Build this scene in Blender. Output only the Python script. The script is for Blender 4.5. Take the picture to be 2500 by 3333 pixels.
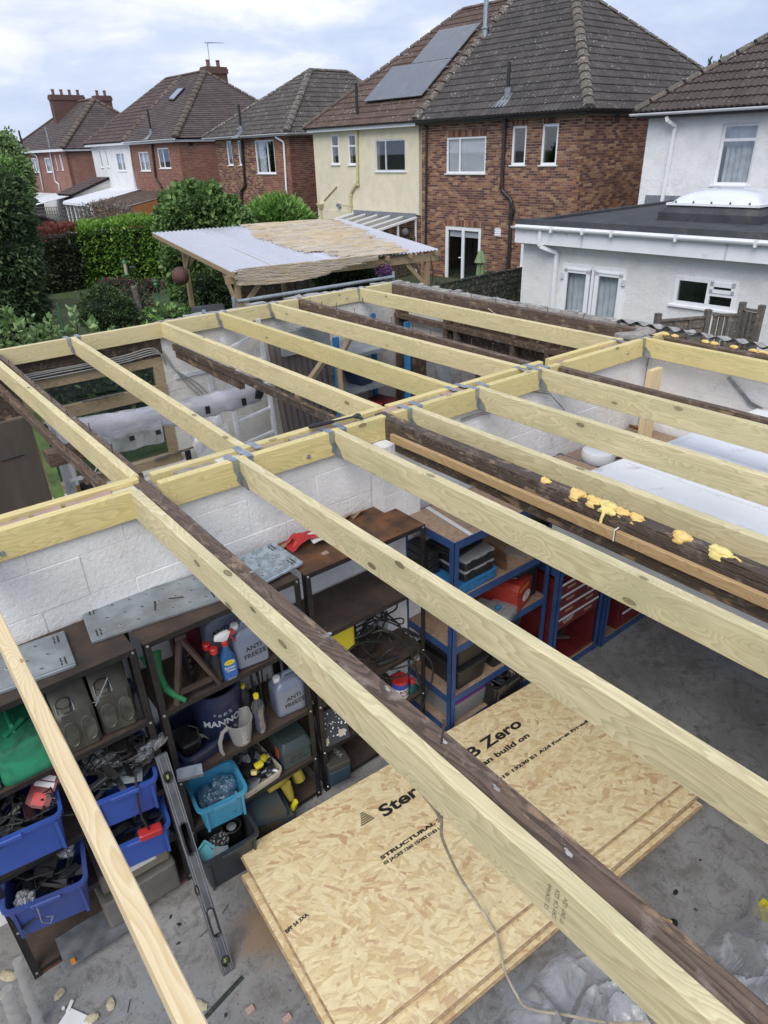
import bpy, math, random
import numpy as np
from mathutils import Vector, Matrix, noise
for o in list(bpy.data.objects): bpy.data.objects.remove(o)
SC=bpy.context.scene;COL=SC.collection
R=random.Random(11)
pi=math.pi
# ---------------------------------------------------------------- camera
# rows: right, up, forward of the camera in world axes (x along the middle wall, y along the joists)
CR=Vector((0.78221181,-0.62236369,-0.02842754));CU=Vector((0.31248269,0.35244852,0.88211938));CF=Vector((0.53897983,0.69888731,-0.47016728))
CAMZ=3.70;FPX=2211.62
cam=bpy.data.cameras.new('camera');camo=bpy.data.objects.new('camera',cam);COL.objects.link(camo)
m=Matrix(((CR.x,CU.x,-CF.x,0),(CR.y,CU.y,-CF.y,0),(CR.z,CU.z,-CF.z,CAMZ),(0,0,0,1)))
camo.matrix_world=m
cam.sensor_fit='VERTICAL';cam.sensor_height=34.6;cam.lens=34.6*FPX/3333.0
cam.clip_start=0.05;cam.clip_end=2000
SC.camera=camo
# ---------------------------------------------------------------- world + sun
SUN_EL=math.radians(47);SUN_AZ=math.radians(234)
W=bpy.data.worlds.new('World');SC.world=W;W.use_nodes=True
nt=W.node_tree;nt.nodes.clear()
def N(nt,t,props=None,**inp):
 n=nt.nodes.new(t)
 if props:
  for k,v in props.items(): setattr(n,k,v)
 for k,v in inp.items():
  k=k.replace('_',' ')
  s=n.inputs[int(k[1:])] if (k[0]=='i' and k[1:].isdigit()) else n.inputs[k]
  if isinstance(v,bpy.types.NodeSocket): nt.links.new(v,s)
  else: s.default_value=v
 return n
def ramp(nt,fac,stops,interp='LINEAR'):
 n=nt.nodes.new('ShaderNodeValToRGB');cr=n.color_ramp;cr.interpolation=interp
 while len(cr.elements)<len(stops): cr.elements.new(0.5)
 for e,(p,c) in zip(cr.elements,stops):
  e.position=p;e.color=(c[0],c[1],c[2],1) if hasattr(c,'__len__') else (c,c,c,1)
 nt.links.new(fac,n.inputs[0]);return n.outputs[0]
def mix(nt,fac,a,b,mode='MIX'):
 n=nt.nodes.new('ShaderNodeMix');n.data_type='RGBA';n.blend_type=mode;n.clamp_factor=True
 for s,v in ((n.inputs[0],fac),(n.inputs[6],a),(n.inputs[7],b)):
  if isinstance(v,bpy.types.NodeSocket): nt.links.new(v,s)
  elif hasattr(v,'__len__'): s.default_value=(v[0],v[1],v[2],1)
  else: s.default_value=v if s==n.inputs[0] else (v,v,v,1)
 return n.outputs[2]
def mth(nt,op,a,b=None,c=None,clamp=False):
 n=nt.nodes.new('ShaderNodeMath');n.operation=op;n.use_clamp=clamp
 for i,v in enumerate((a,b,c)):
  if v is None: continue
  if isinstance(v,bpy.types.NodeSocket): nt.links.new(v,n.inputs[i])
  else: n.inputs[i].default_value=v
 return n.outputs[0]
tc=N(nt,'ShaderNodeTexCoord')
mp=N(nt,'ShaderNodeMapping',Vector=tc.outputs['Generated'],Scale=(1.0,1.0,3.6),Rotation=(0.0,0.12,0.2))
n1=N(nt,'ShaderNodeTexNoise',Vector=mp.outputs[0],Scale=1.7,Detail=7.0,Roughness=0.55,Distortion=0.25)
n2=N(nt,'ShaderNodeTexNoise',Vector=mp.outputs[0],Scale=4.2,Detail=5.0,Roughness=0.6,Distortion=0.6)
cf=mth(nt,'ADD',mth(nt,'MULTIPLY',n1.outputs[0],0.72),mth(nt,'MULTIPLY',n2.outputs[0],0.28))
ccol=ramp(nt,cf,[(0.36,(0.38,0.50,0.76)),(0.45,(0.50,0.60,0.83)),(0.54,(0.66,0.74,0.92)),(0.62,(0.98,1.0,1.04))])
cov=ramp(nt,cf,[(0.30,0.86),(0.46,0.97)])
sky=N(nt,'ShaderNodeTexSky',{'sky_type':'NISHITA','sun_disc':False,'sun_elevation':SUN_EL,'sun_rotation':SUN_AZ,'altitude':50.0,'air_density':1.0,'dust_density':2.0})
bg1=N(nt,'ShaderNodeBackground',Color=sky.outputs[0],Strength=0.10)
bg2=N(nt,'ShaderNodeBackground',Color=ccol,Strength=0.64)
ms=N(nt,'ShaderNodeMixShader',Fac=cov,i1=bg1.outputs[0],i2=bg2.outputs[0])
N(nt,'ShaderNodeOutputWorld',Surface=ms.outputs[0])
sl=bpy.data.lights.new('sun','SUN');sl.energy=1.5;sl.angle=math.radians(40);sl.color=(1.0,0.96,0.9)
so=bpy.data.objects.new('sun',sl);COL.objects.link(so)
so.rotation_euler=(pi/2-SUN_EL,0,math.radians(180)-SUN_AZ+0)
SC.view_settings.view_transform='Standard';SC.view_settings.look='None'
SC.view_settings.exposure=0.76;SC.view_settings.gamma=1.0;SC.view_settings.use_curve_mapping=False
SC.render.engine='CYCLES'
try:
 SC.cycles.max_bounces=6;SC.cycles.diffuse_bounces=3;SC.cycles.glossy_bounces=3;SC.cycles.transparent_max_bounces=12;SC.cycles.transmission_bounces=4
except Exception: pass
# ---------------------------------------------------------------- placement helpers (where a sight line meets a real plane)
def ray(x,y): return CR*((x-1250)/FPX)+CU*(-(y-1666.5)/FPX)+CF
ORG=Vector((0,0,CAMZ))
def on_z(x,y,z): d=ray(x,y);return ORG+d*((z-CAMZ)/d.z)
def on_y(x,y,c): d=ray(x,y);return ORG+d*(c/d.y)
def on_x(x,y,c): d=ray(x,y);return ORG+d*(c/d.x)
HA=-0.0578353
H1=Vector((math.sin(HA),math.cos(HA),0));H2=Vector((math.cos(HA),-math.sin(HA),0))
# house frame F: X = H2 (away from the garden), Y = H1 (along the terrace)
def toF(p): return Vector((p.dot(H2),p.dot(H1),p.z))
def F_front(x,y,off): d=ray(x,y);return toF(ORG+d*(off/d.dot(H2)))      # on a facade plane
def F_side(x,y,off): d=ray(x,y);return toF(ORG+d*(off/d.dot(H1)))
def F_z(x,y,z): return toF(on_z(x,y,z))
def F_plane(x,y,p0,n):   # plane given in house frame
 d=ray(x,y);dF=Vector((d.dot(H2),d.dot(H1),d.z));o=Vector((0,0,CAMZ))
 return o+dF*((p0-o).dot(n)/dF.dot(n))
# ---------------------------------------------------------------- object helpers
OR={}   # frame origin of each root / part
def tag(o,label=None,cat=None,group=None,kind=None):
 if label: o['label']=label
 if cat: o['category']=cat
 if group: o['group']=group
 if kind: o['kind']=kind
 return o
def thing(name,label,cat,origin=(0,0,0),group=None,frame='G',rz=0.0,kind=None):
 """Empty at the thing's base. Part meshes are given in frame coordinates;origin is subtracted."""
 o=bpy.data.objects.new(name,None);COL.objects.link(o);o.empty_display_size=0.1
 origin=Vector(origin)
 if frame=='G': o.location=origin
 elif frame=='F': o.location=H2*origin.x+H1*origin.y+Vector((0,0,origin.z));o.rotation_euler=(0,0,-HA)
 OR[o.name]=origin
 return tag(o,label,cat,group,kind)
def local_thing(name,label,cat,loc,rz=0.0,group=None,rot=None):
 o=bpy.data.objects.new(name,None);COL.objects.link(o);o.empty_display_size=0.1
 o.location=loc;o.rotation_euler=rot if rot else (0,0,rz);OR[o.name]=Vector((0,0,0))
 return tag(o,label,cat,group)
def link(name,me,parent=None):
 o=bpy.data.objects.new(name,me);COL.objects.link(o)
 if parent is not None: o.parent=parent;OR[o.name]=OR.get(parent.name,Vector((0,0,0)))
 else: OR[o.name]=Vector((0,0,0))
 return o
class MB:
 def __init__(s): s.v=[];s.f=[];s.mi=[];s.cm=0
 def add(s,vs,fs):
  b=len(s.v);s.v.extend([tuple(v) for v in vs]);s.f.extend([tuple(b+i for i in f) for f in fs]);s.mi.extend([s.cm]*len(fs));return s
 def box(s,x0,y0,z0,x1,y1,z1):
  vs=[(x0,y0,z0),(x1,y0,z0),(x1,y1,z0),(x0,y1,z0),(x0,y0,z1),(x1,y0,z1),(x1,y1,z1),(x0,y1,z1)]
  return s.add(vs,[(0,3,2,1),(4,5,6,7),(0,1,5,4),(1,2,6,5),(2,3,7,6),(3,0,4,7)])
 def obox(s,c,ax,ay,az):   # centre and half vectors
  c=Vector(c);ax=Vector(ax);ay=Vector(ay);az=Vector(az)
  vs=[c-ax-ay-az,c+ax-ay-az,c+ax+ay-az,c-ax+ay-az,c-ax-ay+az,c+ax-ay+az,c+ax+ay+az,c-ax+ay+az]
  return s.add(vs,[(0,3,2,1),(4,5,6,7),(0,1,5,4),(1,2,6,5),(2,3,7,6),(3,0,4,7)])
 def bar(s,p0,p1,w,h,up=(0,0,1),ch=0.0):
  """rectangular bar from p0 to p1;w sideways, h along up;optional chamfer"""
  p0=Vector(p0);p1=Vector(p1);d=(p1-p0).normalized();up=Vector(up)
  sd=d.cross(up)
  if sd.length<1e-5: sd=d.cross(Vector((1,0,0)))
  sd.normalize();u=sd.cross(d).normalized()
  a=w/2;b=h/2
  if ch<=0: prof=[(-a,-b),(a,-b),(a,b),(-a,b)]
  else: prof=[(-a+ch,-b),(a-ch,-b),(a,-b+ch),(a,b-ch),(a-ch,b),(-a+ch,b),(-a,b-ch),(-a,-b+ch)]
  n=len(prof);vs=[p+sd*x+u*y for p in (p0,p1) for x,y in prof]
  fs=[(i,(i+1)%n,n+(i+1)%n,n+i) for i in range(n)]+[tuple(range(n))[::-1],tuple(range(n,2*n))]
  return s.add(vs,fs)
 def tube(s,pts,r,seg=8,caps=True,closed=False):
  pts=[Vector(p) for p in pts];n=len(pts);rr=r if hasattr(r,'__len__') else [r]*n
  rings=[];prev=None
  for i,p in enumerate(pts):
   if closed: t=pts[(i+1)%n]-pts[i-1]
   else: t=(pts[min(i+1,n-1)]-pts[max(i-1,0)])
   if t.length<1e-9: t=Vector((0,0,1))
   t.normalize()
   if prev is None:
    a=t.cross(Vector((0,0,1)))
    if a.length<.1: a=t.cross(Vector((1,0,0)))
   else:
    a=prev-t*prev.dot(t)
    if a.length<1e-4: a=t.cross(Vector((0.3,0.5,1)))
   a.normalize();b=t.cross(a);prev=a
   rings.append([p+(a*math.cos(2*pi*k/seg)+b*math.sin(2*pi*k/seg))*rr[i] for k in range(seg)])
  return s.loft(rings,caps and not closed,caps and not closed,closed)
 def loft(s,loops,c0=True,c1=True,closed=False):
  n=len(loops[0]);vs=[v for l in loops for v in l];fs=[]
  m=len(loops)
  for i in range(m if closed else m-1):
   for k in range(n):
    a=i*n+k;b=i*n+(k+1)%n;c=((i+1)%m)*n+(k+1)%n;d=((i+1)%m)*n+k
    fs.append((a,b,c,d))
  if c0: fs.append(tuple(range(n))[::-1])
  if c1: fs.append(tuple((m-1)*n+k for k in range(n)))
  return s.add(vs,fs)
 def lathe(s,prof,c=(0,0,0),seg=20,axis=None):
  """prof: list of (r,z)"""
  c=Vector(c);q=Matrix.Identity(3) if axis is None else Vector((0,0,1)).rotation_difference(Vector(axis)).to_matrix()
  return s.loft([[c+q@Vector((r*math.cos(2*pi*k/seg),r*math.sin(2*pi*k/seg),z)) for k in range(seg)] for r,z in prof])
 def prism(s,poly,ext):
  """poly: list of 3-D points in a plane;ext: extrusion vector"""
  ext=Vector(ext);n=len(poly);vs=[Vector(p) for p in poly]+[Vector(p)+ext for p in poly]
  return s.add(vs,[tuple(range(n))[::-1],tuple(range(n,2*n))]+[(i,(i+1)%n,n+(i+1)%n,n+i) for i in range(n)])
 def grid(s,fn,nu,nv):
  vs=[fn(i/nu,j/nv) for j in range(nv+1) for i in range(nu+1)]
  return s.add(vs,[(j*(nu+1)+i,j*(nu+1)+i+1,(j+1)*(nu+1)+i+1,(j+1)*(nu+1)+i) for j in range(nv) for i in range(nu)])
 def xf(s,fn): s.v=[tuple(fn(Vector(v))) for v in s.v];return s
 def build(s,name,mat,parent=None,smooth=False,label=None,mats=None,fixn=True):
  o_=OR.get(parent.name,Vector((0,0,0))) if parent is not None else Vector((0,0,0))
  me=bpy.data.meshes.new(name)
  vs=s.v if o_.length<1e-9 else [(v[0]-o_.x,v[1]-o_.y,v[2]-o_.z) for v in s.v]
  me.from_pydata(vs,[],s.f)
  for mm in (mats or [mat]): me.materials.append(mm)
  if mats: me.polygons.foreach_set('material_index',s.mi)
  if fixn and len(s.f)<60000:
   import bmesh
   b=bmesh.new();b.from_mesh(me);bmesh.ops.recalc_face_normals(b,faces=b.faces);b.to_mesh(me);b.free()
  if smooth:
   me.polygons.foreach_set('use_smooth',[True]*len(me.polygons))
   try: me.set_sharp_from_angle(angle=math.radians(38))
   except Exception: pass
  me.update()
  o=link(name,me,parent)
  if label: o['label']=label
  return o
def single(mb,name,mat,label,cat,smooth=False,group=None,frame='G',kind=None,mats=None,origin=None):
 """a top-level thing that is one mesh, its origin at its base"""
 if origin is None:
  a=np.array(mb.v);origin=Vector((float((a[:,0].min()+a[:,0].max())/2),float((a[:,1].min()+a[:,1].max())/2),float(a[:,2].min())))
 origin=Vector(origin)
 mb.v=[(v[0]-origin.x,v[1]-origin.y,v[2]-origin.z) for v in mb.v]
 o=mb.build(name,mat,None,smooth,mats=mats)
 if frame=='G': o.location=origin
 else: o.location=H2*origin.x+H1*origin.y+Vector((0,0,origin.z));o.rotation_euler=(0,0,-HA)
 return tag(o,label,cat,group,kind)
def copy_tree(o,parent=None):
 c=o.copy();COL.objects.link(c);OR[c.name]=OR.get(o.name,Vector((0,0,0)))
 if parent is not None: c.parent=parent
 for ch in [k for k in list(o.children)]: copy_tree(ch,c)
 return c
def rrect(w,d,r,z,n=4,cx=0,cy=0):
 r=min(r,w/2-1e-4,d/2-1e-4);out=[]
 for (sx,sy,a0) in ((1,1,0),(-1,1,90),(-1,-1,180),(1,-1,270)):
  for i in range(n+1):
   a=math.radians(a0+90*i/n);out.append(Vector((cx+sx*(w/2-r)+r*math.cos(a),cy+sy*(d/2-r)+r*math.sin(a),z)))
 return out
def rbox(mb,w,d,h,r=0.02,e=0.006,cx=0,cy=0,z0=0):
 """rounded box, local, base at z0"""
 return mb.loft([rrect(w-2*e,d-2*e,r,z0,3,cx,cy),rrect(w,d,r,z0+e,3,cx,cy),rrect(w,d,r,z0+h-e,3,cx,cy),rrect(w-2*e,d-2*e,r,z0+h,3,cx,cy)])
def open_box(mb,w,d,h,taper=0.03,t=0.004,rim=0.012,r=0.03,z0=0):
 L=[rrect(w-2*taper,d-2*taper,r,z0),rrect(w,d,r,z0+h-0.02),rrect(w+2*rim,d+2*rim,r+rim,z0+h-0.02),rrect(w+2*rim,d+2*rim,r+rim,z0+h),rrect(w-2*t,d-2*t,r,z0+h),rrect(w-2*taper-2*t,d-2*taper-2*t,r,z0+t)]
 return mb.loft(L)
def text_obj(s,size,mat,parent,M4,name='lettering',ext=0.0,align='CENTER',off=0.0,spacing=1.0):
 cu=bpy.data.curves.new('t','FONT');cu.body=s;cu.size=size;cu.align_x=align;cu.align_y='CENTER';cu.extrude=ext;cu.offset=off;cu.space_character=spacing;cu.resolution_u=3
 to=bpy.data.objects.new('t',cu);COL.objects.link(to)
 dg=bpy.context.evaluated_depsgraph_get();me=bpy.data.meshes.new_from_object(to.evaluated_get(dg))
 bpy.data.objects.remove(to);me.materials.clear();me.materials.append(mat)
 o=link(name,me,parent);o.matrix_local=M4;return o
def frame4(o,x,y):   # matrix with local x,y directions and origin o
 x=Vector(x).normalized();y=Vector(y);y=(y-x*y.dot(x)).normalized();z=x.cross(y)
 return Matrix(((x.x,y.x,z.x,o[0]),(x.y,y.y,z.y,o[1]),(x.z,y.z,z.z,o[2]),(0,0,0,1)))
# ---------------------------------------------------------------- materials
def newmat(name):
 m=bpy.data.materials.new(name);m.use_nodes=True;nt=m.node_tree;nt.nodes.clear()
 out=nt.nodes.new('ShaderNodeOutputMaterial');b=nt.nodes.new('ShaderNodeBsdfPrincipled');nt.links.new(b.outputs[0],out.inputs[0])
 return m,nt,b,out
def setc(nt,b,col,rough=None,metal=None,bump=None,strength=0.3,dist=0.01):
 if isinstance(col,bpy.types.NodeSocket): nt.links.new(col,b.inputs['Base Color'])
 else: b.inputs['Base Color'].default_value=(col[0],col[1],col[2],1)
 if rough is not None:
  if isinstance(rough,bpy.types.NodeSocket): nt.links.new(rough,b.inputs['Roughness'])
  else: b.inputs['Roughness'].default_value=rough
 if metal is not None: b.inputs['Metallic'].default_value=metal
 if bump is not None:
  n=N(nt,'ShaderNodeBump',Height=bump,Strength=strength,Distance=dist);nt.links.new(n.outputs[0],b.inputs['Normal'])
def ocoord(nt,rand=True,scale=(1,1,1),kind='Object'):
 t=N(nt,'ShaderNodeTexCoord').outputs[kind]
 if rand:
  oi=N(nt,'ShaderNodeObjectInfo').outputs['Random']
  ad=N(nt,'ShaderNodeVectorMath',{'operation':'ADD'},i0=t)
  cmb=N(nt,'ShaderNodeCombineXYZ',X=mth(nt,'MULTIPLY',oi,37.0),Y=mth(nt,'MULTIPLY',oi,11.3),Z=mth(nt,'MULTIPLY',oi,5.7))
  nt.links.new(cmb.outputs[0],ad.inputs[1]);t=ad.outputs[0]
 if tuple(scale)!=(1,1,1):
  t=N(nt,'ShaderNodeVectorMath',{'operation':'MULTIPLY'},i0=t,i1=tuple(scale)).outputs[0]
 return t
def noi(nt,v,sc,det=4.0,ro=0.55,dis=0.0): return N(nt,'ShaderNodeTexNoise',Vector=v,Scale=sc,Detail=det,Roughness=ro,Distortion=dis).outputs[0]
MC={}
def pm(name,c1,c2=None,sc=8.0,rough=0.6,bump=0.2,metal=0.0,det=5.0,bsc=None,dirt=0.0,dirtc=(0.05,0.045,0.04),st=(1,1,1),lo=0.35,hi=0.65,spec=None,bd=0.005,dsc=3.0):
 """general surface: two tones of noise, relief and dirt blotches with a shape of their own"""
 if name in MC: return MC[name]
 m,nt,b,o=newmat(name);v=ocoord(nt,True,st)
 c2=c2 or tuple(x*0.8 for x in c1)
 n=noi(nt,v,sc,det);col=ramp(nt,n,[(lo,c2),(hi,c1)])
 if dirt>0:
  d=noi(nt,v,dsc,8.0,0.65,0.4);f=ramp(nt,d,[(0.62-dirt*0.35,0.0),(0.78-dirt*0.2,1.0)]);col=mix(nt,mth(nt,'MULTIPLY',f,0.75),col,dirtc)
 bh=noi(nt,v,bsc or sc*6,4.0,0.6)
 rg=mth(nt,'ADD',mth(nt,'MULTIPLY',n,0.2),rough-0.1,clamp=True)
 setc(nt,b,col,rg,metal,bh,bump,bd)
 if spec is not None: b.inputs['Specular IOR Level'].default_value=spec
 MC[name]=m;return m
def plastic(name,c,rough=0.35,dirt=0.15,bump=0.04): return pm(name,c,tuple(x*0.85 for x in c),5.0,rough,bump,0,4,40,dirt,tuple(x*0.35+0.03 for x in c))
def clearmat(name,tint=(0.95,0.96,0.97),fac=0.35,rough=0.15,diff=(0.8,0.82,0.86),dif=0.25,nscale=14,bump=0.5,vary=0.25):
 """thin translucent plastic: part see-through, part milky with a sheen"""
 if name in MC: return MC[name]
 m=bpy.data.materials.new(name);m.use_nodes=True;nt=m.node_tree;nt.nodes.clear()
 out=nt.nodes.new('ShaderNodeOutputMaterial');v=ocoord(nt)
 h=noi(nt,v,nscale,5.0,0.6,1.0);bp=N(nt,'ShaderNodeBump',Height=h,Strength=bump,Distance=0.02)
 tr=N(nt,'ShaderNodeBsdfTransparent',Color=(*tint,1));gl=N(nt,'ShaderNodeBsdfGlossy',Color=(1,1,1,1),Roughness=rough,Normal=bp.outputs[0])
 df=N(nt,'ShaderNodeBsdfDiffuse',Color=(*diff,1),Normal=bp.outputs[0]);tl=N(nt,'ShaderNodeBsdfTranslucent',Color=(*diff,1),Normal=bp.outputs[0])
 d2=N(nt,'ShaderNodeMixShader',Fac=0.4,i1=df.outputs[0],i2=tl.outputs[0])
 f=mth(nt,'ADD',dif,mth(nt,'MULTIPLY',mth(nt,'SUBTRACT',h,0.5),vary*2),clamp=True)
 a=N(nt,'ShaderNodeMixShader',Fac=f,i1=tr.outputs[0],i2=d2.outputs[0])
 fr=N(nt,'ShaderNodeLayerWeight',Blend=0.35,Normal=bp.outputs[0])
 g=mth(nt,'ADD',mth(nt,'MULTIPLY',fr.outputs[1],fac),0.04,clamp=True)
 b=N(nt,'ShaderNodeMixShader',Fac=g,i1=a.outputs[0],i2=gl.outputs[0]);nt.links.new(b.outputs[0],out.inputs[0])
 MC[name]=m;return m
def islrand(nt):
 g=N(nt,'ShaderNodeNewGeometry').outputs['Random Per Island'];o=N(nt,'ShaderNodeObjectInfo').outputs['Random']
 return mth(nt,'FRACT',mth(nt,'ADD',g,mth(nt,'MULTIPLY',o,7.31)))
# --- new treated timber: growth rings, knots, green tint
def wood(name,light,dark,knot,green=None,gf=0.5,rsc=1.0,old=False,kn=0.14,rough=0.6):
 if name in MC: return MC[name]
 m,nt,b,o=newmat(name);v=ocoord(nt,True)
 ve=N(nt,'ShaderNodeVectorMath',{'operation':'MULTIPLY'},i0=v,i1=(1.3,9,9)).outputs[0]
 # knots: sparse cells, stretched along the length
 vk=N(nt,'ShaderNodeVectorMath',{'operation':'MULTIPLY'},i0=v,i1=(4.2,9.5,9.5)).outputs[0]
 vo=N(nt,'ShaderNodeTexVoronoi',Vector=vk,Scale=1.0);kd=vo.outputs['Distance']
 ksel=mth(nt,'GREATER_THAN',N(nt,'ShaderNodeSeparateColor',i0=vo.outputs['Color']).outputs[0],0.62)
 kk=mth(nt,'MULTIPLY',ramp(nt,kd,[(0.0,0.9),(kn*0.55,0.65),(kn*0.75,1.0),(kn*1.0,0.0)]),ksel)
 kh=mth(nt,'MULTIPLY',ramp(nt,kd,[(0.0,1.0),(0.62,0.0)],'EASE'),ksel)
 base=noi(nt,ve,0.55,3.0,0.45,0.15)
 rg=mth(nt,'ADD',mth(nt,'MULTIPLY',base,34.0*rsc),mth(nt,'MULTIPLY',kh,5.0))
 ring=mth(nt,'FRACT',rg);ring=ramp(nt,ring,[(0.0,0.0),(0.60,0.55),(0.88,1.0),(1.0,0.0)])
 vf=N(nt,'ShaderNodeVectorMath',{'operation':'MULTIPLY'},i0=v,i1=(5,160,160)).outputs[0]
 fib=noi(nt,vf,1.0,3.0,0.6)
 f=mth(nt,'ADD',mth(nt,'MULTIPLY',ring,0.50 if not old else 0.65),mth(nt,'MULTIPLY',fib,0.55))
 col=ramp(nt,f,[(0.18,light),(0.78,dark)])
 if green:
  g=noi(nt,N(nt,'ShaderNodeVectorMath',{'operation':'MULTIPLY'},i0=v,i1=(1.1,5,5)).outputs[0],1.6,4.0,0.6,0.5)
  gg=mth(nt,'MULTIPLY',ramp(nt,g,[(0.42,0.0),(0.72,1.0)]),gf);col=mix(nt,gg,col,green)
  col=mix(nt,mth(nt,'MULTIPLY',mth(nt,'MULTIPLY',kh,kh),0.35),col,green)
 dt=noi(nt,N(nt,'ShaderNodeVectorMath',{'operation':'MULTIPLY'},i0=v,i1=(3.0,14,14)).outputs[0],1.0,8.0,0.7,0.4);col=mix(nt,ramp(nt,dt,[(0.56,0.0),(0.74,0.30)]),col,(0.30,0.27,0.17))
 col=mix(nt,mth(nt,'MULTIPLY',kk,0.92),col,knot)
 if green: col=mix(nt,mth(nt,'MULTIPLY',N(nt,'ShaderNodeObjectInfo').outputs['Random'],0.30),col,(0.44,0.40,0.22))
 # dark splits along the fibres
 vs=N(nt,'ShaderNodeVectorMath',{'operation':'MULTIPLY'},i0=v,i1=(1.1,46,46)).outputs[0]
 s=noi(nt,vs,1.0,2.0,0.5,0.3);sp=ramp(nt,s,[(0.74 if not old else 0.62,0.0),(0.80 if not old else 0.70,1.0)])
 col=mix(nt,mth(nt,'MULTIPLY',sp,0.35 if not old else 0.8),col,(0.10,0.07,0.04) if old else tuple(x*0.55 for x in dark))
 if old:
  w=noi(nt,v,11.0,9.0,0.7,0.6);col=mix(nt,ramp(nt,w,[(0.54,0.0),(0.68,0.7)]),col,(0.32,0.26,0.21))
  w2=noi(nt,N(nt,'ShaderNodeVectorMath',{'operation':'MULTIPLY'},i0=v,i1=(6.0,20,20)).outputs[0],1.0,4.0);col=mix(nt,ramp(nt,w2,[(0.60,0.0),(0.66,0.55)]),col,(0.42,0.28,0.16))
  w3=noi(nt,v,23.0,3.0,0.5);col=mix(nt,ramp(nt,w3,[(0.74,0.0),(0.76,0.8)]),col,(0.45,0.44,0.42))
 h=mth(nt,'ADD',mth(nt,'MULTIPLY',fib,0.5),mth(nt,'MULTIPLY',ring,0.25))
 if old: h=mth(nt,'SUBTRACT',mth(nt,'ADD',h,noi(nt,v,30.0,4.0)),sp)
 setc(nt,b,col,rough,0,h,0.28 if not old else 0.8,0.003 if not old else 0.008);b.inputs['Specular IOR Level'].default_value=0.3
 MC[name]=m;return m
M_new=wood('treated_timber',(0.82,0.70,0.41),(0.62,0.50,0.26),(0.09,0.05,0.025),(0.38,0.37,0.18),0.38)
M_new2=wood('treated_timber_green',(0.79,0.69,0.43),(0.56,0.46,0.26),(0.09,0.05,0.025),(0.34,0.34,0.18),0.50)
M_led=wood('treated_timber_warm',(0.80,0.66,0.32),(0.61,0.48,0.20),(0.14,0.08,0.035),(0.40,0.42,0.18),0.35)
M_old=wood('old_timber',(0.185,0.125,0.09),(0.085,0.058,0.043),(0.03,0.02,0.015),None,0,1.0,True)
M_oldd=wood('old_timber_dark',(0.125,0.09,0.068),(0.058,0.042,0.032),(0.02,0.015,0.01),None,0,1.0,True)
M_batt=wood('pine_batten',(0.50,0.35,0.18),(0.36,0.23,0.11),(0.15,0.08,0.03),None,0,1.0,False,0.07)
M_grey=wood('weathered_timber',(0.20,0.18,0.16),(0.09,0.082,0.075),(0.05,0.04,0.035),None,0,1.0,True)
M_shel=wood('shelter_timber',(0.40,0.30,0.18),(0.26,0.19,0.11),(0.12,0.08,0.05),None,0,1.0,False)
M_pine=wood('planed_pine',(0.78,0.64,0.40),(0.66,0.49,0.27),(0.30,0.16,0.07),None,0,0.7,False,0.06)
# --- osb
def osb():
 m,nt,b,o=newmat('strand_board');v=ocoord(nt,False)
 col=None
 fs=[]
 for i,(sc,a0,asp) in enumerate(((1.0,0.15,4.2),(1.35,-0.5,3.4),(2.0,0.7,4.4))):
  cv=N(nt,'ShaderNodeTexVoronoi',Vector=v,Scale=5.0+2*i);r=N(nt,'ShaderNodeSeparateColor',i0=cv.outputs['Color'])
  ang=mth(nt,'ADD',mth(nt,'MULTIPLY',mth(nt,'SUBTRACT',r.outputs[0],0.5),1.5),a0)
  vr=N(nt,'ShaderNodeVectorRotate',{'rotation_type':'Z_AXIS'},Vector=v,Angle=ang).outputs[0]
  vr=N(nt,'ShaderNodeVectorMath',{'operation':'MULTIPLY'},i0=vr,i1=(6.2*sc,6.2*sc*asp,1)).outputs[0]
  vd=N(nt,'ShaderNodeVectorMath',{'operation':'ADD'},i0=vr,i1=(13.7*i,7.1*i,0)).outputs[0]
  sv=N(nt,'ShaderNodeTexVoronoi',{'voronoi_dimensions':'2D','distance':'CHEBYCHEV'},Vector=vd,Scale=1.0,Randomness=1.0)
  rr=N(nt,'ShaderNodeSeparateColor',i0=sv.outputs['Color'])
  c=ramp(nt,rr.outputs[1],[(0.0,(0.68,0.50,0.24)),(0.3,(0.82,0.65,0.35)),(0.6,(0.90,0.76,0.44)),(0.89,(0.83,0.68,0.40)),(0.95,(0.56,0.33,0.17)),(1.0,(0.70,0.52,0.30))],'CONSTANT' if i==0 else 'LINEAR')
  sh=ramp(nt,sv.outputs['Distance'],[(0.30,0.0),(0.62,1.0)])
  c=mix(nt,mth(nt,'MULTIPLY',sh,0.26),c,(0.42,0.28,0.14))
  if col is None: col=c
  else: col=mix(nt,mth(nt,'GREATER_THAN',rr.outputs[2],0.52),col,c)
  fs.append(rr.outputs[0])
 g=noi(nt,N(nt,'ShaderNodeVectorMath',{'operation':'MULTIPLY'},i0=v,i1=(30,220,1)).outputs[0],1.0,3.0)
 col=mix(nt,0.18,col,ramp(nt,g,[(0.35,(0.45,0.30,0.14)),(0.65,(0.9,0.75,0.5))]))
 h=mth(nt,'ADD',fs[0],mth(nt,'ADD',fs[1],fs[2]))
 setc(nt,b,col,0.55,0,h,0.35,0.0015);MC['osb']=m;return m
M_osb=osb()
M_osbe=pm('strand_board_edge',(0.52,0.38,0.22),(0.30,0.20,0.11),30,0.8,0.8,st=(1,1,6),bsc=60)
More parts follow.
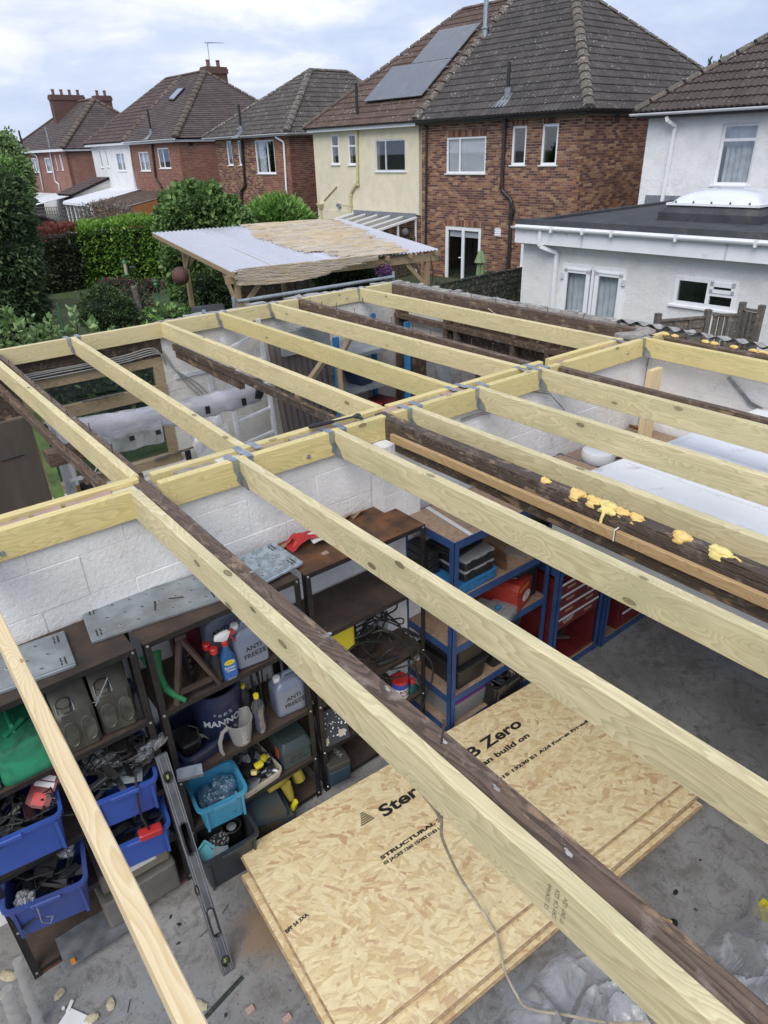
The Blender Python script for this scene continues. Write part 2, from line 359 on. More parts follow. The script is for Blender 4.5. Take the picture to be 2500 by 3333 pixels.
# --- painted block wall
def blockpaint(name,c=(0.87,0.855,0.85),grime=(0.48,0.41,0.34),amt=0.45,rough=0.85,bsc=38,bs=0.9,bd=0.008,ored=False):
 if name in MC: return MC[name]
 m,nt,b,o=newmat(name);v=ocoord(nt,False,kind='Object');geo=N(nt,'ShaderNodeNewGeometry').outputs['Position']
 v=geo
 n=noi(nt,v,2.2,8.0,0.65);col=ramp(nt,n,[(0.35,tuple(x*0.88 for x in c)),(0.6,c)])
 d=noi(nt,v,5.5,9.0,0.72,0.5);f=ramp(nt,d,[(0.60-amt*0.1,0.0),(0.74,1.0)]);col=mix(nt,mth(nt,'MULTIPLY',f,0.5),col,grime)
 p=noi(nt,v,60.0,3.0,0.6);f2=ramp(nt,p,[(0.66,0.0),(0.72,1.0)]);col=mix(nt,mth(nt,'MULTIPLY',f2,0.5*amt+0.2),col,tuple(x*0.6 for x in grime))
 bh=mth(nt,'ADD',noi(nt,v,bsc,6.0,0.7),mth(nt,'MULTIPLY',noi(nt,v,6.0,3.0),0.5))
 setc(nt,b,col,rough,0,bh,bs,bd);MC[name]=m;return m
M_blk=blockpaint('white_painted_block')
M_blk2=blockpaint('cream_painted_block',(0.70,0.68,0.63),(0.32,0.27,0.21),0.8)
M_mor=blockpaint('painted_mortar',(0.82,0.81,0.83),(0.42,0.36,0.30),0.6)
M_pebble=blockpaint('white_pebbledash',(0.88,0.88,0.88),(0.55,0.55,0.56),0.25,0.9,34,1.0,0.022)
M_pebble2=blockpaint('grey_white_pebbledash',(0.83,0.83,0.82),(0.50,0.50,0.49),0.35,0.9,38,1.0,0.02)
M_cream=blockpaint('cream_render',(0.74,0.67,0.50),(0.64,0.57,0.42),0.3,0.85,30,0.35,0.006)
M_whr=blockpaint('white_render',(0.78,0.78,0.78),(0.5,0.48,0.45),0.2,0.85,30,0.3,0.006)
def brickmat(name,cols,rough=0.85):
 if name in MC: return MC[name]
 m,nt,b,o=newmat(name);r=islrand(nt);geo=N(nt,'ShaderNodeNewGeometry').outputs['Position']
 k=len(cols);col=ramp(nt,r,[((i+0.0)/k,c) for i,c in enumerate(cols)],'CONSTANT')
 n=noi(nt,geo,24.0,5.0,0.65);col=mix(nt,ramp(nt,n,[(0.4,0.0),(0.75,0.45)]),col,(0.10,0.05,0.035))
 n2=noi(nt,geo,0.9,4.0,0.6);col=mix(nt,ramp(nt,n2,[(0.42,0.0),(0.7,0.35)]),col,(0.09,0.045,0.035))
 n3=noi(nt,geo,40.0,3.0,0.6);col=mix(nt,ramp(nt,n3,[(0.68,0.0),(0.74,0.35)]),col,(0.55,0.42,0.30))
 setc(nt,b,col,rough,0,n3,0.5,0.006);MC[name]=m;return m
M_brA=brickmat('multi_stock_brick',[(0.34,0.16,0.08),(0.14,0.055,0.045),(0.42,0.25,0.14),(0.10,0.045,0.04),(0.23,0.10,0.06),(0.33,0.18,0.11),(0.16,0.065,0.05),(0.26,0.12,0.07)])
M_brS=brickmat('dark_stock_brick',[(0.20,0.085,0.05),(0.12,0.045,0.04),(0.30,0.14,0.07),(0.09,0.04,0.035),(0.15,0.06,0.045),(0.34,0.19,0.10)])
M_brB=brickmat('red_brick',[(0.34,0.14,0.085),(0.27,0.10,0.065),(0.38,0.17,0.10),(0.30,0.12,0.075),(0.23,0.085,0.06)])
M_brBs=brickmat('dark_red_brick',[(0.16,0.06,0.045),(0.12,0.05,0.04),(0.20,0.08,0.055),(0.24,0.11,0.08)])
M_brC=brickmat('far_red_brick',[(0.33,0.14,0.10),(0.26,0.10,0.075),(0.36,0.17,0.12),(0.29,0.12,0.085)])
M_join=pm('brick_mortar',(0.52,0.45,0.36),(0.42,0.36,0.28),20,0.9,0.3)
def facebrick(name,cols,mort,bw=0.225,bh=0.075):   # walls too far off to tell the bricks apart
 if name in MC: return MC[name]
 m,nt,b,o=newmat(name);v=N(nt,'ShaderNodeTexCoord').outputs['Object']
 sp=N(nt,'ShaderNodeSeparateXYZ',i0=v);s=mth(nt,'ADD',sp.outputs[0],sp.outputs[1])
 cv=N(nt,'ShaderNodeCombineXYZ',X=s,Y=sp.outputs[2],Z=0.0)
 br=N(nt,'ShaderNodeTexBrick',Vector=cv.outputs[0],Color1=(*cols[0],1),Color2=(*cols[1],1),Mortar=(*mort,1),Scale=1.0)
 br.inputs['Brick Width'].default_value=bw;br.inputs['Row Height'].default_value=bh;br.inputs['Mortar Size'].default_value=0.007
 n=noi(nt,v,1.5,5.0);col=mix(nt,ramp(nt,n,[(0.4,0.0),(0.7,0.4)]),br.outputs[0],(0.16,0.07,0.05))
 setc(nt,b,col,0.85,0,br.outputs[1],-0.3,0.004);MC[name]=m;return m
M_far=facebrick('far_brick_wall',((0.33,0.14,0.10),(0.24,0.10,0.075)),(0.36,0.27,0.22))
def tilemat(name,c1,c2,lichen=0.3,moss=0.0):
 if name in MC: return MC[name]
 m,nt,b,o=newmat(name);r=islrand(nt);geo=N(nt,'ShaderNodeNewGeometry').outputs['Position']
 col=mix(nt,r,c1,c2);n=noi(nt,geo,1.3,5.0,0.6);col=mix(nt,ramp(nt,n,[(0.4,0.0),(0.7,0.5)]),col,tuple(x*0.55 for x in c1))
 s=noi(nt,geo,13.0,3.0,0.6);lf=noi(nt,geo,0.9,4.0)
 th=mth(nt,'ADD',s,mth(nt,'MULTIPLY',mth(nt,'SUBTRACT',lf,0.5),0.22))
 col=mix(nt,ramp(nt,th,[(0.70-lichen*0.16,0.0),(0.76-lichen*0.16,0.85)]),col,(0.40,0.40,0.38))
 if moss:
  q=noi(nt,geo,3.0,6.0,0.7);col=mix(nt,ramp(nt,q,[(0.68-moss*0.1,0.0),(0.78,0.7)]),col,(0.30,0.20,0.05))
 setc(nt,b,col,0.9,0,s,0.5,0.01);MC[name]=m;return m
M_tDark=tilemat('dark_concrete_tile',(0.055,0.049,0.047),(0.085,0.075,0.071),0.38,0.5)
M_tBrown=tilemat('brown_concrete_tile',(0.095,0.062,0.050),(0.125,0.085,0.068),0.5,0.0)
M_tGrey=tilemat('grey_concrete_tile',(0.070,0.061,0.056),(0.10,0.087,0.078),0.5,0.1)
M_tRed=tilemat('red_brown_tile',(0.085,0.060,0.058),(0.11,0.078,0.073),0.2,0.0)
M_tPlain=tilemat('plain_clay_tile',(0.085,0.066,0.064),(0.125,0.094,0.086),0.2,0.2)
M_tWh=tilemat('umber_concrete_tile',(0.070,0.052,0.047),(0.095,0.070,0.062),0.3,0.0)
M_rdg=tilemat('ridge_tile',(0.11,0.095,0.08),(0.15,0.125,0.10),0.7,0.6)
M_rdgR=tilemat('brown_ridge_tile',(0.11,0.08,0.066),(0.15,0.11,0.085),0.4,0.5)
# --- plain things
M_upvc=pm('white_upvc',(0.84,0.85,0.88),(0.78,0.79,0.82),3,0.35,0.02,dirt=0.1,dirtc=(0.5,0.5,0.48))
M_upvcd=pm('worn_white_upvc',(0.64,0.66,0.70),(0.52,0.54,0.57),2.5,0.45,0.03,dirt=0.3,dirtc=(0.40,0.40,0.38))
M_blkp=pm('black_painted_pipe',(0.02,0.02,0.022),(0.035,0.033,0.03),9,0.4,0.1)
M_crp=pm('cream_painted_pipe',(0.58,0.52,0.28),(0.50,0.45,0.25),6,0.5,0.05)
M_lead=pm('lead_flashing',(0.22,0.24,0.27),(0.15,0.16,0.18),8,0.5,0.3)
M_felt=pm('roofing_felt',(0.058,0.062,0.070),(0.036,0.040,0.046),2.2,0.85,0.6,bsc=90,dirt=0.25,dirtc=(0.10,0.10,0.09))
M_curt=pm('net_curtain',(0.80,0.81,0.84),(0.60,0.62,0.65),4,0.9,0.2)
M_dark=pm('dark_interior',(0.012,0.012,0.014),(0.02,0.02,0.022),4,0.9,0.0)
M_blind=pm('white_blind',(0.85,0.86,0.88),(0.78,0.79,0.81),4,0.6,0.0)
def glassmat(name,tint=(0.55,0.6,0.6),refl=0.35,base=0.03):
 m=bpy.data.materials.new(name);m.use_nodes=True;nt=m.node_tree;nt.nodes.clear();out=nt.nodes.new('ShaderNodeOutputMaterial')
 tr=N(nt,'ShaderNodeBsdfTransparent',Color=(*tint,1));gl=N(nt,'ShaderNodeBsdfGlossy',Color=(0.9,0.95,1,1),Roughness=0.02)
 lw=N(nt,'ShaderNodeLayerWeight',Blend=0.5);f=mth(nt,'ADD',mth(nt,'MULTIPLY',mth(nt,'POWER',lw.outputs[1],3.0),refl),base,clamp=True)
 s=N(nt,'ShaderNodeMixShader',Fac=f,i1=tr.outputs[0],i2=gl.outputs[0]);nt.links.new(s.outputs[0],out.inputs[0]);MC[name]=m;return m
M_glass=glassmat('window_glass',(0.9,0.92,0.93),0.6,0.06)
M_glass2=glassmat('dusty_glass',(0.62,0.68,0.66),0.35,0.05)
M_galv=pm('galvanised_steel',(0.50,0.54,0.58),(0.34,0.37,0.40),14,0.42,0.15,0.85,dirt=0.1,dirtc=(0.25,0.24,0.22))
M_galv2=pm('dull_galvanised_shelf',(0.40,0.44,0.46),(0.27,0.30,0.32),9,0.5,0.2,0.55,dirt=0.35,dirtc=(0.20,0.19,0.17))
M_alu=pm('bright_aluminium',(0.75,0.77,0.80),(0.60,0.62,0.65),12,0.4,0.05,0.2)
M_zinc=pm('zinc_spangle_shelf',(0.52,0.60,0.66),(0.34,0.40,0.44),26,0.4,0.1,0.6,dirt=0.2,dirtc=(0.25,0.26,0.27),lo=0.45,hi=0.55)
M_bolt=pm('zinc_bolt',(0.55,0.58,0.60),(0.40,0.42,0.44),30,0.3,0.1,0.9)
M_blkm=pm('black_angle_steel',(0.028,0.026,0.026),(0.016,0.015,0.015),12,0.5,0.15,0.3,dirt=0.25,dirtc=(0.06,0.045,0.035))
M_rust=pm('rusty_steel_shelf',(0.085,0.056,0.040),(0.045,0.032,0.026),7,0.75,0.4,0.1,dirt=0.35,dirtc=(0.025,0.02,0.017),bsc=60,dsc=4)
M_rust2=pm('orange_rust_shelf',(0.19,0.085,0.035),(0.065,0.036,0.024),9,0.8,0.4,0.1,dirt=0.3,dirtc=(0.03,0.02,0.015),bsc=60)
M_blum=pm('blue_racking_steel',(0.03,0.075,0.21),(0.022,0.055,0.16),10,0.5,0.1,dirt=0.2,dirtc=(0.02,0.03,0.06))
M_mdf=pm('brown_chipboard',(0.36,0.25,0.17),(0.27,0.18,0.12),40,0.75,0.2,dirt=0.25,dirtc=(0.12,0.09,0.07))
M_red=pm('red_tool_paint',(0.36,0.035,0.02),(0.28,0.025,0.018),8,0.45,0.08,dirt=0.25,dirtc=(0.08,0.02,0.015))
M_dred=pm('dark_red_cabinet_paint',(0.17,0.018,0.02),(0.12,0.015,0.016),8,0.45,0.06,dirt=0.25,dirtc=(0.04,0.015,0.015))
M_pink=pm('broken_pink_brick',(0.46,0.29,0.24),(0.34,0.26,0.22),9,0.9,0.7,dirt=0.2,dirtc=(0.40,0.36,0.31),bd=0.01)
M_mortar=pm('rough_wall_mortar',(0.40,0.37,0.33),(0.24,0.21,0.18),12,0.95,0.9,bd=0.015,dirt=0.2,dirtc=(0.12,0.09,0.07))
M_foam=pm('expanding_foam',(0.78,0.55,0.20),(0.70,0.46,0.14),22,0.7,0.5,bd=0.004)
M_fchip=pm('dusty_foam_chip',(0.56,0.50,0.33),(0.36,0.31,0.2),26,0.85,0.8)
M_asb=pm('grey_cement_sheet',(0.42,0.41,0.39),(0.27,0.26,0.25),9,0.95,0.7,dirt=0.2)
M_foamy=pm('pale_expanding_foam',(0.78,0.65,0.27),(0.72,0.57,0.19),22,0.7,0.5,bd=0.004)
M_blkpl=plastic('black_plastic',(0.018,0.018,0.02),0.4,0.1)
M_dgrey=plastic('charcoal_plastic',(0.035,0.04,0.045),0.45,0.2)
M_wht=plastic('white_plastic',(0.68,0.68,0.68),0.35,0.05)
M_yel=plastic('yellow_plastic',(0.72,0.60,0.03),0.4,0.1)
M_yeld=plastic('dull_yellow_plastic',(0.34,0.27,0.04),0.55,0.3)
M_grn=plastic('green_plastic',(0.02,0.17,0.06),0.45,0.2)
M_redp=plastic('red_plastic',(0.50,0.03,0.03),0.35,0.1)
M_cbl=plastic('royal_blue_crate',(0.035,0.085,0.36),0.42,0.2)
M_cbl2=plastic('faded_blue_crate',(0.04,0.07,0.25),0.5,0.35)
M_cblB=plastic('light_blue_crate',(0.06,0.30,0.48),0.4,0.2)
M_bluep=plastic('bright_blue_plastic',(0.03,0.16,0.36),0.4,0.15)
M_pur=plastic('purple_lid',(0.12,0.015,0.15),0.4,0.15)
M_navy=plastic('navy_plastic',(0.018,0.025,0.07),0.45,0.2)
M_jerry=pm('olive_steel',(0.085,0.085,0.062),(0.05,0.05,0.038),10,0.5,0.15,0.2,dirt=0.4,dirtc=(0.045,0.035,0.028))
M_gcan=pm('oily_green_paint',(0.025,0.27,0.13),(0.02,0.19,0.10),7,0.45,0.1,dirt=0.5,dirtc=(0.02,0.025,0.02),dsc=5)
M_card=pm('cardboard',(0.33,0.23,0.14),(0.26,0.18,0.11),8,0.85,0.1)
M_paper=pm('white_paper_label',(0.66,0.66,0.64),(0.58,0.58,0.56),20,0.7,0.02)
M_ink=pm('black_ink',(0.012,0.012,0.014),(0.02,0.02,0.02),20,0.6,0.0)
M_cream2=pm('cream_enamel',(0.50,0.46,0.38),(0.42,0.38,0.30),8,0.5,0.05,dirt=0.15)
M_cable=pm('black_rubber_cable',(0.014,0.014,0.014),(0.024,0.022,0.02),20,0.5,0.1)
M_gcab=pm('grey_cable',(0.30,0.30,0.29),(0.24,0.24,0.23),20,0.5,0.05)
M_wcab=pm('dirty_cream_cable',(0.50,0.44,0.33),(0.30,0.24,0.17),14,0.6,0.1)
M_wpaint=pm('worn_white_paint',(0.80,0.81,0.84),(0.73,0.74,0.77),3,0.5,0.15,dirt=0.15,dirtc=(0.30,0.28,0.26),dsc=6)
M_sheet=clearmat('polythene_sheet',(0.96,0.97,0.98),0.9,0.12,(0.80,0.81,0.84),0.50,5,0.8,0.55)
M_bag=clearmat('clear_bag',(0.95,0.96,0.97),0.8,0.12,(0.65,0.68,0.72),0.30,26,1.0,0.5)
M_bbag=clearmat('blue_tinted_bag',(0.6,0.8,0.92),0.9,0.10,(0.30,0.52,0.70),0.34,12,1.0,0.5)
M_jug=clearmat('frosted_plastic',(0.92,0.92,0.92),0.12,0.4,(0.55,0.54,0.52),0.50,6,0.0,0.05)
M_milk=clearmat('milky_plastic',(0.75,0.80,0.90),0.35,0.3,(0.34,0.40,0.52),0.75,5,0.05,0.05)
M_bot=clearmat('clear_bottle',(0.80,0.80,0.88),0.6,0.06,(0.3,0.3,0.36),0.15,8,0.05,0.05)
M_poly=clearmat('corrugated_plastic_sheet',(0.90,0.91,0.97),0.5,0.2,(0.80,0.80,0.90),0.86,3,0.15,0.08)
M_conr=clearmat('conservatory_roof_sheet',(0.7,0.7,0.66),0.4,0.2,(0.26,0.26,0.24),0.75,3,0.1,0.1)
M_reed=None
def reed():
 m,nt,b,o=newmat('reed_screening');v=ocoord(nt,False);r=islrand(nt)
 col=ramp(nt,r,[(0.0,(0.30,0.26,0.21)),(0.3,(0.48,0.43,0.36)),(0.6,(0.56,0.50,0.41)),(0.8,(0.52,0.38,0.20)),(1.0,(0.38,0.33,0.29))])
 n=noi(nt,v,1.0,4.0);col=mix(nt,ramp(nt,n,[(0.48,0.0),(0.68,0.45)]),col,(0.58,0.43,0.20))
 setc(nt,b,col,0.8,0,noi(nt,v,60,3),0.4,0.004);return m
M_reed=reed()
def leafmat(name,c1,c2,c3=None,rough=0.5,trans=0.25):
 if name in MC: return MC[name]
 m=bpy.data.materials.new(name);m.use_nodes=True;nt=m.node_tree;nt.nodes.clear();out=nt.nodes.new('ShaderNodeOutputMaterial')
 r=islrand(nt);geo=N(nt,'ShaderNodeNewGeometry').outputs['Position'];n=noi(nt,geo,1.1,4.0,0.6)
 f=mth(nt,'ADD',mth(nt,'MULTIPLY',r,0.6),mth(nt,'MULTIPLY',n,0.5),clamp=True)
 col=ramp(nt,f,[(0.2,c1),(0.85,c2)] if c3 is None else [(0.15,c1),(0.55,c2),(0.9,c3)])
 b=N(nt,'ShaderNodeBsdfPrincipled',Roughness=rough);nt.links.new(col,b.inputs['Base Color']);b.inputs['Specular IOR Level'].default_value=0.35
 t=N(nt,'ShaderNodeBsdfTranslucent');nt.links.new(col,t.inputs[0]);s=N(nt,'ShaderNodeMixShader',Fac=trans,i1=b.outputs[0],i2=t.outputs[0]);nt.links.new(s.outputs[0],out.inputs[0])
 MC[name]=m;return m
L_laurel=leafmat('laurel_leaf',(0.075,0.165,0.028),(0.17,0.32,0.045),(0.27,0.44,0.08))
L_laurel2=leafmat('cherry_laurel_leaf',(0.08,0.17,0.04),(0.18,0.34,0.07),(0.28,0.45,0.13))
L_dark=leafmat('dark_conifer_leaf',(0.03,0.06,0.025),(0.065,0.115,0.045),(0.13,0.18,0.07))
L_hazel=leafmat('hazel_leaf',(0.055,0.11,0.035),(0.12,0.21,0.06),(0.22,0.33,0.11))
L_phot=leafmat('photinia_dark_leaf',(0.025,0.035,0.018),(0.05,0.07,0.03),(0.08,0.085,0.04))
L_photr=leafmat('photinia_red_leaf',(0.12,0.03,0.03),(0.24,0.06,0.055),(0.14,0.09,0.04))
L_apple=leafmat('apple_leaf',(0.09,0.17,0.05),(0.19,0.30,0.10),(0.32,0.42,0.20))
L_bush=leafmat('garden_bush_leaf',(0.025,0.055,0.02),(0.055,0.10,0.035),(0.11,0.16,0.055))
L_maple=leafmat('maroon_leaf',(0.06,0.03,0.025),(0.11,0.045,0.045),(0.10,0.10,0.05))
L_gbare=leafmat('sparse_pink_leaf',(0.10,0.10,0.06),(0.20,0.16,0.13),(0.34,0.28,0.26))
L_red=leafmat('pink_flower',(0.12,0.03,0.06),(0.28,0.06,0.12),None)
L_grass=leafmat('grass_blade',(0.045,0.075,0.02),(0.075,0.12,0.035),(0.13,0.17,0.065),0.6,0.3)
M_bark=pm('bark',(0.10,0.075,0.055),(0.05,0.038,0.028),14,0.9,0.6,st=(1,1,0.3))
M_soil=pm('garden_ground',(0.055,0.075,0.028),(0.03,0.045,0.018),2.0,0.95,0.5,dirt=0.3,dirtc=(0.05,0.04,0.03),bd=0.02,dsc=1.0)
def concrete():
 m,nt,b,o=newmat('garage_concrete');v=N(nt,'ShaderNodeTexCoord').outputs['Object']
 a=noi(nt,v,1.1,8.0,0.62,0.3);col=ramp(nt,a,[(0.30,(0.15,0.143,0.132)),(0.5,(0.235,0.226,0.214)),(0.68,(0.32,0.315,0.305))])
 bl=noi(nt,v,0.7,3.0,0.5);col=mix(nt,ramp(nt,bl,[(0.52,0.0),(0.62,0.40)]),col,(0.20,0.235,0.28))
 s=noi(nt,v,9.0,9.0,0.75,0.8);col=mix(nt,ramp(nt,s,[(0.50,0.0),(0.66,0.85)]),col,(0.10,0.095,0.085))
 s2=noi(nt,v,2.6,6.0,0.7,1.2);col=mix(nt,ramp(nt,s2,[(0.54,0.0),(0.68,0.75)]),col,(0.12,0.105,0.09))
 sp=noi(nt,v,55.0,3.0,0.6);col=mix(nt,ramp(nt,sp,[(0.62,0.0),(0.68,0.8)]),col,(0.07,0.068,0.065));col=mix(nt,ramp(nt,sp,[(0.28,0.55),(0.33,0.0)]),col,(0.50,0.50,0.49))
 # two rust stains where the level stands and near the door
 for (px_,py_,rad) in ((0.78,2.17,0.22),(4.9,2.2,0.25)):
  dv=N(nt,'ShaderNodeVectorMath',{'operation':'DISTANCE'},i0=v,i1=(px_,py_,0.0));dd=mth(nt,'ADD',dv.outputs['Value'],mth(nt,'MULTIPLY',mth(nt,'SUBTRACT',s,0.5),0.45))
  col=mix(nt,ramp(nt,mth(nt,'DIVIDE',dd,rad),[(0.35,0.7 if rad<.24 else 0.3),(1.0,0.0)]),col,(0.23,0.14,0.06))
 ck=N(nt,'ShaderNodeTexVoronoi',{'feature':'DISTANCE_TO_EDGE'},Vector=N(nt,'ShaderNodeVectorMath',{'operation':'ADD'},i0=v,i1=N(nt,'ShaderNodeTexNoise',Vector=v,Scale=3.0,Detail=5.0).outputs[1]).outputs[0],Scale=0.42)
 cr=ramp(nt,ck.outputs[0],[(0.0,1.0),(0.004,0.0)]);cr=mth(nt,'MULTIPLY',cr,ramp(nt,a,[(0.5,0.0),(0.58,1.0)]));col=mix(nt,mth(nt,'MULTIPLY',cr,0.6),col,(0.07,0.07,0.07))
 h=mth(nt,'SUBTRACT',mth(nt,'ADD',noi(nt,v,30.0,6.0,0.7),mth(nt,'MULTIPLY',s,1.2)),cr)
 setc(nt,b,col,0.78,0,h,0.5,0.004);return m
M_conc=concrete()
# ================================================================ GROUND AND GARAGE SHELL
def sheet(name,x0,y0,x1,y1,z,mat,kind='structure',n=1,fn=None):
 mb=MB();mb.grid(lambda u,v:(x0+(x1-x0)*u,y0+(y1-y0)*v,z+(fn(x0+(x1-x0)*u,y0+(y1-y0)*v) if fn else 0)),n,n)
 o=mb.build(name,mat,None,fixn=False);o['kind']=kind;return o
GZ=-0.60
sheet('ground',-500,-500,700,700,GZ,M_soil)
mb=MB();mb.box(-3.4,-3.2,GZ-0.2,5.62,6.85,0.0);o=mb.build('garage_floor',M_conc);o['kind']='structure'
# lawn seen beyond the garage
mb=MB()
mb.grid(lambda u,v:(0.0+15*u,7.4+22*v,GZ+0.01+0.03*noise.noise(Vector((u*9,v*9,0)))),30,40)
M_lawn=pm('lawn_turf',(0.065,0.105,0.03),(0.045,0.075,0.024),3.0,0.95,0.7,dirt=0.2,dirtc=(0.09,0.10,0.04),bsc=120,bd=0.03,dsc=1.2)
o=mb.build('lawn',M_lawn,None,True);o['kind']='structure'
TOP=2.28;JW=0.047;JH=0.147
# ---------------------------------------------------------------- block walls
def unit_block(name,mat,w,h,d,ch=0.0025,seed=0):
 me=MB();
 me.loft([rrect(w-2*ch,h-2*ch,0.004,-d/2,1),rrect(w,h,0.004,-d/2+ch,1),rrect(w,h,0.004,d/2-ch,1),rrect(w-2*ch,h-2*ch,0.004,d/2,1)])
 me.xf(lambda v:Vector((v.x,v.z,v.y)))
 o=me.build(name,mat);m=o.data;bpy.data.objects.remove(o);return m
BLK=unit_block('block',M_blk,0.437,0.218,0.10);BLK2=unit_block('block',M_blk2,0.437,0.218,0.10)
def clip_open(u0,u1,v0,v1,ops):
 """split a piece at the edges of openings, returns remaining pieces"""
 out=[(u0,u1,v0,v1)]
 for (a,b,c,d) in ops:
  nx=[]
  for (p,q,r,s) in out:
   if b<=p or a>=q or d<=r or c>=s: nx.append((p,q,r,s));continue
   if p<a: nx.append((p,a,r,s))
   if q>b: nx.append((b,q,r,s))
   pp,qq=max(p,a),min(q,b)
   if r<c: nx.append((pp,qq,r,c))
   if s>d: nx.append((pp,qq,d,s))
  out=nx
 return [p for p in out if p[1]-p[0]>0.012 and p[3]-p[2]>0.008]
def block_wall(root,axis,off,u0,u1,z0,z1,th,me,bw=0.45,bh=0.225,ops=(),mort=None,phase=0.0):
 """axis 'x': wall runs along x at y=off(centre). Blocks are parts;recessed mortar core."""
 core=MB()
 for (a,b,c,d) in clip_open(u0,u1,z0,z1,ops):
  if axis=='x': core.box(a,off-th/2+0.0025,c,b,off+th/2-0.0025,d)
  else: core.box(off-th/2+0.0025,a,c,off+th/2-0.0025,b,d)
 core.build('mortar_core',mort or M_mor,root)
 og=OR[root.name];row=0;z=z0
 while z<z1-0.02:
  h=min(bh,z1-z);u=u0-(bw/2 if row%2 else 0)-phase
  while u<u1:
   a=max(u,u0);b=min(u+bw,u1)
   for (p,q,r,s) in clip_open(a,b,z,z+h,ops):
    if q-p<0.03: continue
    o=link('block',me,root);uc=(p+q)/2;zc=(r+s)/2
    j=R.uniform(-0.002,0.002)
    if axis=='x': o.location=Vector((uc,off+j,zc))-og;o.scale=((q-p-0.005)/0.437,th/0.10,(s-r-0.004)/0.218)
    else: o.location=Vector((off+j,uc,zc))-og;o.rotation_euler=(0,0,pi/2);o.scale=((q-p-0.005)/0.437,th/0.10,(s-r-0.004)/0.218)
   u+=bw
  z+=bh;row+=1
wm=thing('block_wall','white painted block wall standing behind the tool shelves','wall',(1.8,3.158,0))
block_wall(wm,'x',3.158,-2.6,5.40,0,2.13,0.098,BLK)
# broken brick course left on top of the wall between the ledgers
def rough_stone(mb,x0,y0,z0,x1,y1,z1,a=0.012,n=3):
 b=len(mb.v);m2=MB();nx=max(1,int((x1-x0)/0.06));ny=2
 sd=R.random()*50
 def f(u,v,z,e):
  x=x0+(x1-x0)*u;y=y0+(y1-y0)*v;k=noise.noise(Vector((x*9+sd,y*9,z*3)))
  k2=noise.noise(Vector((x*25+sd,y*25,z*3+4)))
  return (x+e*k*a,y+e*k2*a,z+e*(k*a+k2*a*0.5))
 top=[[f(i/nx,j/ny,z1,1) for i in range(nx+1)] for j in range(ny+1)]
 bot=[[f(i/nx,j/ny,z0,0.3) for i in range(nx+1)] for j in range(ny+1)]
 vs=[p for r in top for p in r]+[p for r in bot for p in r];k=(nx+1)*(ny+1);fs=[]
 for j in range(ny):
  for i in range(nx):
   q=j*(nx+1)+i;fs.append((q,q+1,q+nx+2,q+nx+1));fs.append((k+q,k+q+nx+1,k+q+nx+2,k+q+1))
 for i in range(nx):
  fs.append((i,k+i,k+i+1,i+1));q=ny*(nx+1)+i;fs.append((q,q+1,k+q+1,k+q))
 for j in range(ny):
  q=j*(nx+1);fs.append((q,q+nx+1,k+q+nx+1,k+q));q+=nx;fs.append((q,k+q,k+q+nx+1,q+nx+1))
 mb.add(vs,fs)
mb=MB();rough_stone(mb,-2.6,3.112,2.13,5.25,3.205,2.232,0.012);mb.build('mortar_bed',M_mortar,wm)
x=-0.9
while x<5.1:
 L=R.choice([0.21,0.215,0.20,0.12,0.17])
 if R.random()<0.82 and not (0.86<x+L/2<1.02):
  mb=MB();rough_stone(mb,x,3.114,2.20,x+L,3.203,2.262+R.uniform(-0.012,0.006),0.008);mb.build('brick',R.choice([M_pink,M_pink,M_mortar,M_blk2]),wm,fixn=True)
 x+=L+R.uniform(0.008,0.03)
# pier
pr=thing('block_pier','white painted pier that carries the old dark roof beam','pier',(2.45,3.05,0))
block_wall(pr,'x',3.04,2.30,2.60,0,2.13,0.125,BLK,bw=0.30)
# far wall: window part and block part
wf=thing('block_wall','cream painted block wall at the back, behind the aluminium ladder','wall',(3.9,6.71,0))
block_wall(wf,'x',6.72,2.40,5.50,0,2.13,0.10,BLK2)
mb=MB();rough_stone(mb,2.40,6.66,2.13,5.62,6.80,2.255,0.02);mb.build('mortar_bed',M_mortar,wf)
mb=MB();
for x in np.arange(2.5,5.5,0.24):
 rough_stone(mb,x,6.69,2.22,x+0.2,6.80,2.272+R.uniform(-.015,.015),0.014)
o=mb.build('rubble',M_asb,wf);
wl=thing('block_wall','low block wall with ragged top beneath the dusty workshop window','wall',(1.2,6.72,0))
block_wall(wl,'x',6.72,-1.6,2.40,0,0.84,0.10,BLK2)
wr=thing('block_wall','white painted wall on the right of the front room under the new end joist','wall',(5.34,2.5,0))
block_wall(wr,'y',5.34,1.62,3.10,0,2.13,0.11,BLK,bw=0.45,bh=0.09)
mb=MB();rough_stone(mb,5.27,1.2,2.13,5.52,3.3,2.20,0.02);mb.build('mortar_bed',M_mortar,wr)
wr2=thing('block_wall','low grey wall on the right with an open gap above it','wall',(5.34,0.6,0))
block_wall(wr2,'y',5.36,-2.6,1.60,0,1.62,0.14,BLK2)
# right wall of back room: old studs with panels
wb=thing('stud_wall','old dark timber stud wall along the right of the back room','wall',(5.43,5.0,0))
mb=MB();mb.box(5.46,3.25,0,5.50,6.66,2.16);mb.build('panel',M_oldd,wb)
mb=MB();mb.box(5.445,5.80,1.66,5.459,6.44,2.12);mb.build('panel',M_blk2,wb,label='white painted board between two dark studs')
mb=MB();mb.box(5.445,3.3,0.9,5.458,5.2,1.45);mb.build('panel',M_blk2,wb,label='pale lower board')
for y in (6.58,5.72,5.55,4.7,4.25,3.5): mb=MB();mb.box(5.37,y-0.03,0,5.445,y+0.03,2.12);mb.build('stud',M_old,wb)
mb=MB();mb.box(5.36,3.25,1.88,5.442,6.62,1.93);mb.build('rail',M_old,wb)
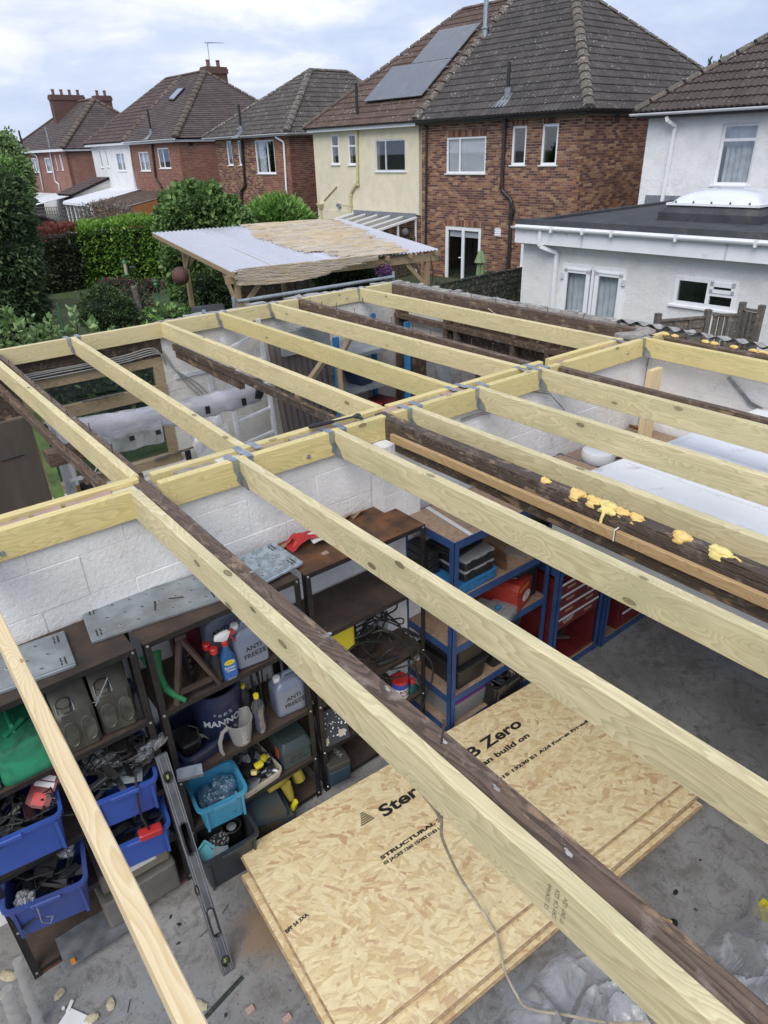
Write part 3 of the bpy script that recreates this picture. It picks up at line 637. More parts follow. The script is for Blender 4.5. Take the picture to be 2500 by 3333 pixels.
# asbestos-cement sheet edge and debris on top of right wall
cs=thing('corrugated_roof_edge','broken grey corrugated sheet edge lying along the right wall top','roof sheet',(5.62,3,2.2))
for k,(y0,y1) in enumerate(((-0.8,0.5),(0.52,1.7),(1.72,2.9),(2.92,3.6))):
 mb=MB();
 def cf_(u,v,y0=y0,y1=y1,k=k):
  y=y0+(y1-y0)*u;x=5.50+0.17*v+0.02*noise.noise(Vector((y*6,v*4,k)));z=2.285-0.03*v+0.016*math.sin(y*2*pi/0.146)+0.012*noise.noise(Vector((y*8,v*3,k+9)))
  return (x,y,z)
 mb.grid(cf_,60,5);n=len(mb.v);top=list(mb.v)
 mb.add([(a,b,c-0.008) for a,b,c in top],[tuple(reversed(f)) for f in list(mb.f)]);mb.build('sheet',M_asb,cs,True)
mb=MB()
for i in range(90):
 y=R.uniform(3.2,6.7);x=5.50+R.uniform(-0.02,0.12);s=R.uniform(0.010,0.035)
 rough_stone(mb,x,y,2.235,x+s*1.4,y+s*2.4,2.25+s*0.5,0.012)
single(mb,'mortar_rubble',M_asb,'crumbs of pale mortar strewn along the top of the back right wall','rubble',kind='stuff')
mb=MB();mb.box(5.47,3.25,2.16,5.66,6.78,2.245);single(mb,'wall_plate_bed',M_mortar,'rough mortar bed along the top of the back right wall','wall top')
# ---------------------------------------------------------------- timbers
def timber(name,label,cat,p0,p1,mat,w=JW,h=JH,top=TOP,group=None,ch=0.003,bow=0.0):
 """horizontal timber, local x along its length, origin at one end underside"""
 p0=Vector((p0[0],p0[1],top-h));p1=Vector((p1[0],p1[1],top-h));L=(p1-p0).length;d=(p1-p0).normalized()
 a=w/2;prof=[(-a+ch,0),(a-ch,0),(a,ch),(a,h-ch),(a-ch,h),(-a+ch,h),(-a,h-ch),(-a,ch)]
 nseg=max(2,int(L/0.4));sd=R.random()*99;loops=[]
 amp=0.0 if mat in (M_new,M_new2,M_led,M_pine) else 0.006
 for i in range(nseg+1):
  x=L*i/nseg;dy=bow*math.sin(pi*i/nseg)+amp*noise.noise(Vector((x*2,sd,0)));dz=amp*noise.noise(Vector((x*3,sd,5)))
  loops.append([Vector((x,-y+dy,z+dz)) for y,z in prof])
 mb=MB();mb.loft(loops);o=mb.build(name,mat,None,fixn=True)
 o.location=p0;o.rotation_euler=(0,0,math.atan2(d.y,d.x));tag(o,label,cat,group);return o
def ledger(x0,x1,yf0,slope,side,label,mat=M_led):
 y0=yf0+slope*x0;y1=yf0+slope*x1;s=JW/2*side
 return timber('wall_ledger',label,'wall plate',(x0,y0+s),(x1,y1+s),mat)
MY0,MS=3.088,-0.0085      # front face line of the middle front ledger
def ym(x): return MY0+MS*x
BY0=3.262                 # room face of back ledger
def yb(x): return BY0+MS*x
FY0,FS=6.588,0.0118
def yf(x): return FY0+FS*x
ledger(-2.4,0.862,MY0,MS,1,'leftmost wall plate on the near side of the middle wall, warm yellow')
ledger(0.985,2.405,MY0,MS,1,'near side wall plate between the old plank and the old dark beam')
ledger(2.475,4.035,MY0,MS,1,'near side wall plate with two knots right of the old dark beam')
ledger(4.10,5.245,MY0,MS,1,'near side wall plate at the right end of the middle wall')
ledger(-2.4,0.925,BY0,MS,-1,'leftmost wall plate on the far side of the middle wall')
ledger(0.995,2.50,BY0,MS,-1,'far side wall plate under the black handled bar')
ledger(2.53,3.99,BY0,MS,-1,'far side wall plate with angled end beside the broken pink bricks')
ledger(4.07,4.99,BY0,MS,-1,'short far side wall plate with a knotty end, right of the middle wall')
ledger(-2.2,2.44,FY0,FS,1,'long wall plate above the dusty workshop window',M_new)
ledger(2.49,4.02,FY0,FS,1,'wall plate at the back above the ladder',M_new)
ledger(4.07,5.36,FY0,FS,1,'wall plate at the back right corner with a round bolt',M_new)
def joistA(xr_near,xr_far,y0,y1,label,mat,group,w=JW,h=JH,top=TOP,name='ceiling_joist',bow=0.0):
 return timber(name,label,'joist',(xr_near-w/2,y0),(xr_far-w/2,y1),mat,w,h,top,group,bow=bow)
GF='new joists over the front room';GB='new joists over the back room'
joistA(0.944,0.922,yb(.93),yf(.9)+0.0,'leftmost back room joist, beside the nail studded old plank',M_new,GB)
joistA(1.550,1.632,yb(1.55),yf(1.6),'back room joist crossing in front of the plastic roll',M_new,GB)
joistA(2.508,2.483,yb(2.5),yf(2.5),'back room joist that runs above the old brown plank near the ladder',M_new,GB)
joistA(3.128,3.106,yb(3.1),yf(3.1),'back room joist over the corrugated sheets',M_led,GB)
joistA(3.811,3.722,yb(3.8),yf(3.7),'back room joist left of the old brown beam',M_new,GB)
joistA(4.975,4.920,yb(4.97),yf(4.92),'back room joist farthest right, beside the old beam on the right wall',M_new,GB)
joistA(0.132,0.125,-2.4,ym(.1),'leftmost front room joist crossing the blue crates, planed pale pine',M_pine,GF,w=0.045)
joistA(0.896,0.884,-2.4,ym(.88),'front room joist touching the long old brown plank',M_new2,GF)
joistA(1.450,1.466,-2.4,ym(1.46),'front room joist crossing the rusty shelf top and the board stack corner',M_new2,GF)
joistA(2.046,2.073,-2.4,ym(2.07),'front room joist crossing the blue racking',M_new2,GF)
joistA(2.661,2.657,-2.4,ym(2.65),'front room joist directly right of the old dark beam with foam lumps',M_new2,GF)
joistA(3.275,3.243,-2.4,ym(3.25),'front room joist behind the round lamp',M_new2,GF)
joistA(3.925,3.872,-2.4,ym(3.9),'front room joist with the swirling knots above the upright pine offcut',M_new2,GF)
joistA(5.156,5.152,-2.4,ym(5.15),'front room joist farthest right, along the right wall',M_led,GF)
timber('wall_ledger','stub of new timber past the last joist on the right wall','wall plate',(5.19,ym(5.2)+0.024),(5.42,ym(5.4)+0.024),M_led)
# old timbers
joistA(0.968,0.968,-2.4,3.30,'long old brown plank with nail holes crossing the stack of boards',M_old,None,w=0.070,h=0.15,top=2.258,name='old_joist')
joistA(0.985,0.985,3.31,6.58,'old nail studded plank beside the leftmost back room joist',M_old,None,w=0.038,h=0.16,top=2.262,name='old_joist')
joistA(2.448,2.470,-2.4,ym(2.4)+0.1,'old dark beam with lumps of yellow foam and a pine batten on its side',M_oldd,None,w=0.074,h=0.19,top=2.268,name='old_beam')
joistA(4.035,4.060,-2.4,ym(4.0)+0.06,'old dark plank between the two rightmost front room joists',M_old,None,w=0.05,h=0.12,top=2.262,name='old_joist')
joistA(3.955,4.090,yb(4)+0.0,yf(4.05),'old brown nail studded beam crossing the back room',M_old,None,w=0.055,h=0.155,top=2.272,name='old_beam')
joistA(5.44,5.44,3.3,6.70,'old beam along the top of the back right wall',M_old,None,w=0.07,h=0.17,top=2.262,name='old_beam')
joistA(5.40,5.37,-2.4,3.0,'old dark plank on the front right wall with small foam lumps',M_old,None,w=0.07,h=0.10,top=2.262,name='old_joist')
joistA(2.50,2.52,5.1,6.45,'short old brown plank hung below a joist above the plastic roll',M_old,None,w=0.05,h=0.09,top=2.05,name='old_plank')
joistA(2.45,2.47,3.3,6.4,'thin old plank running under the joist by the ladder',M_oldd,None,w=0.04,h=0.06,top=2.11,name='old_plank')
joistA(0.90,0.88,3.3,6.6,'old brown plank running below the leftmost back room joist',M_old,None,w=0.045,h=0.06,top=2.08,name='old_plank')
for p in ((0.80,4.72),): mb=MB();mb.box(0.78,4.55,1.93,1.05,4.68,2.02);single(mb,'timber_offcut',M_old,'short brown offcut nailed under the leftmost back room joist','timber')
# battens on the old dark beam
for y0,y1,l in ((-2.2,1.398,'near half of the pine batten on the side of the foam covered beam'),(1.405,2.95,'far half of the pine batten on the side of the foam covered beam')):
 timber('pine_batten',l,'batten',(2.352,y0),(2.352,y1),M_batt,0.024,0.05,2.215,'battens on the old dark beam')
# nails standing in the old timbers
def nail_at(p,l,r=0.0028,tilt=(0,0),parent=None,mat=None,nm='nail'):
 mb=MB();q=Vector((tilt[0],tilt[1],1)).normalized()
 mb.tube([Vector((0,0,-0.02)),q*l],r,6);mb.lathe([(0.0001,l-0.001),(r*2.3,l-0.001),(r*2.3,l+0.0015),(0.0001,l+0.0015)],seg=8,axis=q)
 o=mb.build(nm,mat or M_rust);o.location=p;return o
k=0
for (xx,ys,tp) in ((4.00,[3.5,3.7,3.95,4.2,4.45,4.7,5.0,5.3,5.6,5.9,6.2,6.4],2.272),(5.41,[3.5,3.9,4.3,4.7,5.0,5.35,5.7,6.0,6.35],2.262),(0.965,[3.7,4.1,4.5,4.9,5.3,5.7,6.1],2.262)):
 for y in ys:
  nx=xx+(0.04*(y-3.3)/3.3 if xx==4.00 else 0)+R.uniform(-.01,.01)
  o=nail_at((nx,y,tp),R.uniform(0.03,0.06),tilt=(R.uniform(-.3,.3),R.uniform(-.3,.3)))
  lab={4.00:'rusty nail standing up from the old brown beam in the back room',5.41:'rusty nail standing in the old beam on the back right wall',0.965:'rusty nail standing in the old plank beside the leftmost back joist'}[xx]
  ORD=['nearest','second nearest','third nearest','fourth nearest','fifth nearest','sixth nearest','seventh nearest','eighth nearest','ninth nearest','tenth nearest','eleventh nearest','farthest'];lab=ORD[ys.index(y)]+{4.00:' rusty nail in the old brown back room beam',5.41:' rusty nail in the back right wall beam',0.965:' rusty nail in the plank beside the leftmost joist'}[xx];tag(o,lab,'nail',{4.00:'nails in the old brown beam',5.41:'nails in the back right beam',0.965:'nails in the left old plank'}[xx])
for (y,l,lb) in ((2.05,0.03,'shiny bolt head up in the old plank near the middle wall'),(1.52,0.05,'shiny screw standing in the old brown plank above the shelves')):
 o=nail_at((0.93,y,2.258),l,0.0035,(0.1,0.1),mat=M_bolt,nm='screw');tag(o,lb,'screw')
o=nail_at((0.925,0.98,2.258),0.07,0.0035,(0.35,0.15));
tag(o,'rusty nail sticking out of the old plank over the bare floor','nail')
# putty splats and nail holes
def blob(mb,c,r,h,seed,flat=0.5,n=14,m=6):
 c=Vector(c);vs=[]
 for j in range(m+1):
  ph=pi*j/m
  for i in range(n):
   th=2*pi*i/n;d=Vector((math.sin(ph)*math.cos(th),math.sin(ph)*math.sin(th),math.cos(ph)))
   k=1+0.35*noise.noise(d*1.7+Vector((seed,0,0)))+0.18*noise.noise(d*5+Vector((seed,3,0)))
   vs.append(c+Vector((d.x*r[0]*k,d.y*r[1]*k,d.z*h*k)))
 mb.add(vs,[(j*n+i,j*n+(i+1)%n,(j+1)*n+(i+1)%n,(j+1)*n+i) for j in range(m) for i in range(n)])
for i,(x,y) in enumerate(((0.94,0.98),(0.935,0.78),(0.95,1.24),(0.93,0.55))):
 mb=MB();blob(mb,(0,0,0),(0.006,0.010),0.0012,i*3.1);blob(mb,(.004,.012,0),(0.003,0.006),0.001,i*2.1+4);o=mb.build('putty_splat',M_asb,None,True);o.location=(x,y,2.2595);tag(o,['second','third','farthest','nearest'][i]+' small splat of pale putty on the long old brown plank','splat','putty splats on the old plank')
# foam lumps
foam=[((1788,1562),1.0),((1908,1598),1.5),((1950,1625),1.4),((1995,1645),1.6),((2042,1662),1.2),((2088,1680),1.2),((2232,1742),1.4),((2350,1795),1.5)]
fl=['smallest foam lump farthest up the old dark beam','tall foam lump, second along the old dark beam','foam lump third along the old dark beam','foam lump with a long drip over the batten','curled foam lump right of the dripping one','foam lump fifth from the beam end by the wall, right of the curled one','flat foam lump alone on the old dark beam','pale foam lump with a stringy tail, nearest the frame edge']
for i,((px_,py_),s) in enumerate(foam):
 p=on_z(px_,py_,2.27);mb=MB();sd=i*7.7
 blob(mb,(0,0,0),(0.021*s,0.026*s),0.012*s,sd,n=20,m=10);blob(mb,(-0.016*s,0.004,-0.010),(0.012*s,0.020*s),0.012*s,sd+3,n=16,m=8)
 blob(mb,(0.006,0.018*s,0.004),(0.014*s,0.016*s),0.010*s,sd+5,n=14,m=7)
 if i==3: mb.tube([(-0.036,0.0,-0.01),(-0.058,-0.004,-0.035),(-0.064,-0.003,-0.085)],[0.010,0.007,0.006],8);blob(mb,(-0.03,-0.035,-0.006),(0.016,0.02),0.012,9.0)
 if i==7: mb.tube([(-0.01,-0.03,0),(0.0,-0.06,0.004),(-0.01,-0.085,0.001)],[0.008,0.004,0.005],8)
 o=mb.build('foam_lump',M_foamy if i in(3,7) else M_foam,None,True);o.location=(min(max(p.x,2.375),2.42),p.y,2.270);tag(o,fl[i],'foam','foam lumps on the old dark beam')
for i,(px_,py_) in enumerate(((2170,1088),(2195,1095),(2297,1112),(2328,1118),(2390,1130),(2452,1142),(2485,1148))):
 p=on_z(px_,py_,2.27);mb=MB();blob(mb,(0,0,0),(0.022,0.034),0.014,i*5.1,n=16,m=8);o=mb.build('foam_lump',M_foam,None,True);o.location=(5.37,p.y,2.272)
 tag(o,['foam lump nearest the block end on the right wall','second foam lump from the wall end on the right wall plank','third foam lump on the right wall plank, left of a pair','fourth foam lump on the right wall plank','lone foam lump on the right wall plank','foam lump sixth along the right wall plank','foam lump nearest the frame edge on the right wall plank'][i],'foam','foam lumps on the right wall')
mb=MB();mb.tube([(2.338,1.404,2.168),(2.336,1.404,2.222),(2.366,1.404,2.224)],0.0035,6);single(mb,'cord',M_paper,'thin white cord tied round the joint of the pine battens','cord')
# ---------------------------------------------------------------- joist hangers
def make_hanger():
 r=local_thing('joist_hanger','','joist hanger',(0,0,0))
 # local: y=0 ledger face, joist goes to -y ;x=0 joist centre ;z=0 ledger top
 for s in (-1,1):
  a=s*(JW/2+0.0015)
  mb=MB();x0,x1=sorted((a,a+s*0.040))
  mb.box(x0,-0.002,0.0012,x1,0.105,0.0030);mb.xf(lambda v,s=s:Vector((v.x+s*0.10*max(v.y,0)*0.5,v.y,v.z+0.0012*math.sin(v.y*40))));mb.build('strap',M_galv,r)
  mb=MB();
  poly=[(a,0,0.001),(a+s*0.036,0,0.001),(a+s*0.036,0,-0.055),(a+s*0.020,0,-0.085),(a+s*0.026,0,-0.115),(a,0,-0.150)]
  mb.prism([Vector((x,-0.0015,z)) for x,_,z in poly],(0,-0.0015,0));mb.build('flange',M_galv,r)
  mb=MB();poly=[(-0.003,-0.06),(-0.02,-0.075),(-0.055,-0.10),(-0.072,-0.147),(-0.003,-0.149)]
  mb.prism([Vector((a,y,z)) for y,z in poly],(s*0.0015,0,0));mb.build('cheek',M_galv,r)
  mb=MB()
  for (xx,zz) in ((0.012,-0.02),(0.026,-0.035),(0.010,-0.09),(0.013,-0.12)): mb.lathe([(0.0001,0),(0.0035,0),(0.0035,0.002),(0.0001,0.003)],(a+s*xx,-0.003,zz),8,(0,-1,0))
  for (xx,yy) in ((0.012,0.02),(0.026,0.03),(0.018,0.07)): mb.lathe([(0.0001,0),(0.003,0),(0.003,0.0015),(0.0001,0.002)],(a+s*(xx+yy*0.05),yy,0.003),8)
  mb.build('nail_head',M_bolt,r)
 mb=MB();mb.box(-JW/2-0.002,-0.072,-0.151,JW/2+0.002,-0.002,-0.1492);mb.build('seat',M_galv,r)
 return r
hg=make_hanger();first=True
hl=[(1.44,ym(1.44),0,'front','on the near side of the wall, second joist from the left'),(2.05,ym(2.05),0,'front','next to the black handled bar, near side of the wall'),(2.634,ym(2.63),0,'front','near side, joist just right of the old dark beam'),
(3.222,ym(3.22),0,'front','near side, above the clipped cable on the white wall'),(3.85,ym(3.85),0,'front','near side, just left of the old dark plank'),(5.13,ym(5.13),0,'front','near side, at the right end of the wall'),
(1.53,yb(1.53),pi,'back','on the far side of the wall facing the plastic roll joist'),(3.10,yb(3.1),pi,'back','on the far side of the wall, left one of the close pair'),(3.785,yb(3.78),pi,'back','on the far side of the wall, by the broken bricks'),(4.95,yb(4.95),pi,'back','on the far side of the wall by the white mortar lump'),
(1.61,yf(1.6),0,'far','back wall hanger nearest the leafy shrub'),(3.085,yf(3.08),0,'far','back wall hanger in front of the barbecue'),(3.70,yf(3.7),0,'far','back wall hanger below the scaffold tube end'),(4.90,yf(4.9),0,'far','rightmost hanger on the back wall')]
for x,y,rz,g,l in hl:
 o=hg if first else copy_tree(hg);first=False
 o.location=(x,y,TOP);o.rotation_euler=(0,0,rz);tag(o,'galvanised joist hanger '+l,None,'joist hangers')
# ledger bolts
for i,(p,l) in enumerate((((-0.0+0.26,ym(0.2)-0.001,2.165),'at the left frame edge'),((1.83,ym(1.8)-0.001,2.215),'between the second and third joists'),((4.87,ym(4.9)-0.001,2.205),'near the right end of the middle wall'),((4.68,yf(4.7)-0.001,2.20),'on the back wall plate'))):
 if i==0: q=on_y(8,1802,ym(0.1));p=(q.x,q.y,q.z)
 if i==1: q=on_y(1004,1487,ym(1.8));p=(q.x,q.y,q.z)
 mb=MB();mb.lathe([(0.0001,0),(0.013,0),(0.013,0.002),(0.0001,0.002)],seg=18,axis=(0,-1,0));mb.lathe([(0.0001,0.002),(0.008,0.002),(0.008,0.008),(0.0001,0.008)],seg=6,axis=(0,-1,0));mb.lathe([(0.0001,0.008),(0.0045,0.008),(0.0045,0.016),(0.0001,0.016)],seg=10,axis=(0,-1,0))
 o=mb.build('bolt',M_bolt);o.location=p;tag(o,'zinc bolt and washer in the wall plate '+l,'bolt','bolts through the wall plates')
# printed grading stamp on the long joist
st=bpy.data.objects.get('ceiling_joist.007')
for o in bpy.data.objects:
 if o.get('label','').startswith('front room joist touching'): st=o
for i,s in enumerate(('CE 1224/Helo','DRY C16 1224','FT DRY 1224')):
 q=on_x(1783+i*26,2965+i*22,0.849);loc=st.matrix_world.inverted()
 ang=st.rotation_euler.z;lx=(Vector((q.x,q.y,0))-Vector((st.location.x,st.location.y,0))).dot(Vector((math.cos(ang),math.sin(ang),0)))
 M4=Matrix(((0,1,0,lx),(0,0,1,JW/2+0.0008),(1,0,0,0.075+0.0*i),(0,0,0,1)))
 text_obj(s,0.016,M_ink,st,M4,off=-0.0002)
# the wrench / bar lying on the wall
rt=thing('ratchet_bar','black handled ratchet bar lying across the far wall plate','tool',(1.9,3.2,2.283))
a=on_z(1005,1390,2.30);b=on_z(1145,1358,2.30);d=(b-a).normalized()
mb=MB();mb.tube([a,a+d*0.02,a+d*0.14,a+d*0.165],[0.010,0.013,0.012,0.008],12);mb.build('handle',M_blkpl,rt,True)
mb=MB();mb.tube([a+d*0.16,a+d*0.30],0.0065,10);mb.build('shaft',M_dgrey,rt,True)
mb=MB();e=a+d*0.30;mb.tube([e-d*0.005,e+d*0.02,e+d*0.04],[0.010,0.018,0.012],12);mb.bar(e+d*0.02+Vector((0,0.004,0)),e+d*0.03+Vector((-0.01,-0.045,-0.004)),0.016,0.014);mb.build('head',M_dgrey,rt,True)
# upright offcut, steel strap, copper pipe, wires in the front right room
timb=MB();timb.box(-0.075,-0.022,0,0.075,0.022,0.62);timb.xf(lambda v:Vector((v.z,v.x,v.y)))
p=on_y(2085,1420,2.55);o=timb.build('pine_offcut',M_pine);o.rotation_euler=(0,-pi/2,0);o.location=(4.93,2.82,1.49);o.rotation_euler=(0,-pi/2,pi/2);tag(o,'upright pine offcut standing under the knotted front room joist','timber')
mb=MB();a=on_x(2370,1228,5.26);b=on_x(2440,1310,5.26);mb.bar(a,b,0.03,0.004,up=(1,0,0));mb.bar(b+Vector((-.004,0.01,0)),b+Vector((0.0,-0.10,-0.03)),0.03,0.004,up=(1,0,0));single(mb,'steel_strap',M_galv,'bent punched steel strap hanging on the right white wall','strap')
mb=MB();mb.tube([on_y(1660,1295,3.10),on_y(1700,1280,3.09),on_y(1740,1275,3.09),on_y(1790,1282,3.08),on_y(1820,1315,3.07),on_y(1838,1335,3.09)],0.004,6);single(mb,'wall_cable',M_gcab,'thin cable looping along the white wall under the front joists','cable')
mb=MB();mb.tube([on_y(1500,1365,3.10),on_y(1540,1350,3.09),on_y(1600,1338,3.09)],0.004,6);mb.tube([on_y(1500,1372,3.10),on_y(1560,1352,3.09),on_y(1600,1345,3.09)],0.003,6);single(mb,'wall_cable',M_gcab,'pair of short grey cables clipped just below the near wall plate','cable')
mb=MB();mb.box(5.28,1.42,1.5,5.36,1.60,2.12);single(mb,'timber_post',M_old,'short old post standing in the gap of the right wall','post')
mb=MB();mb.box(5.29,-2.4,1.62,5.35,1.40,1.76);single(mb,'timber_rail',M_grey,'grey timber rail in the gap of the right wall','rail')
mb=MB();mb.grid(lambda u,v:(5.27+0.02*math.sin(u*9),1.28+0.12*u,1.62+0.40*v+0.03*noise.noise(Vector((u*3,v*3,0)))),6,8);single(mb,'plastic_scrap',M_wpaint,'torn white plastic hanging beside the post on the right','plastic')
# open garage door: white boards lying level above the racking
gd=thing('garage_door','white boarded garage door raised level under the front joists','garage door',(4,1,1.86))
for k in range(9):
 x0=2.86+k*0.265;mb=MB();f_=lambda x:2.205-.079*(x-3.43);mb.prism([(x0,-2.2,1.872),(x0+.261,-2.2,1.872),(x0+.261,f_(x0+.261),1.872),(x0,f_(x0),1.872)],(0,0,.02));mb.build('board',M_wpaint,gd)
mb=MB();mb.box(2.86,-2.2,1.862,5.22,2.05,1.870);mb.build('backing',M_upvcd,gd)
mb=MB();mb.bar((2.86,2.272,1.880),(5.22,2.085,1.880),0.045,0.032);mb.build('edge_rail',M_wpaint,gd)
mb=MB();mb.bar((2.685,1.975,1.875),(2.69,-2.2,1.875),0.035,0.075);mb.build('side_rail',M_upvcd,gd,label='pale side rail left of the old dark beam')
# ================================================================ HOUSES (frame F: X away from the gardens, Y along the terrace)
OFF=19.5;EZ=4.47
CUB=MB();CUB.box(-.5,-.5,-.5,.5,.5,.5)
def unitmesh(name,mat):
 o=CUB.build(name,mat);m=o.data;bpy.data.objects.remove(o);return m
def wallpanel(root,name,ax,off,u0,u1,z0,z1,ops,mat,th=0.22,side=1,label=None):
 """ax 'f': facade facing -X at X=off, u runs along Y. ax 's': side wall facing -Y at Y=off, u runs along X."""
 mb=MB()
 for (a,b,c,d) in clip_open(u0,u1,z0,z1,ops):
  if ax=='f': mb.box(off,a,c,off+th,b,d)
  else: mb.box(a,off,c,b,off+th,d)
 return mb.build(name,mat,root,label=label)
def brick_face(root,ax,off,u0,u1,z0,z1,ops,me,mat,nobj=300,near=None,bw=0.225,bh=0.075,proud=0.009,soldiers=()):
 """stretcher bond bricks standing proud of the mortar;the nearest ones are parts, the rest one joined part"""
 cells=[];r=0;z=z0
 allops=list(ops)+[(a,b,c,d) for (a,b,c,d) in soldiers]
 while z<z1-0.03:
  u=u0-(bw/2 if r%2 else 0)
  while u<u1:
   a=max(u,u0);b=min(u+bw,u1)
   if b-a>0.03:
    for (p,q,s,t) in clip_open(a,b-0.013,z,min(z+bh-0.014,z1),allops): cells.append((p,q,s,t))
   u+=bw
  z+=bh;r+=1
 for (a,b,c,d) in soldiers:
  u=a
  while u<b-0.03: cells.append((u,u+0.065,c,d-0.008));u+=0.075
 near=near if near is not None else ((u0),(z1))
 cells.sort(key=lambda c:abs(c[0]-near[0])*1.0+abs(c[2]-near[1]))
 og=OR[root.name];rest=MB()
 for i,(a,b,c,d) in enumerate(cells):
  k=0.0015*R.uniform(-1,1);p=proud+k
  if i<nobj:
   o=link('brick',me,root);uc=(a+b)/2;zc=(c+d)/2
   if ax=='f': o.location=Vector((off-p/2+0.003,uc,zc))-og;o.scale=(p+0.006,b-a,d-c)
   else: o.location=Vector((uc,off-p/2+0.003,zc))-og;o.scale=(b-a,p+0.006,d-c)
  else:
   n=len(rest.v)
   if ax=='f': x0,x1=off-p,off+0.002;vs=[(x1,a,c),(x1,b,c),(x1,b,d),(x1,a,d),(x0,a,c),(x0,b,c),(x0,b,d),(x0,a,d)]
   else: y0,y1=off-p,off+0.002;vs=[(a,y1,c),(b,y1,c),(b,y1,d),(a,y1,d),(a,y0,c),(b,y0,c),(b,y0,d),(a,y0,d)]
   rest.add(vs,[(4,5,6,7),(0,1,5,4),(1,2,6,5),(2,3,7,6),(3,0,4,7)])
 if rest.f:
  o=rest.build('brickwork',mat,root,fixn=False);o['kind']='stuff'
def xform(ax,off,u,d,z):   # d = distance out of the wall
 return (off-d,u,z) if ax=='f' else (u,off-d,z)
def window(root,ax,off,u0,u1,z0,z1,bars=(),hbars=(),fr=0.055,sill=True,mat=None,inset=0.02,curtain=None,name='window',sillmat=None,label=None,recess=0.06,handle=False):
 """frame with sub-parts: panes, sill, curtain"""
 mat=mat or M_upvc;D0=-recess+0.0;t=0.05
 def bx(mb,a,b,c,d,f0,f1):
  p=xform(ax,off,a,f0,c);q=xform(ax,off,b,f1,d)
  mb.box(min(p[0],q[0]),min(p[1],q[1]),min(p[2],q[2]),max(p[0],q[0]),max(p[1],q[1]),max(p[2],q[2]))
 F=MB();f0=D0;f1=D0+t
 bx(F,u0,u1,z0,z0+fr,f0,f1);bx(F,u0,u1,z1-fr,z1,f0,f1);bx(F,u0,u0+fr,z0+fr,z1-fr,f0,f1);bx(F,u1-fr,u1,z0+fr,z1-fr,f0,f1)
 us=[u0+fr];
 for b in bars:
  ub=u0+(u1-u0)*b;bx(F,ub-fr*0.45,ub+fr*0.45,z0+fr,z1-fr,f0,f1+0.004);
 for (b,ua,ub_) in hbars:
  zb=z0+(z1-z0)*b;bx(F,u0+(u1-u0)*ua+(fr if ua==0 else fr*.45),u0+(u1-u0)*ub_-(fr if ub_==1 else fr*.45),zb-fr*0.5,zb+fr*0.5,f0,f1+0.003)
 W_=F.build(name,mat,root,label=label)
 P=MB();bx(P,u0+fr*0.5,u1-fr*0.5,z0+fr*0.5,z1-fr*0.5,D0+0.020,D0+0.026);P.build('pane',M_glass,W_)
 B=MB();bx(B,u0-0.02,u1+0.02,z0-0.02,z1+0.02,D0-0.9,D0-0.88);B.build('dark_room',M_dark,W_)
 if sill:
  S=MB();bx(S,u0-0.06,u1+0.06,z0-0.035,z0-0.001,D0+0.0,0.055);S.build('sill',sillmat or M_upvc,W_)
 if curtain:
  c0,c1,mt,fold=curtain
  K=MB();a=u0+(u1-u0)*c0;b=u0+(u1-u0)*c1
  n=max(8,int((b-a)/0.02));vs=[]
  for i in range(n+1):
   u=a+(b-a)*i/n;dd=-0.05*0+0.025*math.sin(i*fold)+0.008*math.sin(i*fold*2.3+1)
   for z in (z0+0.02,z1-0.02): vs.append(xform(ax,off,u,D0-0.10+dd,z))
  K.add(vs,[(2*i,2*i+2,2*i+3,2*i+1) for i in range(n)]);K.build('curtain',mt,W_,True,fixn=False)
 return W_
def blinds(W_,ax,off,u0,u1,z0,z1,recess=0.06):
 B=MB();n=int((z1-z0)/0.032)
 for i in range(n):
  z=z0+(i+0.5)*(z1-z0)/n;p=[xform(ax,off,u0,-recess-0.03,z-0.011),xform(ax,off,u1,-recess-0.03,z-0.011),xform(ax,off,u1,-recess-0.045,z+0.013),xform(ax,off,u0,-recess-0.045,z+0.013)]
  B.add(p,[(0,1,2,3)])
 o=B.build('blind',M_blind,W_,fixn=False);o['kind']='stuff'
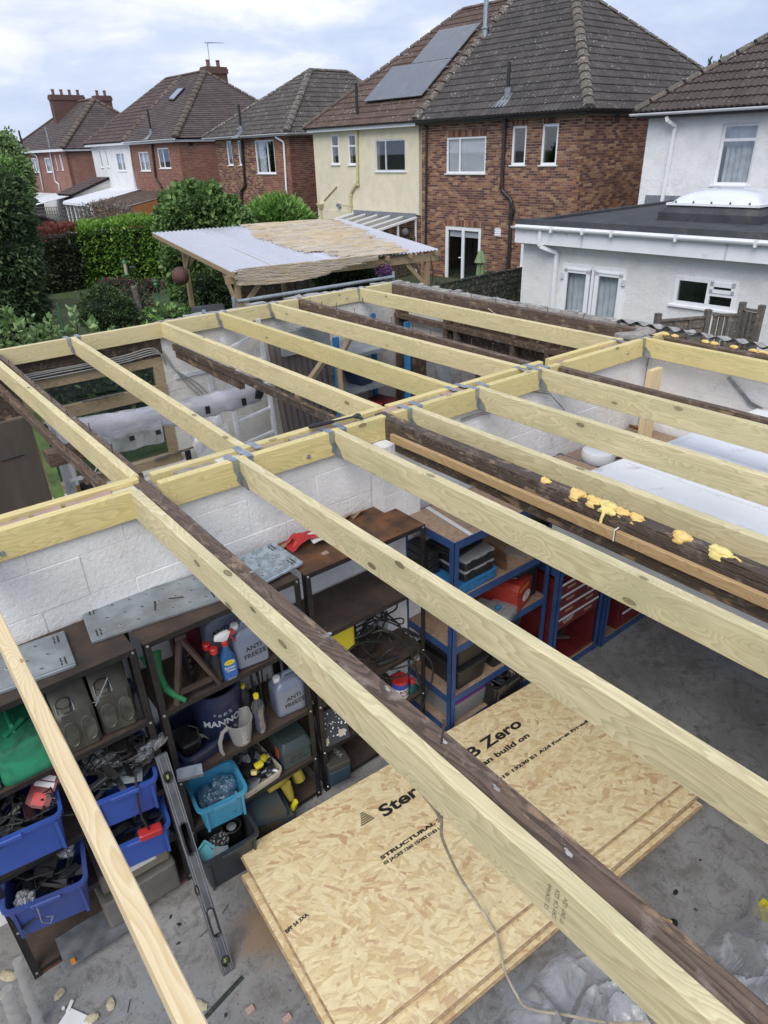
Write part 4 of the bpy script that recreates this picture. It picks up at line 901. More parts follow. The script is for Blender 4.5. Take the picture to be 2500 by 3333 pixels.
# ---- roofs
def tile_profile(k,style):
 if style=='double': return 0.5-0.5*math.cos(k*4*pi) if k<1 else 0.0
 return 0.0
def roof_slope(root,P,up,mat,tw=0.30,tg=0.345,style='double',nobj=0,amp=0.030,thick=0.022,name='roof_tile',base=True):
 """P: polygon (house frame) whose first edge is the eave (P[0] left, P[1] right seen from outside);tiles clipped to it"""
 P=[Vector(p) for p in P];u=(P[1]-P[0]).normalized();nrm=(P[1]-P[0]).cross(P[2]-P[0]).normalized()
 if nrm.z<0: nrm=-nrm
 v=nrm.cross(u).normalized()
 if (P[2]-P[0]).dot(v)<0: v=-v
 uv=[((p-P[0]).dot(u),(p-P[0]).dot(v)) for p in P]
 vmax=max(q[1] for q in uv)
 def ext(vv):
  xs=[]
  for i in range(len(uv)):
   (a,b),(c,d)=uv[i],uv[(i+1)%len(uv)]
   if abs(b-d)<1e-6:
    if abs(vv-b)<1e-4: xs+= [a,c]
    continue
   t=(vv-b)/(d-b)
   if -1e-6<=t<=1+1e-6: xs.append(a+(c-a)*t)
  return (min(xs),max(xs)) if xs else None
 if base:
  mb=MB();mb.prism([p-nrm*0.10 for p in P],nrm*0.085);mb.build('roof_deck',M_dark,root)
 ns=8 if style=='double' else 1
 og=OR[root.name];full=[];rest=MB()
 def tilegeo(u0,u1,v0,v1,clip=None):
  vs=[];L=[]
  for j,(vv,hh) in enumerate(((v0,thick+0.012),(v1,0.004))):
   for i in range(ns+1):
    k=i/ns;uu=u0+(u1-u0)*k;kk=(uu-u0)/(tw) if clip is None else ((uu-clip[2])/tw)
    z=hh+amp*tile_profile(min(max(kk,0),1),style)
    if clip:
     lo,hi=clip[j];uu=min(max(uu,lo),hi)
    vs.append((uu,vv,z))
  for i in range(ns+1): x=vs[i];vs.append((x[0],x[1]+0.0,x[2]-thick-0.010))
  fs=[(i,i+1,ns+1+i+1,ns+1+i) for i in range(ns)]+[(2*(ns+1)+i,2*(ns+1)+i+1,i+1,i) for i in range(ns)]
  return vs,fs
 r=0;v0=-0.04
 while v0<vmax-0.05:
  v1=min(v0+tg+0.03,vmax);e0=ext(max(v0,0.0));e1=ext(max(min(v1,vmax-1e-4),0))
  if e0 and e1:
   lo=min(e0[0],e1[0]);hi=max(e0[1],e1[1]);st=0.0
   k0=math.floor(lo/tw)
   uu=k0*tw
   while uu<hi:
    a=uu+0.002;b=uu+tw-0.002
    if a>=max(e0[0],e1[0]) and b<=min(e0[1],e1[1]) and v1-v0>tg: full.append((a,v0))
    else:
     if min(b,hi)>max(a,lo):
      vs,fs=tilegeo(a,b,v0,v1,(e0,e1,a));rest.add([P[0]+u*x+v*y+nrm*z for x,y,z in vs],fs)
    uu+=tw
  v0+=tg;r+=1
 M4=Matrix(((u.x,v.x,nrm.x,0),(u.y,v.y,nrm.y,0),(u.z,v.z,nrm.z,0),(0,0,0,1)))
 vs0,fs0=tilegeo(0,tw-0.004,0,tg+0.03);tm=MB();tm.add(vs0,fs0)
 t=tm.build(name,mat,None,fixn=False);me=t.data;bpy.data.objects.remove(t)
 full.sort(key=lambda q:-(P[0]+u*q[0]+v*q[1]).length*-1)
 for i,(a,b) in enumerate(full):
  p=P[0]+u*a+v*b+nrm*R.uniform(0,0.004)
  if i<nobj:
   o=link(name,me,root);o.matrix_local=Matrix.Translation(p-og)@M4
  else: rest.add([p+u*x+v*y+nrm*z for x,y,z in vs0],fs0)
 if rest.f: o=rest.build('roof_tiling',mat,root,fixn=False);o['kind']='stuff'
def ridge(root,a,b,mat,r=0.13,name='ridge_tiles',seg=0.45,lift=0.02):
 a=Vector(a);b=Vector(b);L=(b-a).length;n=max(1,int(L/seg));d=(b-a).normalized()
 s=d.cross(Vector((0,0,1))).normalized();w=s.cross(d).normalized();rest=MB()
 for i in range(n):
  p=a+(b-a)*(i/n);q=a+(b-a)*((i+1)/n-0.012/seg*0.4);mb=MB();L2=[]
  for pt,rr in ((p,r*1.03),(q,r*0.98)):
   L2.append([pt+s*rr*math.cos(t)+w*(rr*0.72*math.sin(t)+lift-0.03) for t in [pi*k/8 for k in range(9)]])
  mb.loft(L2);mb.build('ridge_tile',mat,root,True)
def pipe(root,pts,r,mat,name='downpipe',collars=(),label=None,square=False):
 mb=MB()
 if square:
  for a,b in zip(pts[:-1],pts[1:]): mb.bar(a,b,r*2,r*2,up=(0,0,1) if abs((Vector(b)-Vector(a)).normalized().z)<.9 else (1,0,0))
 else:
  # round the bends
  P=[Vector(p) for p in pts];Q=[P[0]]
  for i in range(1,len(P)-1):
   d0=(P[i-1]-P[i]);d1=(P[i+1]-P[i]);k=min(0.08,d0.length*.4,d1.length*.4);Q+= [P[i]+d0.normalized()*k,P[i]+(d0.normalized()+d1.normalized())*k*0.25,P[i]+d1.normalized()*k]
  Q.append(P[-1]);mb.tube(Q,r,10)
 o=mb.build(name,mat,root,not square,label=label)
 for c in collars:
  m2=MB();m2.lathe([(r*1.35,-0.04),(r*1.35,0.04)],c,10);m2.build('collar',mat,o)
 return o
def gutter(root,a,b,mat,r=0.06,name='gutter'):
 a=Vector(a);b=Vector(b);d=(b-a).normalized();s=d.cross(Vector((0,0,1))).normalized();mb=MB();pr=[]
 for t in [pi+pi*k/8 for k in range(9)]: pr.append((math.cos(t)*r,math.sin(t)*r))
 pr+=[(r-0.008,0.0)]+[(math.cos(t)*(r-0.008),math.sin(t)*(r-0.008)+0.0) for t in [2*pi-pi*k/8 for k in range(1,8)]]+[(-r+0.008,0)]
 mb.loft([[p+s*x+Vector((0,0,z)) for x,z in pr] for p in (a,b)]);return mb.build(name,mat,root)
def fac(px,py,off=OFF): return F_front(px,py,off)
def win_px(root,x0,y0,x1,y1,off=OFF,**k):
 a=fac(x0,y0,off);b=fac(x1,y1,off);u0,u1=sorted((a.y,b.y));z1,z0=max(a.z,b.z),min(a.z,b.z)
 return (u0,u1,z0,z1)
me_brA=unitmesh('brick',M_brA);me_brS=unitmesh('brick',M_brS);me_brB=unitmesh('brick',M_brB);me_brBs=unitmesh('brick',M_brBs);me_brC=unitmesh('brick',M_brC)
BASE=GZ
def hip_roof(root,y0,y1,x0,depth,sr,eave,ridge_pts,mats,tw=.30,tg=.345,style='double',nobj=0,split=None):
 pass
# ------------------------------------------------ brick and cream pair
x0=OFF-0.32;yR=12.72;yL=26.42;ye=19.78;DEP=11.3;E=EZ+0.10
apL=F_plane(1506,26,Vector((0,0,0)),Vector((1,0,0))) if False else None
def at_x(px,py,X): return F_front(px,py,X)
XR=x0+5.1
aL=at_x(1506,28,XR);aR=at_x(1868,-40,XR);zr=(aL.z+aR.z)/2;aL.z=aR.z=zr
mid=aL+(aR-aL)*((aL.y-ye)/(aL.y-aR.y))
slope=(zr-E)/5.1
# --- brick house
bh=thing('brick_house','multi coloured brick house with dark mossy hipped roof and black soil pipe','house',(OFF,16.4,BASE),frame='F')
ops=[win_px(bh,1455,448,1579,564.5),win_px(bh,1670.5,410.5,1708.5,537),win_px(bh,1768.4,403.8,1810,537)]
dr=win_px(bh,1450,734,1566.7,742.7);dr=(dr[0],dr[1],dr[3]-2.06,dr[3]);ow=win_px(bh,1696.7,791.7,1760,876)
allo=ops+[dr,ow]
wallpanel(bh,'wall','f',OFF,13.02,ye,BASE,EZ-0.02,allo,M_join)
sol=[(ops[0][0]-0.02,ops[0][1]+0.02,ops[0][3]+0.002,ops[0][3]+0.22),(dr[0],dr[1],dr[3]+0.002,dr[3]+0.22),(ops[1][0]-.02,ops[1][1]+.02,ops[1][3],ops[1][3]+0.17),(ops[2][0]-.02,ops[2][1]+.02,ops[2][3],ops[2][3]+0.17)]
brick_face(bh,'f',OFF,13.02,ye-0.02,BASE,EZ-0.03,allo,me_brA,M_brA,300,near=(13.0,3.0),soldiers=sol)
wallpanel(bh,'side_wall','s',13.02,OFF+0.0,OFF+DEP-0.4,BASE,EZ-0.02,[],M_join)
brick_face(bh,'s',13.02,OFF-0.009,OFF+DEP-0.4,1.2,EZ-0.03,[],me_brS,M_brA,0)
mb=MB();vc=F_side(2010,386,13.0);mb.box(vc.x-0.10,13.0,vc.z-0.09,vc.x+0.12,13.012,vc.z+0.1);mb.build('air_brick',M_blkp,bh)
w=window(bh,'f',OFF,*ops[0],bars=(0.66,),fr=0.06,curtain=None);blinds(w,'f',OFF,ops[0][0]+.05,ops[0][1]-.05,ops[0][2]+0.06,ops[0][3]-0.05)
window(bh,'f',OFF,*ops[1],fr=0.065,curtain=(0.3,0.95,M_dark,1.0));window(bh,'f',OFF,*ops[2],fr=0.065)
fd=window(bh,'f',OFF,*dr,bars=(0.5,),fr=0.13,sill=False,name='french_door');
mb=MB();mb.box(OFF-0.03,(dr[0]+dr[1])/2+0.04,dr[2]+1.0,OFF+0.02,(dr[0]+dr[1])/2+0.16,dr[2]+1.03);mb.build('handle',M_upvc,fd)
blinds(fd,'f',OFF,dr[0]+.15,dr[1]-.15,dr[3]-0.36,dr[3]-0.12)
window(bh,'f',OFF,*ow,fr=0.06,bars=(0.9,))
v0=fac(1613,745);v1=fac(1631,770);mb=MB();mb.box(OFF-0.04,v1.y,v1.z,OFF-0.005,v0.y,v0.z)
for k in range(4): mb.box(OFF-0.055,v1.y+.01,v1.z+0.03+k*0.07,OFF-0.04,v0.y-.01,v1.z+0.055+k*0.07)
mb.build('wall_vent',M_upvc,bh)
# fascia, gutter, pipes
mb=MB();mb.box(x0+0.03,12.85,EZ-0.02,x0+0.06,ye,EZ+0.12);mb.box(x0+0.06,12.85,EZ-0.03,OFF,ye,EZ-0.005);mb.box(x0+0.03,12.82,EZ-0.02,OFF+DEP,12.85,EZ+0.12);mb.build('fascia',M_blkp,bh)
gutter(bh,(x0-0.05,12.7,EZ+0.09),(x0-0.05,ye,EZ+0.09),M_blkp);gutter(bh,(OFF+DEP,12.76,EZ+0.09),(x0-0.05,12.76,EZ+0.09),M_blkp)
def pp(x,y,off=OFF,d=0.09): p=fac(x,y,off);p.x-=d;return p
pipe(bh,[pp(1379,384,d=.2),pp(1394,414),pp(1393,600),pp(1390,860)],0.04,M_blkp,label='thin black rainwater pipe at the joint with the cream house')
pipe(bh,[pp(1650,385),pp(1638,618),pp(1671,652),pp(1659,900)],0.062,M_blkp,name='soil_pipe',collars=[pp(1647,415),pp(1637.5,610),pp(1670,668),pp(1668,705),pp(1660,840)],label='thick black soil pipe with a kink above the flat roof')
sp=MB();sp.tube([pp(1671,668),pp(1679,680),pp(1676,695)],0.045,8);sp.build('branch_pipe',M_blkp,bh,True)
# roof
roof_slope(bh,[(x0,ye,E),(x0,yR,E),tuple(aR),tuple(mid)],None,M_tDark,nobj=300)
bk=Vector((x0+DEP+0.6,yR,E));bkL=Vector((x0+DEP+0.6,yL,E))
roof_slope(bh,[(x0,yR,E),tuple(bk),tuple(aR)],None,M_tDark,nobj=0)
roof_slope(bh,[tuple(bk),(bk.x,ye,E),tuple(mid),tuple(aR)],None,M_tDark,base=True,tg=0.7,tw=0.6)
ridge(bh,(x0+0.02,yR+0.02,E+0.03),aR+Vector((0,0,.02)),M_rdg,0.17);ridge(bh,bk,aR,M_rdg,0.15);ridge(bh,aR,mid,M_rdg,0.13)
ridge(bh,(x0,ye,E+0.04),mid+Vector((0,0,.03)),M_rdg,0.16)
def on_roof(px,py,A=None,sl=None,x00=x0,e=E):
 n=Vector((-(sl or slope),0,1)).normalized();return F_plane(px,py,Vector((x00,0,e)),n)
# vent pipes and flue
def roofvent(root,px,py,h,r,mat,flash=True,sl=None,e=E,label=None):
 b=on_roof(px,py,sl=sl,e=e);mb=MB();mb.tube([b+Vector((0,0,-0.1)),b+Vector((0,0,h))],r,10);v=mb.build('vent_pipe',mat,root,True,label=label)
 if flash:
  mb=MB();s_=sl or slope
  mb.add([(b.x-0.42,b.y-0.28,b.z-0.42*s_+0.06),(b.x-0.42,b.y+0.30,b.z-0.42*s_+0.06),(b.x+0.10,b.y+0.13,b.z+0.10*s_+0.06),(b.x+0.10,b.y-0.13,b.z+0.10*s_+0.06)],[(0,1,2,3)]);mb.lathe([(r*2.0,-0.02),(r*1.5,0.28)],b,12);mb.build('flashing',M_lead,v)
 return v
roofvent(bh,1652,318,0.95,0.06,M_blkp)
fl_=on_roof(1579,120);mb=MB();mb.tube([fl_+Vector((0,0,-0.2)),fl_+Vector((0,0,2.7))],0.085,16);f=mb.build('steel_flue',M_galv,bh,True,label='tall stainless steel flue on the roof joint')
mb=MB();mb.lathe([(0.10,-0.05),(0.10,0.22),(0.14,0.24),(0.14,0.28),(0.09,0.30)],fl_,16);mb.build('collar',M_galv,f,True)
mb=MB();mb.add([fl_+Vector((-0.05,-0.30,0.0)),fl_+Vector((0.30,-0.34,0.26)),fl_+Vector((0.30,0.05,0.26)),fl_+Vector((-0.05,0.05,0.02))],[(0,1,2,3)]);mb.build('flashing',M_lead,f)
# --- cream house
ch=thing('cream_house','cream rendered house with brown tiled roof carrying solar panels','house',(OFF,23,BASE),frame='F')
yc=26.02;cw=[win_px(ch,1077.3,439.3,1107.3,535),win_px(ch,1133.7,437.4,1163,535.8),win_px(ch,1223,455.5,1322.5,557.5)]
zc=fac(1380,700.7).z
wallpanel(ch,'wall','f',OFF-0.03,ye+0.10,yc,zc,EZ-0.02,cw,M_cream,label='cream rendered wall')
wallpanel(ch,'lower_wall','f',OFF,ye,yc,BASE,zc,[],M_join)
brick_face(ch,'f',OFF,ye,ye+2.2,BASE,zc-0.01,[],me_brS,M_brS,0)
mb=MB();mb.box(OFF-0.05,22.3,BASE,OFF+0.0,yc,zc);mb.build('render_lower',M_cream,ch)
wallpanel(ch,'side_wall','s',yc,OFF,OFF+DEP-.4,BASE,EZ-.02,[],M_cream);
mb=MB();mb.box(OFF+DEP-.4,13.02,BASE,OFF+DEP-.2,yc,EZ-.02);mb.build('back_wall',M_cream,ch)
window(ch,'f',OFF-0.03,*cw[0],hbars=((0.62,0,1),),fr=0.055);window(ch,'f',OFF-0.03,*cw[1],hbars=((0.62,0,1),),fr=0.055)
window(ch,'f',OFF-0.03,*cw[2],bars=(0.66,),fr=0.05,mat=M_upvcd)
mb=MB();mb.box(x0+0.03,ye+0.02,EZ-0.06,x0+0.06,yL-0.15,EZ+0.08);mb.box(x0+0.06,ye+0.02,EZ-0.05,OFF-0.03,yL-.15,EZ-0.02);mb.build('fascia',M_upvc,ch)
gutter(ch,(x0-0.04,ye+0.03,EZ+0.10),(x0-0.04,yL,EZ+0.10),M_blkp,0.05)
pipe(ch,[pp(1166,408),pp(1170,592),pp(1147,628),pp(1147,698)],0.055,M_crp,name='soil_pipe',collars=[pp(1166,432),pp(1170,600),pp(1147,635),pp(1147,668)])
pipe(ch,[pp(1100,606,d=.06),pp(1058,652,d=.06)],0.025,M_crp,name='waste_pipe',label='slanting cream waste pipe')
mb=MB();h=pp(1049.5,668,d=.10);mb.loft([rrect(0.10,0.10,0.02,h.z-0.16,2,h.x,h.y),rrect(0.22,0.30,0.02,h.z+0.02,2,h.x,h.y),rrect(0.22,0.30,0.02,h.z+0.08,2,h.x,h.y)]);mb.tube([h+Vector((0,0,-.1)),h+Vector((0,0,-0.75))],0.03,8);mb.tube([h+Vector((0,0,.06)),h+Vector((0,0.30,0.06))],0.02,6);mb.build('hopper',M_crp,ch,False)
lp=pp(1109,667,d=0.03);mb=MB();mb.box(lp.x-0.14,lp.y-0.09,lp.z-0.07,lp.x,lp.y+0.09,lp.z+0.06);mb.build('wall_lamp',M_galv,ch)
mb=MB();mb.tube([pp(1118,667,d=.04),pp(1135,669,d=.04),pp(1137,712,d=.04)],0.012,6);mb.build('lamp_cable',M_crp,ch)
roof_slope(ch,[(x0,yL,E),(x0,ye,E),tuple(mid),tuple(aL)],None,M_tBrown,nobj=300)
roof_slope(ch,[(bkL.x,yL,E),(x0,yL,E),tuple(aL)],None,M_tBrown,tg=.7,tw=.6)
roof_slope(ch,[(bk.x,ye,E),(bkL.x,yL,E),tuple(aL),tuple(mid)],None,M_tBrown,tg=.7,tw=.6)
ridge(ch,(x0,yL,E+0.03),aL,M_rdgR,0.14);ridge(ch,mid,aL,M_rdgR,0.13);ridge(ch,bkL,aL,M_rdgR,0.13)
roofvent(ch,1163,374,1.05,0.06,M_blkp,flash=False)
# solar panels
M_sol=pm('solar_glass',(0.115,0.125,0.145),(0.095,0.105,0.125),1.5,0.22,0.02,spec=0.8,dirt=0.15,dirtc=(0.2,0.2,0.2))
sl_=slope;n_=Vector((-sl_,0,1)).normalized();v_=Vector((1,0,sl_)).normalized()
def rp(px,py): return F_plane(px,py,Vector((x0,0,E+0.16*math.sqrt(1+sl_*sl_))),n_)
q=[rp(1187,329),rp(1371,313),rp(1467,192),rp(1278,218)];q2=[rp(1336,211),rp(1467,192),rp(1562,77),rp(1434,97)]
def panel(root,a,b,c,d,nm='solar_panel'):
 g=0.012;cen=(a+b+c+d)/4;P=[cen+(p-cen)*(1-g) for p in (a,b,c,d)]
 mb=MB();mb.prism([p-n_*0.02 for p in P],n_*0.035);o=mb.build(nm,M_upvcd if False else M_galv2,root)
 P2=[cen+(p-cen)*(1-g-0.03) for p in (a,b,c,d)];mb=MB();mb.prism([p+n_*0.012 for p in P2],n_*0.006);mb.build('cells',M_sol,o)
# put rows on a true rectangle grid: width from the lower row
ubot=(q[1].y+q[2].y)/2;utop=(q[0].y+q[3].y)/2;s0=((q[0]-Vector((x0,0,E))).dot(v_)+(q[1]-Vector((x0,0,E))).dot(v_))/2;s1=((q[2]-Vector((x0,0,E))).dot(v_)+(q[3]-Vector((x0,0,E))).dot(v_))/2;s2=((q2[2]-Vector((x0,0,E))).dot(v_)+(q2[3]-Vector((x0,0,E))).dot(v_))/2
wdt=(utop-ubot)/3
def gp(y,s): return Vector((x0,0,E))+Vector((0,y,0))+v_*s+n_*0.16
for k in range(3): panel(ch,gp(ubot+wdt*(k+1),s0),gp(ubot+wdt*k,s0),gp(ubot+wdt*k,s1),gp(ubot+wdt*(k+1),s1))
for k in range(2): panel(ch,gp(ubot+wdt*(k+1),s1+.02),gp(ubot+wdt*k,s1+.02),gp(ubot+wdt*k,s2),gp(ubot+wdt*(k+1),s2))
for s in (s0+.35,s1-.4,s1+.4,s2-.35): mb=MB();mb.bar(gp(ubot-0.12,s)-n_*0.05,gp(ubot+wdt*(3 if s<s1 else 2)+.05,s)-n_*0.05,0.04,0.05,up=tuple(n_));mb.build('mounting_rail',M_galv,ch)
# conservatory on the cream house
cv=thing('conservatory','white framed lean-to conservatory with pale panel roof behind the shelter','conservatory',(OFF-1.5,22,BASE),frame='F')
ya=fac(1358,712).y;yb_=fac(1154,690).y;zt=fac(1358,708).z;cd=2.9;drop=0.42
mb=MB();mb.box(OFF-0.07,ya,zt-0.02,OFF-0.035,yb_,zt+0.14);mb.build('lead_flashing',M_lead,cv)
nr=5
for k in range(nr+1):
 y=ya+(yb_-ya)*k/nr;mb=MB();mb.bar((OFF-0.05,y,zt),(OFF-cd,y,zt-drop),0.06 if 0<k<nr else 0.10,0.07);mb.build('rafter',M_upvc,cv)
 if k<nr:
  y2=ya+(yb_-ya)*(k+1)/nr;mb=MB();mb.add([(OFF-0.05,y+.03,zt-0.01),(OFF-0.05,y2-.03,zt-0.01),(OFF-cd,y2-.03,zt-drop-0.01),(OFF-cd,y+.03,zt-drop-0.01)],[(0,1,2,3)]);mb.build('roof_panel',M_conr,cv)
mb=MB();mb.box(OFF-cd-0.05,ya-0.05,zt-drop-0.14,OFF-cd+0.03,yb_+.05,zt-drop+0.0);mb.build('eaves_beam',M_upvc,cv)
for yy in (OFF-cd,OFF-1.9,OFF-1.0,OFF-0.08):
 mb=MB();hh=zt-drop*(OFF-yy)/cd-0.04;mb.box(yy-0.03,ya-0.03,BASE,yy+0.03,ya+0.03,hh);mb.build('post',M_upvc,cv)
mb=MB();mb.box(OFF-cd,ya-.02,BASE,OFF-.08,ya+.02,BASE+0.7);mb.build('dwarf_wall',M_upvc,cv)
mb=MB();mb.add([(OFF-cd,ya,BASE+.7),(OFF-.1,ya,BASE+.7),(OFF-.1,ya,zt-.1),(OFF-cd,ya,zt-drop-.1)],[(0,1,2,3)]);mb.build('side_glazing',M_glass,cv)
for k in range(5): y=ya+(yb_-ya)*k/4;mb=MB();mb.box(OFF-cd-.03,y-.03,BASE,OFF-cd+.03,y+.03,zt-drop-.1);mb.build('post',M_upvc,cv)
mb=MB();mb.box(OFF-cd-.004,ya,BASE+.7,OFF-cd+.004,yb_,zt-drop-.1);mb.build('front_glazing',M_glass,cv)
gl_=F_side(1320,754,ya+0.5);mb=MB();mb.lathe([(0.001,-0.13)]+[(0.13*math.cos(a),0.13*math.sin(a)) for a in [pi*(k-6)/14 for k in range(1,12)]]+[(0.001,0.13)],(gl_.x,gl_.y,gl_.z),16);mb.tube([(gl_.x,gl_.y,gl_.z+.13),(gl_.x,gl_.y,gl_.z+.45)],0.006,5);single(mb,'globe_lamp',M_paper,'round white globe lamp hanging in the conservatory','lamp',True,frame='F')
# ------------------------------------------------ house three (brown brick, grey roof)
h3=thing('brick_house','brown brick house with grey hipped roof and white corner downpipe behind the laurels','house',(OFF,31,BASE),frame='F')
y3a=28.02;y3b=34.42
w3=[win_px(h3,735.4,458.2,760.7,537.5),win_px(h3,772,458,795.7,537.5),win_px(h3,828,457.4,900,565)]
w3=[(max(a,y3a),b,c,min(d,EZ-.12)) for a,b,c,d in w3]
wallpanel(h3,'wall','f',OFF,y3a,y3b,BASE,EZ-.08,w3,M_join);brick_face(h3,'f',OFF,y3a,y3b,0.4,EZ-.1,w3,me_brB,M_brB if False else M_brA,300,near=(28.5,3))
wallpanel(h3,'side_wall','s',y3a,OFF,OFF+8.4,BASE,EZ-.08,[],M_join);brick_face(h3,'s',y3a,OFF-.009,OFF+5.4,0.2,EZ-.1,[],me_brBs,M_brBs,0)
mb=MB();mb.box(OFF+8.2,y3a+.22,BASE,OFF+8.4,y3b,EZ-.1);mb.box(OFF+.22,y3b-.2,BASE,OFF+8.2,y3b,EZ-.1);mb.build('back_wall',M_far,h3)
window(h3,'f',OFF,*w3[0],fr=0.06);window(h3,'f',OFF,*w3[1],fr=0.06);window(h3,'f',OFF,*w3[2],bars=(0.36,),fr=0.06,curtain=(0.6,0.95,M_curt,1.1))
X3=x0+4.1;ap=at_x(1009,228,X3);ap2=Vector((X3+2.3,ap.y,ap.z));e3=EZ+0.02;d3=8.9;ya3=27.72;yb3=35.0
roof_slope(h3,[(x0,yb3,e3),(x0,ya3,e3),tuple(ap)],None,M_tGrey,nobj=180)
roof_slope(h3,[(x0,ya3,e3),(x0+d3,ya3,e3),tuple(ap2),tuple(ap)],None,M_tGrey,nobj=120)
roof_slope(h3,[(x0+d3,yb3,e3),(x0,yb3,e3),tuple(ap),tuple(ap2)],None,M_tGrey,tg=.7,tw=.6);roof_slope(h3,[(x0+d3,ya3,e3),(x0+d3,yb3,e3),tuple(ap2)],None,M_tGrey,tg=.7,tw=.6)
ridge(h3,(x0,ya3,e3+.03),ap,M_rdg,0.17);ridge(h3,(x0,yb3,e3+.03),ap,M_rdg,0.14);ridge(h3,ap,ap2,M_rdg,.14);ridge(h3,(x0+d3,ya3,e3),ap2,M_rdg,.14)
mb=MB();mb.box(x0+.03,ya3+.1,EZ-.10,x0+.06,yb3-.1,EZ+.02);mb.box(x0+.06,ya3+.13,EZ-.1,OFF,yb3-.1,EZ-.075);mb.box(x0+.03,ya3+.1,EZ-.1,x0+d3,ya3+.13,EZ+.02);mb.build('fascia',M_upvc,h3)
gutter(h3,(x0-.05,ya3,EZ),(x0-.05,yb3,EZ),M_upvc);gutter(h3,(x0+d3,ya3,EZ),(x0,ya3,EZ),M_upvc)
pipe(h3,[pp(912,446,d=.25),pp(929,462),pp(942,700)],0.045,M_upvc,label='white corner downpipe')
pipe(h3,[pp(791,456),pp(803,603),pp(789,622),pp(793,665)],0.062,M_blkp,name='soil_pipe',collars=[pp(803,600),pp(790,628)])
pipe(h3,[pp(713,612,d=.05),pp(738,645,d=.05)],0.03,M_paper,name='waste_pipe')
roofvent(h3,786,432,1.15,0.06,M_blkp,sl=(ap.z-e3)/4.1,e=e3)
# ------------------------------------------------ house pair two (white rendered half, brick half)
h2=thing('brick_house','red brick semi with skylight, twin pot chimney and television aerial','house',(OFF,41,BASE),frame='F')
y2a=38.35;y2m=44.7;y2b=50.7
w2=[win_px(h2,449.8,495,492,556.5),win_px(h2,510.5,482,558,548)]
wallpanel(h2,'wall','f',OFF,y2a,y2m,BASE,EZ+.0,w2,M_join);brick_face(h2,'f',OFF,y2a,y2m,1.2,EZ-.02,w2,me_brC,M_brC,300,near=(39,3))
wallpanel(h2,'side_wall','s',y2a,OFF,OFF+9,BASE,EZ,[],M_join);brick_face(h2,'s',y2a,OFF-.009,OFF+5.2,1.0,EZ-.02,[],me_brC,M_brC,0)
mb=MB();ab=F_side(620,470,y2a);mb.box(ab.x-.12,y2a-.02,ab.z-.08,ab.x+.15,y2a-.008,ab.z+.1);mb.build('air_brick',M_blkp,h2)
window(h2,'f',OFF,*w2[0],bars=(0.55,),fr=.06,curtain=(0,1,M_curt,1.0));window(h2,'f',OFF,*w2[1],bars=(0.55,),fr=.06)
X2=x0+4.75;a2R=at_x(665,232,X2);a2L=at_x(541,256,X2);z2=(a2R.z+a2L.z)/2;a2R.z=a2L.z=z2;m2=a2L+(a2R-a2L)*0.42;e2=EZ+.12;y2A=38.05;y2B=51.15;y2M=44.75;d2=9.5
sl2=(z2-e2)/4.75
roof_slope(h2,[(x0,y2M,e2),(x0,y2A,e2),tuple(a2R),tuple(m2)],None,M_tPlain,tw=0.34,tg=0.16,style='flat',thick=0.02,nobj=150)
roof_slope(h2,[(x0,y2A,e2),(x0+d2,y2A,e2),tuple(a2R)],None,M_tPlain,tw=0.34,tg=0.16,style='flat',thick=0.02,nobj=150)
roof_slope(h2,[(x0+d2,y2A,e2),(x0+d2,y2M,e2),tuple(m2),tuple(a2R)],None,M_tPlain,tw=.6,tg=.6,style='flat')
ridge(h2,(x0,y2A,e2+.03),a2R,M_rdgR,.19);ridge(h2,(x0+d2,y2A,e2+.03),a2R,M_rdgR,.14);ridge(h2,m2,a2R,M_rdgR,.13)
mb=MB();mb.box(x0+.03,y2A+.1,EZ-.08,x0+.06,y2M,EZ+.1);mb.box(x0+.06,y2A+.1,EZ-.07,OFF,y2M,EZ-.02);mb.box(x0+.03,y2A+.1,EZ-.08,x0+d2,y2A+.13,EZ+.1);mb.build('fascia',M_upvc,h2)
gutter(h2,(x0-.05,y2A,EZ+.08),(x0-.05,y2M,EZ+.08),M_upvc,.07)
pipe(h2,[pp(498,463),pp(512,580),pp(531,611)],0.06,M_blkp,name='soil_pipe')
def chim(root,cx,cy,zb,zt,wx,wy,pots,mat,me,potc=None):
 mb=MB();mb.box(cx-wx/2,cy-wy/2,zb,cx+wx/2,cy+wy/2,zt-.35);mb.box(cx-wx/2-.06,cy-wy/2-.06,zt-.35,cx+wx/2+.06,cy+wy/2+.06,zt-.10);mb.box(cx-wx/2-.02,cy-wy/2-.02,zt-.10,cx+wx/2+.02,cy+wy/2+.02,zt);c=mb.build('chimney',mat,root)
 for k in range(pots):
  t=(k+.5)/pots-.5;px_=cx+(wx*t if wx>wy else 0);py_=cy+(wy*t if wy>=wx else 0);m=MB();m.lathe([(.13,0),(.11,.05),(.10,.28),(.125,.30),(.125,.36),(.08,.36)],(px_,py_,zt),12);m.build('chimney_pot',M_potc,c,True)
 return c
M_potc=pm('clay_pot',(0.20,0.10,0.07),(0.13,0.07,0.05),8,.9,.2)
M_chb=facebrick('sooty_chimney_brick',((0.13,0.065,0.05),(0.09,0.05,0.042)),(0.14,0.11,0.09))
cc=at_x(697,240,X2+0.9);chim(h2,X2+0.9,cc.y,z2-1.2,at_x(697,218,X2+.9).z,1.35,0.75,2,M_chb,None)
ar=at_x(677,200,X2+.5);mb=MB();top=at_x(675,141,X2+.5);mb.tube([Vector((top.x,top.y,ar.z-.8)),top],0.022,6);mb.bar(top+Vector((0,0.25,.08)),top+Vector((0.2,-1.4,-.12)),0.03,0.03)
